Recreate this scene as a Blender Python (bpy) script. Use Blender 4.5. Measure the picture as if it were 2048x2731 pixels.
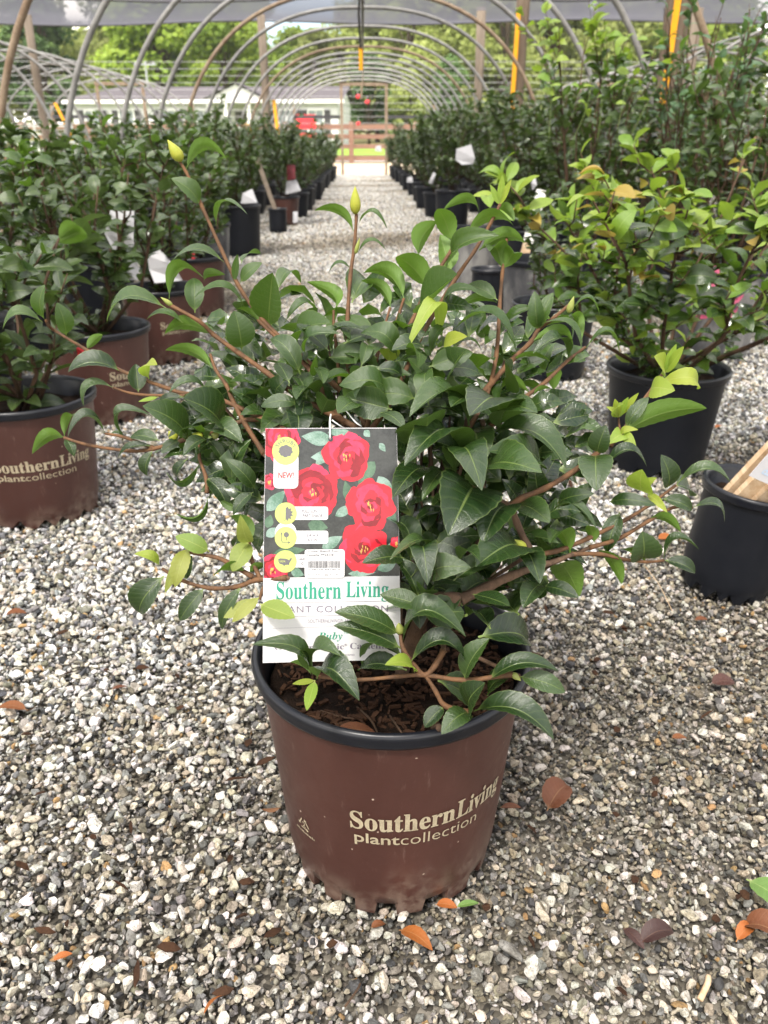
import bpy, bmesh, math, random
import numpy as np
from mathutils import Vector, Matrix

R = math.radians
scene = bpy.context.scene
for o in list(bpy.data.objects):
    bpy.data.objects.remove(o)
COL = scene.collection

# ------------------------------------------------------------------ camera, sky, sun, exposure
cam_data = bpy.data.cameras.new("camera")
cam = bpy.data.objects.new("camera", cam_data)
COL.objects.link(cam)
cam.location = (0.0, 0.0, 0.715)
cam.rotation_euler = (R(90 - 24.63), 0, R(-1.357))
cam_data.sensor_fit = 'VERTICAL'
cam_data.lens = 26.0
cam_data.sensor_height = 26.0 * 2731 / 2150
cam_data.clip_start = 0.02
cam_data.clip_end = 1500
cam_data.dof.use_dof = True
cam_data.dof.focus_distance = 0.72
cam_data.dof.aperture_fstop = 9.5
scene.camera = cam

SUN_EL, SUN_AZ = R(58), R(205)          # azimuth clockwise from +Y (down the aisle): behind the camera, to the left
world = bpy.data.worlds.new("World")
scene.world = world
world.use_nodes = True
wn, wl = world.node_tree.nodes, world.node_tree.links
wn.clear()
wo = wn.new("ShaderNodeOutputWorld")
bg = wn.new("ShaderNodeBackground")
sky = wn.new("ShaderNodeTexSky")
sky.sky_type = 'NISHITA'
sky.sun_disc = False
sky.sun_elevation = SUN_EL
sky.sun_rotation = SUN_AZ
sky.air_density = 1.0
sky.dust_density = 2.5
sky.ozone_density = 1.0
wtc = wn.new("ShaderNodeTexCoord")
wmap = wn.new("ShaderNodeMapping")
wmap.inputs['Scale'].default_value = (1, 1, 2.2)
wnoise = wn.new("ShaderNodeTexNoise")
wnoise.inputs['Scale'].default_value = 2.6
wnoise.inputs['Detail'].default_value = 7
wramp = wn.new("ShaderNodeValToRGB")
wramp.color_ramp.elements[0].position = 0.36
wramp.color_ramp.elements[1].position = 0.60
wmix = wn.new("ShaderNodeMix")
wmix.data_type = 'RGBA'
wmix.inputs['B'].default_value = (11.2, 10.5, 9.6, 1)     # thin bright cloud, as radiant as the hazy sky beside it
wl.new(wtc.outputs['Generated'], wmap.inputs['Vector'])
wl.new(wmap.outputs['Vector'], wnoise.inputs['Vector'])
wl.new(wnoise.outputs['Fac'], wramp.inputs['Fac'])
wl.new(wramp.outputs['Color'], wmix.inputs['Factor'])
wl.new(sky.outputs['Color'], wmix.inputs['A'])
wl.new(wmix.outputs['Result'], bg.inputs['Color'])
bg.inputs['Strength'].default_value = 0.13
wl.new(bg.outputs['Background'], wo.inputs['Surface'])

sun_data = bpy.data.lights.new("sun", 'SUN')
sun_data.energy = 2.2
sun_data.angle = R(9)
sun_data.color = (1.0, 0.95, 0.87)
sun = bpy.data.objects.new("sun", sun_data)
COL.objects.link(sun)
sd = Vector((math.sin(SUN_AZ) * math.cos(SUN_EL), math.cos(SUN_AZ) * math.cos(SUN_EL), math.sin(SUN_EL)))
sun.rotation_euler = sd.to_track_quat('Z', 'Y').to_euler()

scene.view_settings.view_transform = 'Standard'
scene.view_settings.look = 'None'
scene.view_settings.gamma = 1.0
scene.view_settings.use_curve_mapping = False
scene.view_settings.exposure = 1.65
scene.cycles.use_denoising = True
scene.cycles.max_bounces = 8
scene.cycles.transparent_max_bounces = 12
scene.cycles.caustics_reflective = False
scene.cycles.caustics_refractive = False

# ------------------------------------------------------------------ small helpers
ORD = "first second third fourth fifth sixth seventh eighth ninth tenth eleventh twelfth thirteenth fourteenth fifteenth sixteenth seventeenth eighteenth nineteenth twentieth".split()

def tag(o, label=None, cat=None, group=None, kind=None):
    if label: o["label"] = label
    if cat: o["category"] = cat
    if group: o["group"] = group
    if kind: o["kind"] = kind
    return o

def obj(name, me, parent=None, loc=(0, 0, 0), rot=(0, 0, 0)):
    o = bpy.data.objects.new(name, me)
    COL.objects.link(o)
    o.parent = parent
    o.location = loc
    o.rotation_euler = rot
    return o

def empty(name, loc, rz=0.0):
    o = bpy.data.objects.new(name, None)
    o.empty_display_size = 0.05
    COL.objects.link(o)
    o.location = loc
    o.rotation_euler = (0, 0, rz)
    return o

def mesh(name, verts, faces, mat=None, smooth=False):
    me = bpy.data.meshes.new(name)
    me.from_pydata([tuple(map(float, v)) for v in verts], [], [tuple(map(int, f)) for f in faces])
    if mat: me.materials.append(mat)
    if smooth: me.polygons.foreach_set("use_smooth", [True] * len(me.polygons))
    me.update()
    return me

class MB:
    """collects simple shapes into one mesh"""
    def __init__(s): s.v, s.f = [], []
    def add(s, v, f):
        n = len(s.v)
        s.v += [tuple(p) for p in v]
        s.f += [tuple(i + n for i in q) for q in f]
    def box(s, x0, x1, y0, y1, z0, z1, M=None):
        v = [Vector(p) for p in ((x0,y0,z0),(x1,y0,z0),(x1,y1,z0),(x0,y1,z0),(x0,y0,z1),(x1,y0,z1),(x1,y1,z1),(x0,y1,z1))]
        if M: v = [M @ p for p in v]
        s.add(v, [(0,3,2,1),(4,5,6,7),(0,1,5,4),(1,2,6,5),(2,3,7,6),(3,0,4,7)])
    def tube(s, pts, r, n=6, taper=1.0, caps=True):
        pts = [Vector(p) for p in pts]
        m = len(pts)
        ring = []
        up = Vector((0, 0, 1))
        side = None
        for i, p in enumerate(pts):
            d = (pts[min(i + 1, m - 1)] - pts[max(i - 1, 0)])
            if d.length < 1e-9: d = Vector((0, 0, 1))
            d.normalize()
            if side is None:
                side = d.cross(up)
                if side.length < 1e-3: side = d.cross(Vector((1, 0, 0)))
            side = side - d * side.dot(d)
            if side.length < 1e-6: side = d.orthogonal()
            side.normalize()
            w = d.cross(side)
            rr = (r[i] if isinstance(r, (list, tuple)) else r * (1 + (taper - 1) * i / max(1, m - 1)))
            ring.append([p + side * (rr * math.cos(2 * math.pi * k / n)) + w * (rr * math.sin(2 * math.pi * k / n)) for k in range(n)])
        v = [q for rg in ring for q in rg]
        f = []
        for i in range(m - 1):
            for k in range(n):
                a, b = i * n + k, i * n + (k + 1) % n
                f.append((a, b, b + n, a + n))
        if caps:
            f.append(tuple(reversed(range(n))))
            f.append(tuple((m - 1) * n + k for k in range(n)))
        s.add(v, f)
    def build(s, name, mat=None, parent=None, smooth=False, loc=(0, 0, 0), rot=(0, 0, 0)):
        return obj(name, mesh(name, s.v, s.f, mat, smooth), parent, loc, rot)

def lathe(profile, n=64, mod=None):
    """profile: (r, z) list, outside surface listed upwards"""
    v, f = [], []
    m = len(profile)
    for i, (r, z) in enumerate(profile):
        for k in range(n):
            a = 2 * math.pi * k / n
            rr, zz = (r, z) if mod is None else mod(i, r, z, k, a)
            v.append((rr * math.cos(a), rr * math.sin(a), zz))
    for i in range(m - 1):
        for k in range(n):
            a, b = i * n + k, i * n + (k + 1) % n
            f.append((a, b, b + n, a + n))
    return v, f

# ------------------------------------------------------------------ materials
def mat_new(name):
    m = bpy.data.materials.new(name)
    m.use_nodes = True
    nt = m.node_tree
    nt.nodes.clear()
    out = nt.nodes.new("ShaderNodeOutputMaterial")
    return m, nt.nodes, nt.links, out

def n_mix(N, L, fac, a, b, blend='MIX'):
    x = N.new("ShaderNodeMix")
    x.data_type = 'RGBA'
    x.blend_type = blend
    for key, val in (('Factor', fac), ('A', a), ('B', b)):
        if isinstance(val, (int, float)): x.inputs[key].default_value = val
        elif isinstance(val, tuple): x.inputs[key].default_value = (*val[:3], 1)
        else: L.new(val, x.inputs[key])
    return x.outputs['Result']

def n_math(N, L, op, a, b=None, c=None, clamp=False):
    x = N.new("ShaderNodeMath")
    x.operation = op
    x.use_clamp = clamp
    for i, val in enumerate((a, b, c)):
        if val is None: continue
        if isinstance(val, (int, float)): x.inputs[i].default_value = val
        else: L.new(val, x.inputs[i])
    return x.outputs[0]

def n_step(N, L, x, lo, hi):
    m = N.new("ShaderNodeMapRange")
    m.interpolation_type = 'SMOOTHSTEP'
    m.inputs['From Min'].default_value = lo
    m.inputs['From Max'].default_value = hi
    L.new(x, m.inputs['Value'])
    return m.outputs['Result']

def n_noise(N, L, scale, detail=3, rough=.55, coord='Object', vec=None, stretch=None):
    if vec is None:
        tc = N.new("ShaderNodeTexCoord")
        vec = tc.outputs[coord]
    if stretch:
        mp = N.new("ShaderNodeMapping")
        mp.inputs['Scale'].default_value = stretch
        L.new(vec, mp.inputs['Vector'])
        vec = mp.outputs['Vector']
    x = N.new("ShaderNodeTexNoise")
    x.inputs['Scale'].default_value = scale
    x.inputs['Detail'].default_value = detail
    x.inputs['Roughness'].default_value = rough
    L.new(vec, x.inputs['Vector'])
    return x.outputs['Fac']

def n_bsdf(N, L, color, rough=.6, spec=.4, bump=None, bump_d=.002, bump_s=.5, metallic=0.0):
    p = N.new("ShaderNodeBsdfPrincipled")
    if isinstance(color, tuple): p.inputs['Base Color'].default_value = (*color[:3], 1)
    else: L.new(color, p.inputs['Base Color'])
    if isinstance(rough, (int, float)): p.inputs['Roughness'].default_value = rough
    else: L.new(rough, p.inputs['Roughness'])
    p.inputs['Specular IOR Level'].default_value = spec
    p.inputs['Metallic'].default_value = metallic
    if bump is not None:
        b = N.new("ShaderNodeBump")
        b.inputs['Distance'].default_value = bump_d
        b.inputs['Strength'].default_value = bump_s
        L.new(bump, b.inputs['Height'])
        L.new(b.outputs['Normal'], p.inputs['Normal'])
    return p

def plain(name, color, rough=.6, spec=.4, var=.25, scale=8.0, color2=None, stretch=None, bump_d=.001, bump_s=.3, obj_var=0.0):
    """a surface of one material with grain, blotches and fine relief"""
    m, N, L, out = mat_new(name)
    c2 = color2 or tuple(c * (1 - var) for c in color)
    f = n_noise(N, L, scale, 5, .6, stretch=stretch)
    f2 = n_noise(N, L, scale * 9, 3, .6, stretch=stretch)
    ff = n_step(N, L, n_math(N, L, 'ADD', n_math(N, L, 'MULTIPLY', f, .7), n_math(N, L, 'MULTIPLY', f2, .3)), .36, .64)
    col = n_mix(N, L, ff, color, c2)
    if obj_var:
        oi = N.new("ShaderNodeObjectInfo")
        hv = N.new("ShaderNodeHueSaturation")
        L.new(col, hv.inputs['Color'])
        L.new(n_math(N, L, 'MULTIPLY_ADD', oi.outputs['Random'], obj_var, 1 - obj_var / 2), hv.inputs['Value'])
        col = hv.outputs['Color']
    p = n_bsdf(N, L, col, rough, spec, f2, bump_d, bump_s)
    L.new(p.outputs['BSDF'], out.inputs['Surface'])
    return m

def leaf_mat(name, top, top2, under, rough=.36, transl=.22, vein=(.16, .22, .06), spec=.5, edge=.25):
    """leafuv = (across -1..1, along 0..1, a random number of its own for each leaf)"""
    m, N, L, out = mat_new(name)
    at = N.new("ShaderNodeAttribute"); at.attribute_name = "leafuv"
    sp = N.new("ShaderNodeSeparateXYZ"); L.new(at.outputs['Vector'], sp.inputs[0])
    oi = N.new("ShaderNodeObjectInfo")
    rnd = n_math(N, L, 'FRACT', n_math(N, L, 'ADD', sp.outputs['Z'], oi.outputs['Random']))
    ax = n_math(N, L, 'ABSOLUTE', sp.outputs['X'])
    lat = n_math(N, L, 'SINE', n_math(N, L, 'MULTIPLY', n_math(N, L, 'SUBTRACT', sp.outputs['Y'], n_math(N, L, 'MULTIPLY', ax, .13)), 62.0))
    lat = n_step(N, L, lat, .55, 1.0)
    nz = n_noise(N, L, 70, 3, .6)
    col = n_mix(N, L, rnd, top, top2)
    col = n_mix(N, L, n_math(N, L, 'MULTIPLY', n_step(N, L, nz, .45, .7), .35), col, tuple(c * .6 for c in top))
    col = n_mix(N, L, n_math(N, L, 'MULTIPLY', lat, .06), col, vein)
    mid = n_math(N, L, 'SUBTRACT', 1.0, n_step(N, L, ax, .015, .06))
    col = n_mix(N, L, n_math(N, L, 'MULTIPLY', mid, .55), col, vein)
    col = n_mix(N, L, n_math(N, L, 'MULTIPLY', n_step(N, L, ax, .93, 1.0), edge), col, vein)
    col = n_mix(N, L, n_math(N, L, 'SUBTRACT', 1.0, n_step(N, L, sp.outputs['Y'], .02, .16)), col, vein)
    spot = n_noise(N, L, 38, 3, .6)
    col = n_mix(N, L, n_math(N, L, 'MULTIPLY', n_math(N, L, 'MULTIPLY', n_step(N, L, spot, .66, .71), n_step(N, L, rnd, .55, .75)), .7), col, (.10, .07, .025))
    dust = n_noise(N, L, 160, 4, .75)
    col = n_mix(N, L, n_math(N, L, 'MULTIPLY', n_step(N, L, dust, .55, .75), .09), col, (.20, .20, .15))
    geo = N.new("ShaderNodeNewGeometry")
    und = n_mix(N, L, rnd, under, tuple(c * .75 for c in under))
    und = n_mix(N, L, n_math(N, L, 'MULTIPLY', mid, .5), und, vein)
    col = n_mix(N, L, geo.outputs['Backfacing'], col, und)
    rr = n_math(N, L, 'ADD', n_math(N, L, 'MULTIPLY', geo.outputs['Backfacing'], .25), n_math(N, L, 'MULTIPLY_ADD', nz, .25, rough - .12))
    hgt = n_math(N, L, 'ADD', n_math(N, L, 'MULTIPLY', n_math(N, L, 'ADD', mid, n_math(N, L, 'MULTIPLY', lat, .5)), -.6), nz)
    p = n_bsdf(N, L, col, rr, spec, hgt, .0009, .45)
    t = N.new("ShaderNodeBsdfTranslucent")
    L.new(n_mix(N, L, 1.0, und, (1.25, 1.35, .8), 'MULTIPLY'), t.inputs['Color'])
    mx = N.new("ShaderNodeMixShader")
    mx.inputs[0].default_value = transl
    L.new(p.outputs['BSDF'], mx.inputs[1]); L.new(t.outputs['BSDF'], mx.inputs[2])
    L.new(mx.outputs[0], out.inputs['Surface'])
    return m

M = {}
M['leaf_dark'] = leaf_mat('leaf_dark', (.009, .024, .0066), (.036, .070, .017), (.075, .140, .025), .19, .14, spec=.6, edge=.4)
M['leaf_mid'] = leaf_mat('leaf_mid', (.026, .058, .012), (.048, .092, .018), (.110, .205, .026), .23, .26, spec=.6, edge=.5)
M['leaf_new'] = leaf_mat('leaf_new', (.30, .34, .045), (.22, .36, .05), (.30, .40, .06), .42, .40, (.42, .45, .14))
M['leaf_yellow'] = leaf_mat('leaf_yellow', (.26, .28, .06), (.14, .24, .04), (.30, .34, .09), .36, .32, (.36, .40, .12))
M['leaf_lime'] = leaf_mat('leaf_lime', (.115, .22, .020), (.25, .33, .035), (.24, .34, .05), .42, .36, (.30, .42, .12))
M['leaf_bush'] = leaf_mat('leaf_bush', (.017, .037, .011), (.060, .096, .026), (.085, .140, .034), .26, .20)
M['leaf_pale'] = leaf_mat('leaf_pale', (.045, .105, .050), (.075, .150, .060), (.110, .190, .070), .45, .25)
M['leaf_tan'] = leaf_mat('leaf_tan', (.34, .22, .04), (.30, .26, .04), (.34, .25, .07), .45, .35, (.45, .38, .12))
M['dead'] = leaf_mat('dead_leaf', (.10, .035, .018), (.17, .060, .020), (.16, .075, .035), .55, .08, (.22, .12, .06), .3)
M['dead_orange'] = leaf_mat('dead_leaf_orange', (.33, .10, .025), (.28, .09, .02), (.30, .12, .04), .5, .1, (.36, .18, .07), .3)
M['dead_dark'] = leaf_mat('dead_leaf_dark', (.035, .014, .012), (.06, .022, .016), (.06, .025, .02), .45, .04, (.10, .05, .03), .4)
M['fallen_green'] = leaf_mat('fallen_green_leaf', (.14, .24, .05), (.12, .22, .05), (.16, .25, .07), .45, .2, (.28, .36, .12))
M['bud'] = plain('bud_scales', (.36, .36, .045), .45, .35, color2=(.26, .30, .035), scale=60)
M['stem'] = plain('young_stem', (.150, .076, .036), .7, .2, color2=(.075, .042, .024), scale=60, bump_d=.0006)
M['wood'] = plain('woody_stem', (.13, .080, .052), .85, .2, color2=(.065, .042, .028), scale=45, stretch=(1, 1, .4), bump_d=.002, bump_s=.6)
M['stem_bush'] = plain('shrub_stem', (.085, .050, .030), .8, .2, color2=(.045, .028, .018), scale=40)
M['black_pot'] = plain('black_plastic', (.004, .005, .008), .45, .25, color2=(.007, .008, .011), scale=9, bump_d=.0005)
M['rim'] = plain('black_rim_plastic', (.005, .006, .010), .32, .40, color2=(.009, .010, .013), scale=20, bump_d=.0003)
M['soil'] = plain('potting_soil', (.010, .007, .005), .95, .1, color2=(.026, .015, .010), scale=60, bump_d=.006, bump_s=1.0)
M['bark'] = plain('bark_chip', (.055, .028, .016), .9, .1, color2=(.03, .016, .010), scale=50, obj_var=.5)
M['print'] = plain('cream_print', (.36, .305, .21), .6, .3, color2=(.28, .235, .16), scale=70)
M['wire_white'] = plain('white_tie', (.78, .78, .77), .5, .4, var=.1)
M['white_card'] = plain('white_card', (.52, .52, .54), .55, .4, var=.06, scale=20)
M['pipe'] = plain('galvanised_pipe', (.24, .235, .225), .5, .5, color2=(.15, .145, .135), scale=14, obj_var=.35)
M['pipe_rust'] = plain('rusty_pipe', (.25, .19, .13), .65, .4, color2=(.16, .105, .065), scale=14)
M['post'] = plain('weathered_post', (.17, .13, .095), .85, .2, color2=(.12, .088, .062), scale=5, stretch=(3, 3, .25), bump_d=.004)
M['post_pale'] = plain('pale_post', (.24, .195, .15), .85, .2, color2=(.16, .13, .10), scale=5, stretch=(3, 3, .25), bump_d=.004)
M['orange'] = plain('orange_strap', (.80, .36, .01), .5, .3, var=.12)
M['brown_paint'] = plain('brown_fence_paint', (.20, .115, .08), .7, .3, color2=(.15, .085, .06), scale=3, stretch=(.4, 3, 3))
M['siding'] = plain('white_siding', (.56, .55, .56), .6, .3, var=.08, scale=2)
M['trim'] = plain('white_trim', (.68, .67, .66), .5, .3, var=.05)
M['shingle'] = plain('grey_shingle', (.085, .075, .082), .9, .2, color2=(.065, .057, .063), scale=6)
M['shutter'] = plain('dark_shutter', (.055, .052, .055), .6, .3)
M['window_glass'] = plain('window_glass', (.20, .23, .25), .08, .6, var=.3, scale=2)
M['dark_gap'] = plain('porch_door', (.10, .09, .085), .5, .3)
M['yellow'] = plain('yellow_plastic', (.75, .48, .01), .5, .4, var=.15)
M['label_red'] = plain('label_red', (.28, .05, .06), .5, .4, var=.4, scale=60)
M['red'] = plain('red_paint', (.60, .025, .035), .45, .4, var=.2)
M['pink'] = plain('pink_ribbon', (.30, .05, .10), .45, .4, var=.3)
M['stake'] = plain('pine_stake', (.56, .43, .29), .7, .3, color2=(.42, .28, .16), scale=6, stretch=(9, 9, .5), bump_d=.0006)
M['stake_white'] = plain('white_stake_paint', (.76, .75, .72), .6, .3, var=.08)
M['blue_ink'] = plain('pale_blue_ink', (.45, .58, .74), .6, .2, var=.1)
M['steel'] = plain('grey_steel', (.35, .36, .37), .45, .5, var=.2)
M['trunk'] = plain('tree_bark', (.13, .10, .075), .95, .1, color2=(.075, .055, .042), scale=4, stretch=(2, 2, .4), bump_d=.02)

def pot_brown():
    m, N, L, out = mat_new('brown_plastic_pot')
    big = n_noise(N, L, 7, 4, .6, stretch=(1, 1, .35))
    fine = n_noise(N, L, 55, 4, .65)
    col = n_mix(N, L, n_step(N, L, big, .38, .68), (.044, .0165, .0125), (.060, .024, .0185))
    vo = N.new("ShaderNodeTexVoronoi")
    vo.inputs['Scale'].default_value = 62
    vo.inputs['Randomness'].default_value = 1
    tc = N.new("ShaderNodeTexCoord"); L.new(tc.outputs['Object'], vo.inputs['Vector'])
    speck = n_math(N, L, 'MULTIPLY', n_math(N, L, 'SUBTRACT', 1.0, n_step(N, L, vo.outputs['Distance'], .05, .11)), n_step(N, L, fine, .56, .60))
    col = n_mix(N, L, speck, col, (.42, .33, .26))
    scr = n_noise(N, L, 26, 5, .8, stretch=(3, 3, .6))
    col = n_mix(N, L, n_math(N, L, 'MULTIPLY', n_step(N, L, scr, .57, .76), .32), col, (.21, .14, .115))
    sz = N.new("ShaderNodeSeparateXYZ"); L.new(tc.outputs['Object'], sz.inputs[0])
    splash = n_math(N, L, 'ADD', n_math(N, L, 'MULTIPLY', sz.outputs['Z'], -9.0), n_math(N, L, 'MULTIPLY', big, 1.9))       # grit splashed up from the gravel
    dirt = n_mix(N, L, n_math(N, L, 'MULTIPLY', n_step(N, L, splash, .35, .95), n_math(N, L, 'MULTIPLY', n_step(N, L, fine, .38, .62), .55)), col, (.17, .125, .095))
    p = n_bsdf(N, L, dirt, n_math(N, L, 'MULTIPLY_ADD', fine, .3, .27), .45, fine, .0006, .35)
    L.new(p.outputs['BSDF'], out.inputs['Surface'])
    return m
M['brown_pot'] = pot_brown()

def pot_worn():
    m, N, L, out = mat_new('dusty_black_plastic')
    a = n_noise(N, L, 6, 6, .7, stretch=(1, 1, .5))
    b = n_noise(N, L, 30, 4, .6, stretch=(1, 1, .4))
    col = n_mix(N, L, n_step(N, L, a, .40, .66), (.035, .036, .040), (.20, .195, .185))
    col = n_mix(N, L, n_math(N, L, 'MULTIPLY', n_step(N, L, b, .5, .7), .5), col, (.06, .06, .065))
    p = n_bsdf(N, L, col, .65, .35, b, .0006, .3)
    L.new(p.outputs['BSDF'], out.inputs['Surface'])
    return m
M['worn_pot'] = pot_worn()

def stone_mat():
    m, N, L, out = mat_new('gravel_stone')
    at = N.new("ShaderNodeAttribute"); at.attribute_type = 'INSTANCER'; at.attribute_name = 'col'
    oi = N.new("ShaderNodeObjectInfo")
    tc = N.new("ShaderNodeTexCoord")
    va = N.new("ShaderNodeVectorMath"); va.operation = 'ADD'
    L.new(tc.outputs['Object'], va.inputs[0])
    sc = N.new("ShaderNodeVectorMath"); sc.operation = 'SCALE'
    cb = N.new("ShaderNodeCombineXYZ")
    for i in range(3): L.new(oi.outputs['Random'], cb.inputs[i])
    L.new(cb.outputs[0], sc.inputs[0]); sc.inputs['Scale'].default_value = 37.0
    L.new(sc.outputs[0], va.inputs[1])
    f = n_noise(N, L, 2.4, 5, .7, vec=va.outputs[0])
    g = n_noise(N, L, 9, 3, .7, vec=va.outputs[0])
    col = n_mix(N, L, n_step(N, L, f, .42, .66), at.outputs['Color'], n_mix(N, L, 1.0, at.outputs['Color'], (.50, .48, .44), 'MULTIPLY'))
    col = n_mix(N, L, n_math(N, L, 'MULTIPLY', n_step(N, L, g, .54, .66), .75), col, (.045, .045, .042))
    p = n_bsdf(N, L, col, .62, .35, g, .08, .35)
    L.new(p.outputs['BSDF'], out.inputs['Surface'])
    return m
M['stone'] = stone_mat()

def gravel_floor_mat():
    m, N, L, out = mat_new('gravel_bed')
    tc = N.new("ShaderNodeTexCoord")
    vo = N.new("ShaderNodeTexVoronoi"); vo.inputs['Scale'].default_value = 170
    L.new(tc.outputs['Object'], vo.inputs['Vector'])
    sp = N.new("ShaderNodeSeparateColor"); L.new(vo.outputs['Color'], sp.inputs[0])
    r = N.new("ShaderNodeValToRGB")
    r.color_ramp.elements[0].color = (.03, .028, .024, 1)
    r.color_ramp.elements[1].color = (.22, .20, .17, 1)
    e = r.color_ramp.elements.new(.35); e.color = (.07, .062, .05, 1)
    e = r.color_ramp.elements.new(.7); e.color = (.13, .118, .095, 1)
    L.new(sp.outputs[0], r.inputs['Fac'])
    big = n_noise(N, L, 1.7, 4, .6)
    col = n_mix(N, L, n_math(N, L, 'MULTIPLY', n_step(N, L, big, .5, .68), .55), r.outputs['Color'], (.055, .048, .038))
    h = n_math(N, L, 'SUBTRACT', 1.0, vo.outputs['Distance'])
    p = n_bsdf(N, L, col, .85, .2, h, .003, .8)
    L.new(p.outputs['BSDF'], out.inputs['Surface'])
    return m
M['gravel'] = gravel_floor_mat()
M['sand'] = plain('sandy_drive', (.50, .41, .30), .95, .1, color2=(.40, .32, .23), scale=1.3, bump_d=.01)
M['pale_road'] = plain('pale_track', (.52, .49, .46), .95, .1, color2=(.42, .39, .36), scale=1.3, bump_d=.01)
M['lawn'] = plain('mown_lawn', (.17, .26, .035), .9, .15, color2=(.12, .20, .030), scale=1.2, bump_d=.03)
M['earth'] = plain('open_ground', (.13, .14, .05), .95, .1, color2=(.19, .16, .09), scale=.35, bump_d=.03)

def cloth_mat():
    m, N, L, out = mat_new('grey_shade_cloth')
    f = n_noise(N, L, .55, 4, .6, stretch=(.5, 1.6, 1))
    col = n_mix(N, L, f, (.080, .080, .095), (.135, .135, .155))
    d = N.new("ShaderNodeBsdfDiffuse"); L.new(col, d.inputs['Color'])
    t = N.new("ShaderNodeBsdfTranslucent"); L.new(col, t.inputs['Color'])
    tr = N.new("ShaderNodeBsdfTransparent")
    m1 = N.new("ShaderNodeMixShader"); m1.inputs[0].default_value = .6
    L.new(d.outputs[0], m1.inputs[1]); L.new(t.outputs[0], m1.inputs[2])
    m2 = N.new("ShaderNodeMixShader")                   # the holes of the knit let light straight through; seen aslant the yarns close them
    lw = N.new("ShaderNodeLayerWeight"); lw.inputs['Blend'].default_value = .5
    op = n_math(N, L, 'MULTIPLY_ADD', n_math(N, L, 'SUBTRACT', 1.0, lw.outputs['Facing']), 1.25, -.05, True)
    L.new(n_math(N, L, 'MINIMUM', op, n_math(N, L, 'MULTIPLY_ADD', f, .12, .66)), m2.inputs[0])
    L.new(m1.outputs[0], m2.inputs[1]); L.new(tr.outputs[0], m2.inputs[2])
    L.new(m2.outputs[0], out.inputs['Surface'])
    return m
M['cloth'] = cloth_mat()

def crown_mat(name, c1, c2, transl=.3):
    m, N, L, out = mat_new(name)
    at = N.new("ShaderNodeAttribute"); at.attribute_name = "leafuv"
    sp = N.new("ShaderNodeSeparateXYZ"); L.new(at.outputs['Vector'], sp.inputs[0])
    oi = N.new("ShaderNodeObjectInfo")
    col = n_mix(N, L, sp.outputs['Z'], c1, c2)
    hv = N.new("ShaderNodeHueSaturation")
    L.new(col, hv.inputs['Color'])
    L.new(n_math(N, L, 'MULTIPLY_ADD', oi.outputs['Random'], .5, .75), hv.inputs['Value'])
    p = n_bsdf(N, L, hv.outputs['Color'], .6, .25)
    t = N.new("ShaderNodeBsdfTranslucent"); L.new(hv.outputs['Color'], t.inputs['Color'])
    mx = N.new("ShaderNodeMixShader"); mx.inputs[0].default_value = transl
    L.new(p.outputs[0], mx.inputs[1]); L.new(t.outputs[0], mx.inputs[2])
    L.new(mx.outputs[0], out.inputs['Surface'])
    return m
M['crown_bright'] = crown_mat('bright_tree_leaves', (.14, .23, .030), (.29, .37, .055), .50)
M['crown_yellow'] = crown_mat('yellow_green_tree_leaves', (.20, .25, .060), (.34, .38, .12), .50)
M['crown_dark'] = crown_mat('dark_tree_leaves', (.055, .115, .034), (.125, .195, .055), .35)
# ------------------------------------------------------------------ ground
def gz(x, y):
    """height of the land: flat under the hoops, then a low rise to the house lot and the woods"""
    t = min(1.0, max(0.0, (y - 35) / 13.0))
    z = .45 * t * t * (3 - 2 * t)
    if y > 60: z += (y - 60) * .02
    return z

def strip(name, xs, ys, dz, m):
    v = [(x, y, gz(x, y) + dz) for y in ys for x in xs]
    n = len(xs)
    f = [(j * n + i, j * n + i + 1, (j + 1) * n + i + 1, (j + 1) * n + i) for j in range(len(ys) - 1) for i in range(n - 1)]
    return tag(obj(name, mesh(name, v, f, m, True)), kind='structure')

lin = lambda a, b, n: [a + (b - a) * i / (n - 1) for i in range(n)]
strip('ground', lin(-400, 400, 9), [-60, -20, 0, 20, 30, 35, 37, 39, 41, 43, 45, 48, 54, 60, 80, 110, 160, 300, 700], -.026, M['earth'])
strip('gravel_bed', lin(-10, 10, 5), lin(-4, 21.2, 5), -.014, M['gravel'])
strip('sandy_drive', lin(-45, 45, 7), lin(21.2, 34.2, 5), -.012, M['sand'])
strip('pale_track', lin(-70, 70, 7), [35.6, 37, 38.2, 39.4], .012, M['pale_road'])
strip('lawn', lin(-90, 90, 7), [39.4, 41, 43, 45, 47, 50, 55, 60], .010, M['lawn'])
strip('lawn', lin(-60, -7.5, 4), [25.5, 27, 29, 31.5, 33.6], .002, M['lawn'])

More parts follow.
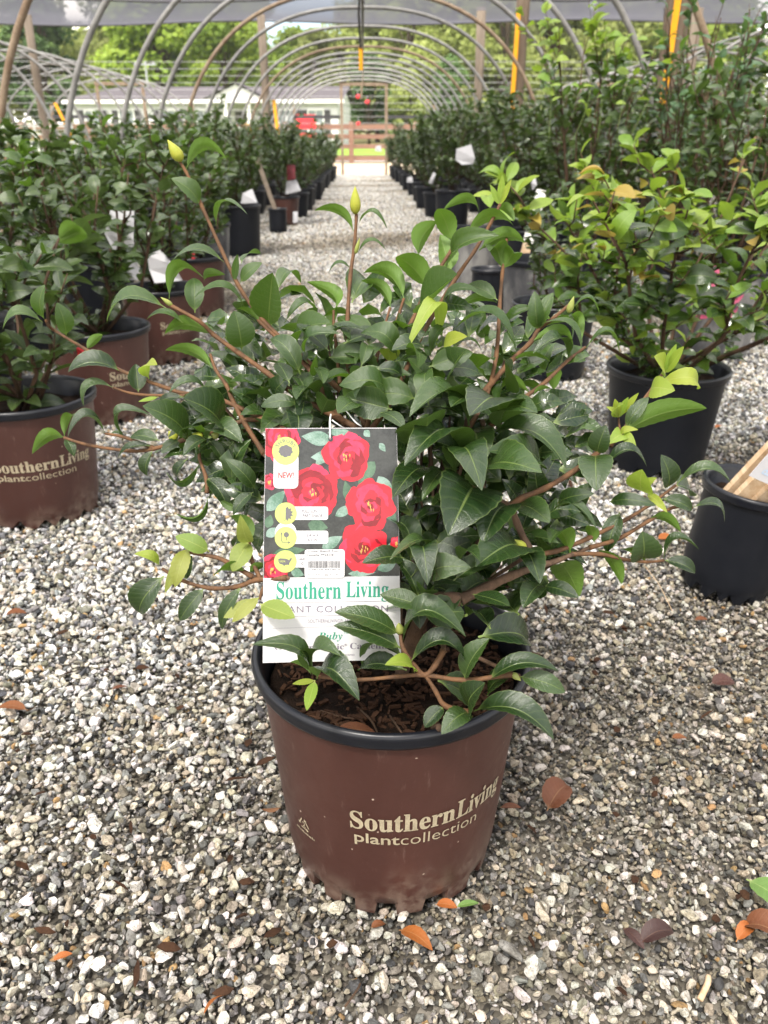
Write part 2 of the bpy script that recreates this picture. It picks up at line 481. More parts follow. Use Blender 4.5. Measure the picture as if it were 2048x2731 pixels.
# ------------------------------------------------------------------ loose gravel: every stone a solid, one object
def gravel():
    rng = np.random.default_rng(11)
    protos = bpy.data.collections.new("gravel_stones")
    for k in range(12):
        bm = bmesh.new()
        bmesh.ops.create_icosphere(bm, subdivisions=2, radius=.5)
        ax = rng.uniform(.62, 1.12, 3)
        cuts = [(Vector(rng.normal(0, 1, 3)).normalized(), rng.uniform(.20, .38)) for _ in range(13)]
        for v in bm.verts:
            p = v.co
            for nrm, d in cuts:                       # flat broken faces
                h = p.dot(nrm) - d
                if h > 0: p -= nrm * h * .96
            v.co = Vector((p.x * ax[0], p.y * ax[1], p.z * ax[2])) + Vector(rng.normal(0, .008, 3))
        me = bpy.data.meshes.new("stone")
        bm.to_mesh(me); bm.free()
        me.materials.append(M['stone'])
        me.polygons.foreach_set("use_smooth", [k % 6 == 0] * len(me.polygons))
        protos.objects.link(bpy.data.objects.new("stone", me))
    P, S, C = [], [], []
    pal = np.array([(.60, .59, .57), (.51, .495, .46), (.50, .46, .38), (.36, .32, .245), (.25, .235, .195), (.22, .22, .215), (.115, .115, .115), (.050, .052, .056), (.34, .22, .10), (.16, .15, .11)])
    wts = np.array([.17, .17, .155, .13, .095, .115, .08, .055, .02, .045]); wts /= wts.sum()
    pn = rng.uniform(-1, 1, (24, 4)) * np.array([2.2, 2.2, 3.1, 1])
    def patch(x, y):                                   # damp, finer, darker patches
        s = sum(np.sin(a * x * 1.6 + b * y * 1.6 + c * 9) * d for a, b, c, d in pn)
        return s / 3.2
    def layer(x0, x1, y0, y1, per, d0, d1, zc, lift, light=0.0, keep=None):
        n = int((x1 - x0) * (y1 - y0) * per)
        x = rng.uniform(x0, x1, n); y = rng.uniform(y0, y1, n)
        half = .48 * y * 1.25 + .28                   # nothing to see beyond the sides of the view
        ok = (np.abs(x - .02 * y) < half)
        pt = patch(x, y)
        if keep is not None: ok &= (pt + rng.normal(0, .45, n) < keep)
        ok &= ((x - .024) ** 2 + (y - .69) ** 2) > .10 ** 2
        x, y, pt = x[ok], y[ok], pt[ok]
        n = len(x)
        d = d0 + (d1 - d0) * rng.beta(1.5, 3.2, n)
        z = zc + d * .10 + rng.uniform(0, lift, n)
        P.append(np.stack([x, y, z], 1))
        S.append(np.stack([d * rng.uniform(.85, 1.35, n), d, d * rng.uniform(.6, .95, n)], 1))
        ci = rng.choice(len(pal), n, p=wts)
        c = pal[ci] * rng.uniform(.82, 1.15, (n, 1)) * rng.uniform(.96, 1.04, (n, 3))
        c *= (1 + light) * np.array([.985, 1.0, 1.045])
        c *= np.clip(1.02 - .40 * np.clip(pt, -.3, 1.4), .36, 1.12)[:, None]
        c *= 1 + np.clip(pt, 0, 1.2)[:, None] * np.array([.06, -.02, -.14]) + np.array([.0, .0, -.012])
        C.append(np.clip(c, 0, .80))
    # near ground
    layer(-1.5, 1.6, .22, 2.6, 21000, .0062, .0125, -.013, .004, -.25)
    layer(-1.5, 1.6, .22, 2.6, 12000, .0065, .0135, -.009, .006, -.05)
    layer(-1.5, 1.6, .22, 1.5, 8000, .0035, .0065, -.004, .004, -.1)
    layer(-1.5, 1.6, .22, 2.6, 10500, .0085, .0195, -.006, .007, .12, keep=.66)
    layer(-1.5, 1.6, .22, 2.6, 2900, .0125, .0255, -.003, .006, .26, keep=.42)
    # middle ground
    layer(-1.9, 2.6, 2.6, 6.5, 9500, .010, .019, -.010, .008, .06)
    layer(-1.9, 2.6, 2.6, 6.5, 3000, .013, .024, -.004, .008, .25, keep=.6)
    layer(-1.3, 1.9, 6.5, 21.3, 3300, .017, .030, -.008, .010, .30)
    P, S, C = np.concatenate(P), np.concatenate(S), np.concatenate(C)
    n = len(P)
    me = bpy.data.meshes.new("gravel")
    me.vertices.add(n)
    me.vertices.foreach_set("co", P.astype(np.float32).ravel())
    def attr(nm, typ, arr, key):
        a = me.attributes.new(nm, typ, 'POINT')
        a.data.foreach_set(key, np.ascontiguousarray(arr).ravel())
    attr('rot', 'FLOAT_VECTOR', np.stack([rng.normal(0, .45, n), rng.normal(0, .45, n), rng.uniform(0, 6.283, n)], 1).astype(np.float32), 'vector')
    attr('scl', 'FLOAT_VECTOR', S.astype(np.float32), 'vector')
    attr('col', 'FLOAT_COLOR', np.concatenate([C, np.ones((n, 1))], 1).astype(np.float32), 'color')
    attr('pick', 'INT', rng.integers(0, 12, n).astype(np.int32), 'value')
    o = tag(obj('gravel', me), kind='stuff')
    ng = bpy.data.node_groups.new("scatter_stones", 'GeometryNodeTree')
    ng.interface.new_socket('Geometry', in_out='INPUT', socket_type='NodeSocketGeometry')
    ng.interface.new_socket('Geometry', in_out='OUTPUT', socket_type='NodeSocketGeometry')
    N, L = ng.nodes, ng.links
    gi, go = N.new('NodeGroupInput'), N.new('NodeGroupOutput')
    mp = N.new('GeometryNodeMeshToPoints')
    ip = N.new('GeometryNodeInstanceOnPoints')
    ci = N.new('GeometryNodeCollectionInfo')
    ci.inputs['Collection'].default_value = protos
    ci.inputs['Separate Children'].default_value = True
    ci.inputs['Reset Children'].default_value = True
    ip.inputs['Pick Instance'].default_value = True
    def na(nm, t):
        x = N.new('GeometryNodeInputNamedAttribute'); x.data_type = t; x.inputs['Name'].default_value = nm
        return x.outputs['Attribute']
    e2r = N.new('FunctionNodeEulerToRotation')
    L.new(gi.outputs[0], mp.inputs['Mesh'])
    L.new(mp.outputs[0], ip.inputs['Points'])
    L.new(ci.outputs[0], ip.inputs['Instance'])
    L.new(na('pick', 'INT'), ip.inputs['Instance Index'])
    L.new(na('rot', 'FLOAT_VECTOR'), e2r.inputs[0])
    L.new(e2r.outputs[0], ip.inputs['Rotation'])
    L.new(na('scl', 'FLOAT_VECTOR'), ip.inputs['Scale'])
    L.new(ip.outputs[0], go.inputs[0])
    o.modifiers.new("scatter", 'NODES').node_group = ng
    print("stones", n)
gravel()

# ------------------------------------------------------------------ hoop tunnels
def hoop_pts(a=1.90, h=2.074, n=2.45, m=44):
    out = []
    for i in range(m + 1):
        t = math.pi * i / m
        c, s = math.cos(t), math.sin(t)
        out.append((a * math.copysign(abs(c) ** (2 / n), c), 0, h * abs(s) ** (2 / n) - .05))
    return out

hb = MB(); hb.tube(hoop_pts(), .019, 8)
hoop_mesh = mesh('hoop', hb.v, hb.f, M['pipe'], True)
hoop_rust = hoop_mesh.copy(); hoop_rust.materials.clear(); hoop_rust.materials.append(M['pipe_rust'])
HY = [4.49, 5.49, 6.71, 7.85, 9.02, 10.06, 11.58, 12.86, 13.92, 14.83, 15.74, 16.8, 17.8, 18.8, 19.85, 20.9]
for i, y in enumerate(HY):
    o = obj('tunnel_hoop', hoop_rust if i in (0, 4, 8) else hoop_mesh, None, (0.01, y, 0))
    tag(o, f"{'rusty' if i in (0, 4, 8) else 'grey'} pipe hoop arching over the gravel aisle, {ORD[i]} from the camera", 'hoop', 'hoops over the gravel aisle')
for side, X in (('left', -5.55), ('right', 5.55)):
    for i, y in enumerate([6.2, 7.4, 8.6, 9.8, 11.0, 12.2, 13.4, 14.6, 15.8, 17.0, 18.2, 19.4, 20.7]):
        o = obj('tunnel_hoop', hoop_mesh, None, (X, y, 0))
        tag(o, f"grey pipe hoop of the neighbouring {side} tunnel, {ORD[i]} from the camera", 'hoop', f'hoops of the {side} tunnel')

def ridge(X, y0, y1, r, label):
    b = MB(); b.tube([(X, y0, 2.0), (X, (y0 + y1) / 2, 1.995), (X, y1, 2.0)], r, 8)
    tag(b.build('ridge_pipe', M['pipe'], smooth=True), label, 'pipe')
ridge(0.01, 6.0, 20.9, .016, 'thin grey ridge pipe running under the crowns of the aisle hoops')
ridge(-5.55, 6.2, 20.7, .016, 'thin grey ridge pipe under the hoops of the left tunnel')
ridge(5.55, 6.2, 20.7, .016, 'thin grey ridge pipe under the hoops of the right tunnel')
b = MB(); b.tube([(-.02, 9.3, 2.02), (-.03, 9.6, 1.9), (-.02, 9.8, 1.72), (-.015, 9.85, 1.62)], .012, 6)
t = empty('ridge_rope', (0, 0, 0)); tag(t, 'dark cord with an orange end hanging from the ridge of the aisle tunnel', 'rope')
b.build('rope', M['shutter'], t)
b = MB(); b.box(-.035, .005, 9.845, 9.86, 1.42, 1.63); b.build('orange_end', M['orange'], t)
b = MB(); b.tube([(.01, 20.86, 2.0), (-.02, 20.84, 1.85), (-.03, 20.84, 1.62)], .02, 6)
tag(b.build('ridge_rope', M['pipe_rust']), 'short pale cord hanging over the far doorway of the aisle tunnel', 'rope')

def end_frame(X, label, grp):
    t = empty('end_frame', (X, 20.95, 0)); tag(t, label, 'door frame', grp)
    for x in (-.52, .52):
        b = MB(); b.box(x - .03, x + .03, -.03, .03, -.05, 1.9); b.build('door_post', M['pipe_rust'], t)
    b = MB(); b.box(-.56, .56, -.035, .035, 1.9, 1.97); b.build('head_beam', M['pipe_rust'], t)
    for x0, x1 in ((-1.62, -.56), (.56, 1.62)):
        b = MB(); b.box(x0, x1, -.03, .03, 1.22, 1.29); b.build('side_beam', M['shutter'], t)
        e = x0 if x0 < 0 else x1
        b = MB(); b.box(e - .028, e + .028, -.028, .028, -.05, 1.5); b.build('side_post', M['pipe_rust'], t)
    return t
end_frame(0.03, 'brown doorway frame closing the far end of the gravel aisle', 'tunnel end frames')
end_frame(-5.55, 'brown doorway frame at the far end of the left tunnel', 'tunnel end frames')
end_frame(5.55, 'brown doorway frame at the far end of the right tunnel', 'tunnel end frames')

# ------------------------------------------------------------------ shade cloth and its posts
sc = empty('shade_cloth', (0, 6, 0)); tag(sc, 'grey knitted shade cloth stretched flat over the hoops', 'shade cloth')
def cloth_panel(y0, y1, z):
    nx, ny = 33, 9
    v, f = [], []
    for j in range(ny):
        for i in range(nx):
            x = -13 + 26 * i / (nx - 1); y = y0 + (y1 - y0) * j / (ny - 1)
            sag = .035 * math.sin(x * 1.1 + y) + .05 * math.sin(math.pi * j / (ny - 1)) * -1
            v.append((x, y - 6, z + sag + .006 * x))
    for j in range(ny - 1):
        for i in range(nx - 1):
            a = j * nx + i
            f.append((a, a + 1, a + nx + 1, a + nx))
    obj('cloth_panel', mesh('cloth_panel', v, f, M['cloth'], True), sc)
    b = MB()
    for i in range(13): pass
    b.tube([(-13 + 26 * i / 26, y1 - 6, z + .006 * (-13 + i) + .035 * math.sin((-13 + i) * 1.1 + y1) - .012) for i in range(27)], .014, 6)
    b.build('hem_cord', M['shutter'], sc)
for y0, y1 in ((-5, -.5), (-.45, 4.4), (4.45, 9.2), (9.25, 13.75), (13.8, 16.3)):
    cloth_panel(y0, y1, 2.62)

def post(x, y, w, h, m, label):
    b = MB()
    n = 10
    pts = [(x + random.uniform(-.01, .01), y, z) for z in (-.1, h * .33, h * .66, h)]
    b.tube(pts, w / 2, n)
    return tag(b.build('wooden_post', m, smooth=True), label, 'post', 'wooden posts holding up the shade cloth')
random.seed(3)
post(1.86, 5.5, .145, 2.62, M['post'], 'thick brown wooden post with a bright yellow strap, nearest on the right')
post(1.72, 10.0, .145, 2.62, M['post'], 'brown wooden post beside the right tunnel, second from the camera')
post(1.86, 14.6, .145, 2.62, M['post_pale'], 'slim grey wooden post behind the right rows, farthest on that side')
post(-1.62, 15.2, .135, 2.62, M['post_pale'], 'grey wooden post in front of the white house porch')
post(-5.3, 15.0, .13, 2.62, M['post_pale'], 'grey wooden post among the hoops of the left tunnel')
post(5.25, 14.6, .17, 2.62, M['post_pale'], 'pale grey post rising behind the tall shrubs at far right')
def strap(x0, y0, z0, x1, y1, z1, w, label):
    b = MB()
    d = Vector((x1 - x0, y1 - y0, z1 - z0)); s = Vector((1, 0, 0)) * w / 2; u = Vector((0, 1, 0)) * .006
    a, c = Vector((x0, y0, z0)), Vector((x1, y1, z1))
    b.add([a - s - u, a + s - u, c + s - u, c - s - u, a - s + u, a + s + u, c + s + u, c - s + u], [(0,1,2,3),(7,6,5,4),(0,4,5,1),(1,5,6,2),(2,6,7,3),(3,7,4,0)])
    tag(b.build('strap', M['orange']), label, 'strap', 'yellow tie-down straps')
strap(1.835, 5.40, 2.2, 1.80, 5.38, .92, .036, 'bright yellow strap running down the nearest brown post')
strap(1.655, 9.90, 1.98, 1.640, 9.88, 1.05, .045, 'orange yellow strap on the second post on the right')
strap(-1.46, 14.9, 1.35, -1.40, 14.8, .75, .05, 'orange strap leaning at the post before the porch')
strap(-5.0, 14.8, 1.30, -4.75, 14.7, .75, .05, 'orange strap slanting beside the grey post in the left tunnel')

# ------------------------------------------------------------------ wire fence, rail fence, house
t = empty('wire_fence', (0, 23.2, 0)); tag(t, 'tall wire fence of thin level strands beyond the tunnels', 'wire fence')
for i in range(11):
    b = MB(); b.tube([(-16, 0, 1.02 + i * .155), (-6, .02, 1.0 + i * .155), (4, 0, 1.02 + i * .155), (16, 0, 1.0 + i * .155)], .0045, 4)
    b.build('wire', M['steel'], t)
for x in (-14.5, -9.6, 8.9, 14.2):
    b = MB(); b.box(x - .04, x + .04, -.04, .04, -.05, 2.65); b.build('fence_post', M['steel'], t)

t = empty('rail_fence', (0, 33.4, 0)); tag(t, 'brown wooden rail fence with four rails in front of the house', 'fence')
xs = [-22.4 + 2.44 * i for i in range(19)]
for x in xs:
    x += 1.22 if False else 0
    b = MB(); b.box(x - .09, x + .09, -.09, .09, -.08, 1.42); b.build('fence_post', M['brown_paint'], t)
for i in range(len(xs) - 1):
    for z, h in ((.08, .19), (.50, .15), (.84, .15), (1.16, .17)):
        b = MB(); b.box(xs[i] + .092, xs[i + 1] - .092, -.03, .03, z, z + h); b.build('fence_rail', M['brown_paint'], t)

def house():
    t = empty('house', (-8.6, 49.0, .12), R(-5)); tag(t, 'long white single-storey house with a grey roof and gabled porch', 'house')
    W2, D, H = 7.3, 6.5, 2.55
    b = MB(); b.box(-W2, W2, 0, D, -.2, H); b.build('wall', M['siding'], t)
    b = MB()                                                                  # clapboards standing proud of the wall
    for i in range(13):
        z = .05 + i * .19
        b.add([(-W2, -.006, z), (W2, -.006, z), (W2, -.028, z + .005), (-W2, -.028, z + .005), (-W2, -.006, z + .185), (W2, -.006, z + .185)], [(0, 1, 2, 3), (3, 2, 5, 4)])
        b.add([(W2 + .006, 0, z), (W2 + .006, D, z), (W2 + .028, D, z + .005), (W2 + .028, 0, z + .005), (W2 + .006, 0, z + .185), (W2 + .006, D, z + .185)], [(0, 1, 2, 3), (3, 2, 5, 4)])
    tag(b.build('clapboard', M['siding'], t), kind='stuff')
    b = MB()
    e, rz = .35, .95
    v = [(-W2 - e, -e, H), (W2 + e, -e, H), (W2 + e, D + e, H), (-W2 - e, D + e, H), (-W2 + 1.6, D / 2, H + rz), (W2 + e, D / 2, H + rz),
         (-W2 - e, -e, H + .16), (W2 + e, -e, H + .16)]
    b.add([(-W2 - e, -e, H + .15), (W2 + e, -e, H + .15), (W2 + e, D / 2, H + rz), (-W2 + 1.6, D / 2, H + rz), (W2 + e, D + e, H + .15), (-W2 - e, D + e, H + .15)],
          [(0, 1, 2, 3), (3, 2, 4, 5), (0, 3, 5)])
    b.build('roof', M['shingle'], t)
    b = MB(); b.box(-W2 - e - .02, W2 + e + .02, -e - .05, -e - .004, H - .06, H + .13); b.build('fascia', M['trim'], t)
    b = MB(); b.add([(W2 + .035, 0, H), (W2 + .035, D, H), (W2 + .035, D / 2, H + rz - .1)], [(0, 1, 2)]); b.build('gable_wall', M['siding'], t)
    for x in (-6.2, -4.3, -2.0, .0, 4.5, 6.1):
        w, z0, z1 = .38, .85, 2.15
        f = MB()
        for (a, c, p, q) in ((x - w - .07, x + w + .07, z1, z1 + .09), (x - w - .07, x + w + .07, z0 - .09, z0), (x - w - .07, x - w, z0, z1), (x + w, x + w + .07, z0, z1), (x - w, x + w, 1.47, 1.53), (x - .02, x + .02, 1.53, z1)):
            f.box(a, c, -.085, -.03, p, q)
        wf = f.build('window', M['trim'], t)
        b = MB(); b.box(x - w, x + w, -.05, -.032, z0, z1); b.build('pane', M['window_glass'], wf)
        for s in (-1, 1):
            b = MB(); b.box(x + s * (w + .25) - .16, x + s * (w + .25) + .16, -.075, -.032, z0 - .05, z1 + .05); b.build('shutter', M['shutter'], t)
    # gabled porch
    px0, px1, py = .75, 3.75, -1.9
    b = MB(); b.add([(px0 - .3, py - .2, H + .05), (px1 + .3, py - .2, H + .05), ((px0 + px1) / 2, py - .2, H + .86), (px0 - .3, 2.2, H + .05), (px1 + .3, 2.2, H + .05), ((px0 + px1) / 2, 2.2, H + .86)],
                    [(0, 2, 5, 3), (1, 4, 5, 2)]); b.build('porch_roof', M['shingle'], t)
    b = MB(); b.add([(px0 - .2, py, H - .02), (px1 + .2, py, H - .02), ((px0 + px1) / 2, py, H + .76), (px0 - .2, py + .1, H - .02), (px1 + .2, py + .1, H - .02), ((px0 + px1) / 2, py + .1, H + .76)],
                    [(0, 1, 2), (5, 4, 3), (0, 3, 4, 1), (1, 4, 5, 2), (2, 5, 3, 0)]); b.build('porch_gable', M['siding'], t)
    b = MB(); b.box(px0 - .3, px1 + .3, py - .24, py - .2, H - .08, H + .06); b.build('porch_beam', M['trim'], t)
    for x in (px0, (px0 + px1) / 2 - .6, (px0 + px1) / 2 + .6, px1):
        b = MB(); b.box(x - .09, x + .09, py, py + .18, 0, H - .1); b.build('porch_column', M['trim'], t)
    b = MB(); b.box(px0 - .2, px1 + .2, py - .05, -.03, -.2, .05); b.build('porch_floor', M['post_pale'], t)
    b = MB(); b.box(1.7, 2.65, -.07, -.03, .05, 2.1); b.build('door', M['dark_gap'], t)
    b = MB(); b.box(3.0, 3.7, -.07, -.03, .5, 2.1); b.build('porch_window', M['shutter'], t)
house()

# small far things in front of the house
t = empty('chair', (-6.05, 46.6, .44), R(8)); tag(t, 'bright yellow garden chair on the porch of the white house', 'chair')
b = MB(); b.box(-.42, .42, -.05, .05, .45, 1.15); b.build('backrest', M['yellow'], t)
b = MB(); b.box(-.55, .55, -.55, -.055, .38, .46); b.build('seat', M['yellow'], t)
for x in (-.5, .5):
    b = MB(); b.box(x - .05, x + .05, -.52, .02, 0, .375); b.build('leg', M['yellow'], t)
    b = MB(); b.box(x - .06, x + .06, -.56, -.06, .62, .68); b.build('armrest', M['yellow'], t)
t = empty('bin', (-2.05, 32.3, 0)); tag(t, 'red box stand with a dark gap in front of the rail fence', 'box stand')
b = MB(); b.box(-.36, .36, -.25, .25, 1.16, 1.62); b.build('upper_box', M['red'], t)
b = MB(); b.box(-.36, .36, -.25, .25, .62, 1.02); b.build('lower_box', M['red'], t)
for x in (-.3, .3):
    b = MB(); b.box(x - .03, x + .03, -.2, .2, 0, .618); b.build('leg', M['shutter'], t)
    b = MB(); b.box(x - .03, x + .03, -.2, .2, 1.022, 1.158); b.build('spacer', M['shutter'], t)
for i, (x, z) in enumerate(((-.12, 1.78), (.12, 1.66), (-.12, 1.16))):
    bm = bmesh.new(); bmesh.ops.create_icosphere(bm, subdivisions=2, radius=.06)
    for v in bm.verts: v.co.z *= .8; v.co += Vector((random.uniform(-.01, .01),) * 3)
    me = bpy.data.meshes.new('ball'); bm.to_mesh(me); bm.free(); me.materials.append(M['red'])
    tt = empty('hanging_marker', (x, 23.19, z)); tag(tt, ['upper left red marker hanging on the far wire fence', 'right red marker hanging on the far wire fence', 'lowest red marker hanging on the far wire fence'][i], 'marker', 'red markers on the wire fence')
    obj('float', me, tt)
    b = MB(); b.tube([(0, 0, .045), (0, .01, .14)], .006, 5); b.build('hook', M['steel'], tt)
t = empty('metal_gate', (-11.3, 31.0, 0)); tag(t, 'low grey tubular metal gate on the grass at far left', 'gate')
for z in (.45, .7, .95, 1.2):
    b = MB(); b.box(-1.25, 1.25, -.02, .02, z, z + .05); b.build('rail', M['steel'], t)
for x in (-1.28, -.64, 0, .64, 1.28):
    b = MB(); b.box(x - .03, x + .03, -.028, .028, 0 if abs(x) > 1 else .40, 1.3); b.build('upright', M['steel'], t)
t = empty('utility_pole', (-13.6, 58, .45)); tag(t, 'thin grey utility pole with crossarm behind the white house', 'utility pole')
b = MB(); b.tube([(0, 0, -.2), (0, 0, 4.9)], .07, 8, .8); b.build('pole', M['steel'], t)
b = MB(); b.box(-.7, .7, -.16, -.135, 4.66, 4.74); b.build('crossarm', M['steel'], t)
for x in (-.55, .55):
    b = MB(); b.tube([(x, -.15, 4.742), (x, -.15, 4.85)], .05, 6); b.build('insulator', M['white_card'], t)

# ------------------------------------------------------------------ woods behind
def leaf_cloud(pts, nrm, size, rng, rnd, name, mat):
    """a bent leaf spray (two triangles each side of a rib) at each point"""
    n = len(pts)
    y = rng.normal(0, 1, (n, 3)); y -= (y * nrm).sum(1)[:, None] * nrm
    y /= np.linalg.norm(y, axis=1)[:, None]
    x = np.cross(y, nrm)
    s = size[:, None]
    a = pts - y * s * .5; c = pts + y * s * .5
    l = pts - x * s * .36 + nrm * s * .10; r = pts + x * s * .36 + nrm * s * .10
    V = np.stack([a, r, c, l], 1).reshape(-1, 3)
    i = np.arange(n) * 4
    F = np.concatenate([np.stack([i, i + 1, i + 2], 1), np.stack([i, i + 2, i + 3], 1)])
    me = bpy.data.meshes.new(name)
    me.vertices.add(len(V)); me.vertices.foreach_set('co', V.astype(np.float32).ravel())
    me.loops.add(F.size); me.loops.foreach_set('vertex_index', F.astype(np.int32).ravel())
    me.polygons.add(len(F)); me.polygons.foreach_set('loop_start', (np.arange(len(F)) * 3).astype(np.int32))
    me.materials.append(mat)
    at = me.attributes.new('leafuv', 'FLOAT_VECTOR', 'POINT')
    q = np.zeros((len(V), 3), np.float32); q[:, 2] = np.repeat(rnd, 4)
    at.data.foreach_set('vector', q.ravel())
    me.update(); me.validate()
    return me

def tree_meshes(seed, H, Wd, mat, dens, leaf):
    rng = np.random.default_rng(seed)
    limbs = MB()
    limbs.tube([(0, 0, -.3), (.05, 0, H * .3), (rng.uniform(-.3, .3), .1, H * .62), (rng.uniform(-.4, .4), 0, H * .92)], [H * .020, H * .016, H * .010, H * .003], 7)
    P, Nn, Sz, Rn = [], [], [], []
    nb = int(16 * dens)
    for k in range(nb):
        u = rng.uniform(.22, 1.0)
        rad = Wd * math.sin(math.pi * min(1, .18 + .80 * u)) ** .75
        ph = rng.uniform(0, 6.283); rr = rad * math.sqrt(rng.uniform(.15, 1))
        c = np.array([math.cos(ph) * rr, math.sin(ph) * rr, H * u * .95])
        br = Wd * rng.uniform(.26, .46)
        limbs.tube([(0, 0, H * u * .55), tuple(c * np.array([.5, .5, .85])), tuple(c)], [H * .008, H * .005, H * .002], 5)
        n = int(230 * rng.uniform(.6, 1.2))
        d = rng.normal(0, 1, (n, 3)); d /= np.linalg.norm(d, axis=1)[:, None]
        rad_ = br * rng.uniform(.55, 1.1, n) ** .8
        P.append(c + d * rad_[:, None] * np.array([1, 1, .72]))
        nn = d * .7 + rng.normal(0, .5, (n, 3)) + np.array([0, 0, .5])
        Nn.append(nn / np.linalg.norm(nn, axis=1)[:, None])
        Sz.append(leaf * rng.uniform(.6, 1.3, n)); Rn.append(np.clip(rng.uniform(0, 1) * .5 + rng.uniform(0, .5, n), 0, 1))
    me = leaf_cloud(np.concatenate(P), np.concatenate(Nn), np.concatenate(Sz), rng, np.concatenate(Rn), 'crown', mat)
    return mesh('trunk', limbs.v, limbs.f, M['trunk'], True), me

kinds = {'bright': [tree_meshes(21 + k, 11, 4.0, M['crown_bright'], 2.8, .48) for k in range(3)],
         'yellow': [tree_meshes(41 + k, 12, 3.4, M['crown_yellow'], 2.5, .46) for k in range(3)],
         'dark': [tree_meshes(61 + k, 12, 3.2, M['crown_dark'], 2.6, .48) for k in range(3)]}
words = {'bright': 'bright green broad-leaved tree', 'yellow': 'thin yellow-green tree', 'dark': 'dark green tree'}
trees = [
 # x, y, scale, kind, where
 (-33, 66, .95, 'dark', 'at the far left edge of the woods'), (-28, 62, .80, 'dark', 'left of the house beyond the left tunnel'), (-25.5, 72, 1.0, 'yellow', 'behind the left end of the house roof'),
 (-22, 64, .86, 'dark', 'just behind the left corner of the house'), (-20.5, 80, 1.08, 'yellow', 'deep behind the utility pole'), (-17.5, 70, .86, 'yellow', 'beside the utility pole'),
 (-14.2, 66, .98, 'bright', 'rising over the middle of the house roof'), (-11.2, 74, 1.12, 'bright', 'behind the porch gable, tallest there'), (-9.6, 64, .82, 'bright', 'close behind the porch gable'),
 (-6.2, 82, .80, 'bright', 'below the gap of blue sky'), (-3.6, 70, .66, 'yellow', 'behind the right end of the house roof'), (-1.4, 90, 1.0, 'yellow', 'over the end of the aisle, leftmost there'),
 (1.2, 74, .92, 'yellow', 'straight beyond the far doorway'), (3.2, 62, .80, 'yellow', 'right of the far doorway'), (4.6, 84, 1.15, 'yellow', 'deep in the woods right of the doorway'),
 (7.0, 70, .98, 'yellow', 'behind the slim grey post on the right'), (9.6, 62, .85, 'yellow', 'right of the slim grey post'), (11.5, 80, 1.15, 'yellow', 'behind the second post on the right'),
 (13.6, 66, .95, 'yellow', 'between the second and nearest right posts'), (16.5, 74, 1.05, 'yellow', 'left of the nearest right post'), (19.0, 62, .85, 'yellow', 'right of the nearest right post'),
 (22.5, 78, 1.12, 'yellow', 'behind the right tunnel hoops'), (25.5, 66, .9, 'bright', 'behind the pale grey post at far right'), (29.5, 74, .92, 'dark', 'near the right edge of the woods'), (34, 66, .80, 'yellow', 'at the far right edge of the woods'),
 (.4, 58, .45, 'dark', 'low beyond the rail fence at the doorway'), (5.5, 57, .42, 'dark', 'low beyond the fence right of the doorway'), (2.9, 56, .36, 'yellow', 'bushy and low right beside the doorway'),
 (10.5, 56, .42, 'yellow', 'low behind the right rows of shrubs'), (15.5, 55, .42, 'dark', 'low between the right posts'), (21, 55, .42, 'yellow', 'low behind the right tunnel'), (-29.5, 54, .50, 'dark', 'low and dense at far left over the grass'), (-25, 55, .48, 'dark', 'low beside the left house corner'), (-35, 55, .5, 'dark', 'lowest at the left edge'),
]
random.seed(7)
cnt = {k: 0 for k in kinds}
for x, y, s, k, where in trees:
    tm, cm = kinds[k][cnt[k] % 3]; cnt[k] += 1
    t = empty('tree', (x, y, gz(x, y)), random.uniform(0, 6.28)); t.scale = (s * random.uniform(.9, 1.15), s * random.uniform(.9, 1.15), s)
    tag(t, f"{words[k]} {where}", 'tree', 'trees in the woods behind')
    obj('trunk', tm, t); obj('crown', cm, t)
def far_wood():
    rng = np.random.default_rng(90)
    n = 26000
    x = rng.uniform(-75, 75, n)
    ph = np.sin(x * .31) * 1.1 + np.sin(x * .83 + 1) * .8 + np.sin(x * 1.9) * .45
    top = 9.0 + ph
    top = np.where((x > -12) & (x < -4), top * .80, top)
    y = 96 + rng.uniform(-3, 6, n) + np.sin(x * .5) * 2
    z = .6 + top * rng.uniform(0, 1, n) ** .8 + .9
    nr = rng.normal(0, 1, (n, 3)) + np.array([0, -.9, .6]); nr /= np.linalg.norm(nr, axis=1)[:, None]
    me = leaf_cloud(np.stack([x, y, z], 1), nr, .9 * rng.uniform(.6, 1.3, n), rng, np.clip(.5 + .3 * np.sin(x * .9 + z) + rng.normal(0, .2, n), 0, 1), 'far_wood', M['crown_yellow'])
    tag(obj('far_wood', me), kind='stuff')
far_wood()

# ------------------------------------------------------------------ thin summer haze
b = MB(); b.box(-75, 75, -3, 112, -1.2, 17.5)
hz = bpy.data.materials.new('haze'); hz.use_nodes = True
hn, hl_ = hz.node_tree.nodes, hz.node_tree.links
hn.clear()
ho = hn.new("ShaderNodeOutputMaterial"); hv = hn.new("ShaderNodeVolumePrincipled")
hv.inputs['Color'].default_value = (.93, .96, 1.0, 1); hv.inputs['Density'].default_value = .0003
hl_.new(hv.outputs[0], ho.inputs['Volume'])
tag(b.build('haze', hz), kind='stuff')
